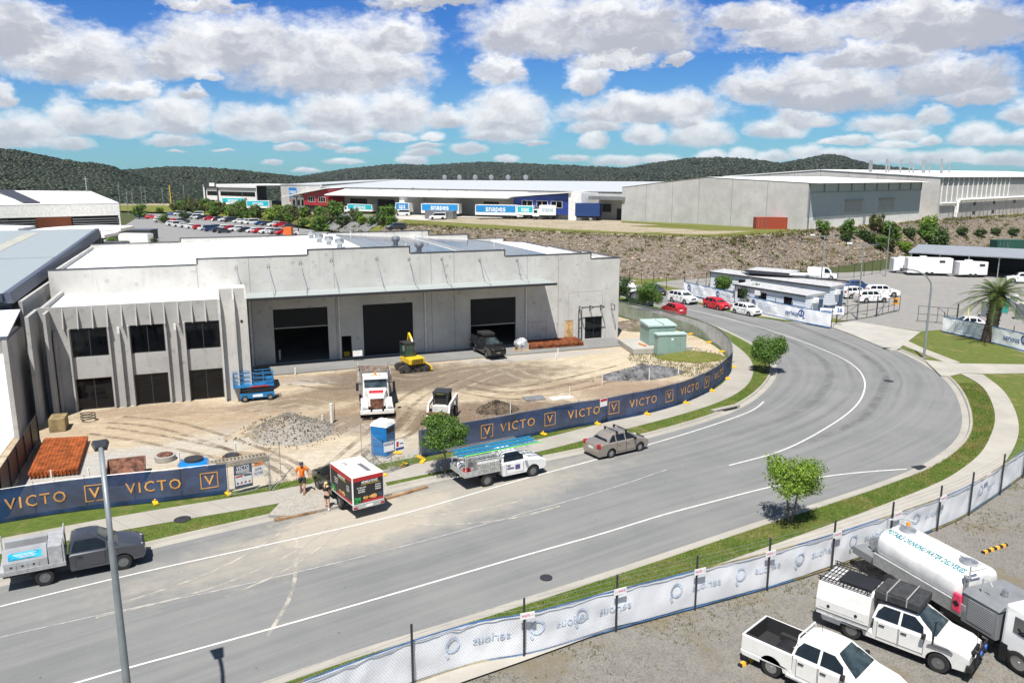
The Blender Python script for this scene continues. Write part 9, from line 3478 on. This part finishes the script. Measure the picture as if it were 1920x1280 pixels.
for x, y, z in ((-2, 1, 3.7), (9.5, -6.5, 3.3), (-2, 4.5, 3.6), (4, -2.8, 3.5)):
 MB().tube([(x, y, 0), (x, y, z)], .05, 6).build('post', m_galv, t)
# carport
a, b_ = G(1707, 510, ZV), G(1990, 528, ZV)
t = thing('carport', 'long open fronted carport with grey roof below the shrub bank', 'carport', a, math.atan2(b_.y - a.y, b_.x - a.x))
L_ = (b_ - a).length
MB().hexa([(-.5, -1, 3.55), (L_, -1, 3.55), (L_, 9, 4.3), (-.5, 9, 4.3)], [(-.5, -1, 3.75), (L_, -1, 3.75), (L_, 9, 4.5), (-.5, 9, 4.5)]).build('roof', ribbed('carport roof', (.25, .27, .30), 0, .5, .4, .5), t)
MB().box(0, L_, 8.2, 8.4, 0, 4.1).build('back_wall', mat('shed dark teal', (.012, .022, .026), .7), t)
MB().box(-.1, 0, 0, 8.2, 0, 3.6).build('end_wall', mat('shed dark teal', (.012, .022, .026), .7), t)
for k in range(6):
 MB().box(k * L_ / 5 - .08, k * L_ / 5 + .08, -.6, -.44, 0, 3.55).build('post', m_galv, t)


def van_trailer(label, px, py, L_, rz, h_, gr):
 p = G(px, py, ZV)
 t = thing('box_trailer', label, 'trailer', p, rz, gr)
 MB().box(0, L_, 0, 2.3, .45, h_).build('box_body', ribbed('trailer panel', (.76, .76, .77), 0, .45, .25, .4), t, bevel=.05)
 MB().box(-1.5, 0, 1.05, 1.2, .4, .55).build('drawbar', m_galv, t)
 for x in (L_ * .5 - .42, L_ * .5 + .42):
  for y in (.05, 2.25):
   MB().lathe([(.34, -.11), (.34, .11)], 14, 0, T(x, y, .34), ax='y').build('wheel', m_tyre, t)
 MB().box(L_ * .7, L_ * .7 + .9, -.03, -.001, h_ - .75, h_ - .35).build('window', m_dark, t)
 MB().box(L_ * .2, L_ * .2 + .95, -.02, -.001, .55, h_ - .3).build('door', m_white, t)
 MB().box(L_ * .3, L_ * .3 + 1.0, .6, 1.6, h_ + .001, h_ + .28).build('roof_unit', m_white, t, bevel=.04)
 return t


van_trailer('short white box trailer at the end of the carport row', 1674, 512, 3.6, R(-8), 2.7, 'white box trailers')
van_trailer('long white ribbed trailer in the middle of the carport row', 1700, 516, 7.4, R(-12), 3.1, 'white box trailers')
van_trailer('white box trailer parked behind the palm fronds', 1797, 520, 4.8, R(-4), 2.7, 'white box trailers')


# lamp posts
def lamp(label, base, h_, arm, az_, r0=.11, grp=None, name='street_lamp'):
 t = thing(name, label, 'street lamp', base, az_, grp)
 MB().tube([(0, 0, 0), (0, 0, h_ * .8)], [r0, r0 * .72], 12).build('pole', mat('grey pole', (.26, .29, .31), .5, .3), t, smooth=50)
 pts = [(0, 0, h_ * .8)] + [(arm * (1 - math.cos(k * PI / 14)), 0, h_ * .8 + h_ * .2 * math.sin(k * PI / 14)) for k in range(1, 8)]
 MB().tube(pts, r0 * .6, 10).build('arm', mat('grey pole', (.26, .29, .31), .5, .3), t, smooth=50)
 MB().hexa([(arm - .1, -.17, h_ - .06), (arm + .62, -.26, h_ - .04), (arm + .62, .26, h_ - .04), (arm - .1, .17, h_ - .06)], [(arm - .1, -.13, h_ + .08), (arm + .55, -.2, h_ + .10), (arm + .55, .2, h_ + .10), (arm - .1, .13, h_ + .08)]).build('lamp_head', m_dark, t, bevel=.03)
 MB().lathe([(r0 * 2.2, 0), (r0 * 2.2, .03), (r0, .05)], 12).build('base_plate', m_galv, t)
 return t


lamp('tall grey street lamp rising from the near verge beside the graphite ute', (-10.9, 20.1, ZV), 9.6, 2.3, math.atan2(.88, -.48), .12)
p = G(1732, 671, ZV)
lamp('grey street lamp beside the concrete driveway', (p.x, p.y, ZV), 8.6, 2.3, R(165), .12)


def yard_light(label, px, py, h_):
 p = G(px, py, ZV)
 t = thing('yard_light', label, 'light pole', p, R(-20), 'yard lights')
 MB().tube([(0, 0, 0), (0, 0, h_)], [.1, .06], 8).build('pole', m_galv, t, smooth=50)
 MB().box(-1.7, 1.7, -.04, .04, h_ - .05, h_ + .05).build('cross_arm', m_galv, t)
 for x in (-1.6, 1.6):
  MB().box(x - .3, x + .3, -.35, .1, h_ + .051, h_ + .22).build('lamp_head', m_white if x < 0 else m_dark, t)


yard_light('yard light pole with cross arm behind the site offices', 1537, 560, 9.0)
yard_light('yard light pole with cross arm beside the white wagons', 1607, 598, 9.2)
p = G(1660, 518, ZV)
o = MB().tube([(0, 0, 0), (0, 0, 9)], [.1, .06], 8).build('light_pole', m_galv, None, loc=p)
tag(o, 'plain grey pole at the foot of the rock bank by the short trailer', 'pole')
for px, py, h_, lb_ in ((560, 395, 9, 'curved grey street lamp before the white transport wall'), (765, 404, 9, 'street lamp standing among the lettered trailers'), (318, 385, 10, 'curved street lamp beside the yellow crane mast'), (456, 392, 8, 'street lamp before the white office')):
 lamp(lb_, GU(px, py), h_, 1.8, R(10), .09)
o = MB().tube([(0, 0, 0), (0, 0, 11)], .16, 8).box(-.7, .7, -.4, .4, 10.9, 11.2).build('light_pole', m_dark, None, loc=G(560, 440, .5))
tag(o, 'dark twin headed light pole at the corner of the far car park', 'pole')
for px, py, h_ in ((227, 402, 13), (241, 404, 10), (251, 404, 10), (268, 396, 12), (275, 396, 10), (307, 394, 11), (347, 390, 12), (163, 362, 5)):
 z = 12.4 if px == 163 else 1
 o = MB().tube([(0, 0, 0), (0, 0, h_)], .14, 6).box(-.9, .9, -.05, .05, h_ - .9, h_ - .75).build('power_pole', m_galv, None, loc=G(px, py, z))
 tag(o, 'slim grey pole above the white louvred roof' if px == 163 else 'slim grey power pole before the dark wooded hill', 'pole', None if px == 163 else 'power poles before the hill')
t = thing('mobile_crane', 'small orange yellow crane with upright mast in the far storage yard', 'crane', G(322, 394, 1.0))
MB().box(-2, 2, -1, 1, .4, 2.4).build('body', m_yellow, t, bevel=.2)
MB().bar((0, 0, 2.4), (-.2, 0, 12), .34).build('mast', m_yellow, t)


# gates and wire fence of the compound
def tube_gate(label, p0, p1, n=4):
 a, b_ = G(*p0, ZV), G(*p1, ZV)
 t = thing('yard_gate', label, 'gate', a, math.atan2(b_.y - a.y, b_.x - a.x), 'swing gates of the gravel yard')
 L_ = (b_ - a).length
 m = MB()
 for z in (.15, 1.0, 1.95):
  m.tube([(0, 0, z), (L_, 0, z)], .035, 6)
 for k in range(n + 1):
  x = L_ * k / n
  m.tube([(x, 0, .1), (x, 0, 2.0 if k else 2.5)], .035, 6)
 m.tube([(0, 0, .15), (L_ / 2, 0, 1.95)], .03, 6)
 m.build('frame', m_dark, t)
 MB().tube([(0, 0, 0), (0, 0, 2.6)], .08, 8).build('gate_post', m_dark, t)
 return t


tube_gate('open dark swing gate beside the white wagons', (1643, 593), (1686, 583))
tube_gate('open dark swing gate at the corner of the palm banner', (1793, 609), (1720, 603))
tube_gate('low dark mesh gate panel at the end of the site office banner', (1568, 606), (1643, 594))
t = thing('sign_board', 'white number sign wired to the yard fence', 'sign', G(1571, 610, ZV) + Vector((0, -.1, 1.35)), R(-25))
MB().box(-.5, .5, -.02, 0, 0, .95).build('panel', m_inkw, t)
letters(MB(), '26', .7, face((0, -.025, .47), (1, 0, 0), (0, -1, 0)), .03).build('lettering', m_bblue, t)
t = thing('sign_board', 'small white banner sign beside the number sign', 'sign', G(1555, 612, ZV) + Vector((0, -.1, 1.5)), R(-20))
MB().box(-1.2, .7, -.02, 0, 0, .7).build('panel', m_inkw, t)
letters(MB(), 'serious', .4, face((-.25, -.025, .35), (1, 0, 0), (0, -1, 0)), .01).build('lettering', m_bblue, t)
t = thing('sign_board', 'orange sign on the yard gate beside the white wagons', 'sign', G(1677, 585, ZV) + Vector((0, -.1, 1.0)), R(-10))
MB().box(-.35, .35, -.02, 0, 0, .9).build('panel', mat('sign orange', (.75, .35, .03), .5), t)
MB().box(-.2, .2, -.03, -.021, .25, .65).build('symbol', m_ink, t)
for px, py in ((1815, 592), (1907, 576)):
 o = MB().tube([(0, 0, 0), (0, 0, 1.2)], .09, 10).build('bollard', mat('bollard yellow', (.75, .72, .25), .5), None, loc=G(px, py, ZV))
 tag(o, 'pale yellow bollard beside the grey toilets', 'bollard', 'yellow bollards')
bf_ = [G(1180, 528, ZV), G(1280, 545, ZV), G(1345, 534, ZV), G(1500, 520, ZV), G(1590, 521, ZV), G(1650, 512, ZV)]
P_ = Path(resample(spline([(q.x, q.y) for q in bf_], 1), 60))
t = thing('wire_fence', 'dark wire fence along the foot of the rock bank', 'fence', (P_.c[0].x, P_.c[0].y, ZV))
posts(t, P_, frange(0, P_.L[-1], 3.2), 0, 2.5, .045, m_dark)
for z in (.3, 1.1, 1.9, 2.3):
 rail(t, P_, 0, P_.L[-1], z, .014, m_dark)
# lids in the road and path
for px, py, r_, z, lb_ in ((342, 973, .42, ZV + .025, 'dark round access lid in the verge by the footpath'), (1666, 714, .42, .062, 'dark round access lid in the outer lane of the bend'), (1024, 1082, .28, .05, 'thin round valve lid in the near lane')):
 p = G(px, py, z)
 o = MB().lathe([(r_, 0), (r_, .012), (r_ * .9, .014), (.001, .014)], 20).build('manhole_cover', m_dark, None, loc=p)
 tag(o, lb_, 'manhole')
o = MB().box(-.45, .45, -.3, .3, 0, .02)
for k in range(6):
 o.box(-.4 + k * .14, -.34 + k * .14, -.26, .26, .021, .035)
o = o.build('drain_grate', m_dark, None, loc=G(1726, 876, .02), rz=R(15))
tag(o, 'steel drain grate in the outer kerb of the bend', 'drain')
o = MB().box(-1.4, 1.4, .0, .35, .0, .28)
o = o.build('drain_inlet', m_kerb, None, loc=G(1368, 773, .0) + Vector((-.1, .35, 0)), rz=R(33))
tag(o, 'concrete kerb drain inlet on the inner side of the bend', 'drain')
MB().box(-1.1, 1.1, -.012, -.001, .05, .2).build('slot', m_black, o)
# ------------------------------------------------------------------ a little air between here and the hills
m, nt, b = newmat('air')
vol = nd(nt, 'ShaderNodeVolumePrincipled', {'Color': (.80, .90, 1, 1), 'Density': .00004, 'Anisotropy': .2})
nt.links.new(vol.outputs[0], nt.nodes['Material Output'].inputs['Volume'])
nt.nodes.remove(b)
hz = MB().box(-4600, 4600, -450, 4700, -1.1, 420).build('haze', m)
hz['kind'] = 'stuff'
tag(hz, 'thin bright summer air lying between the viewer and the far hills', 'haze')
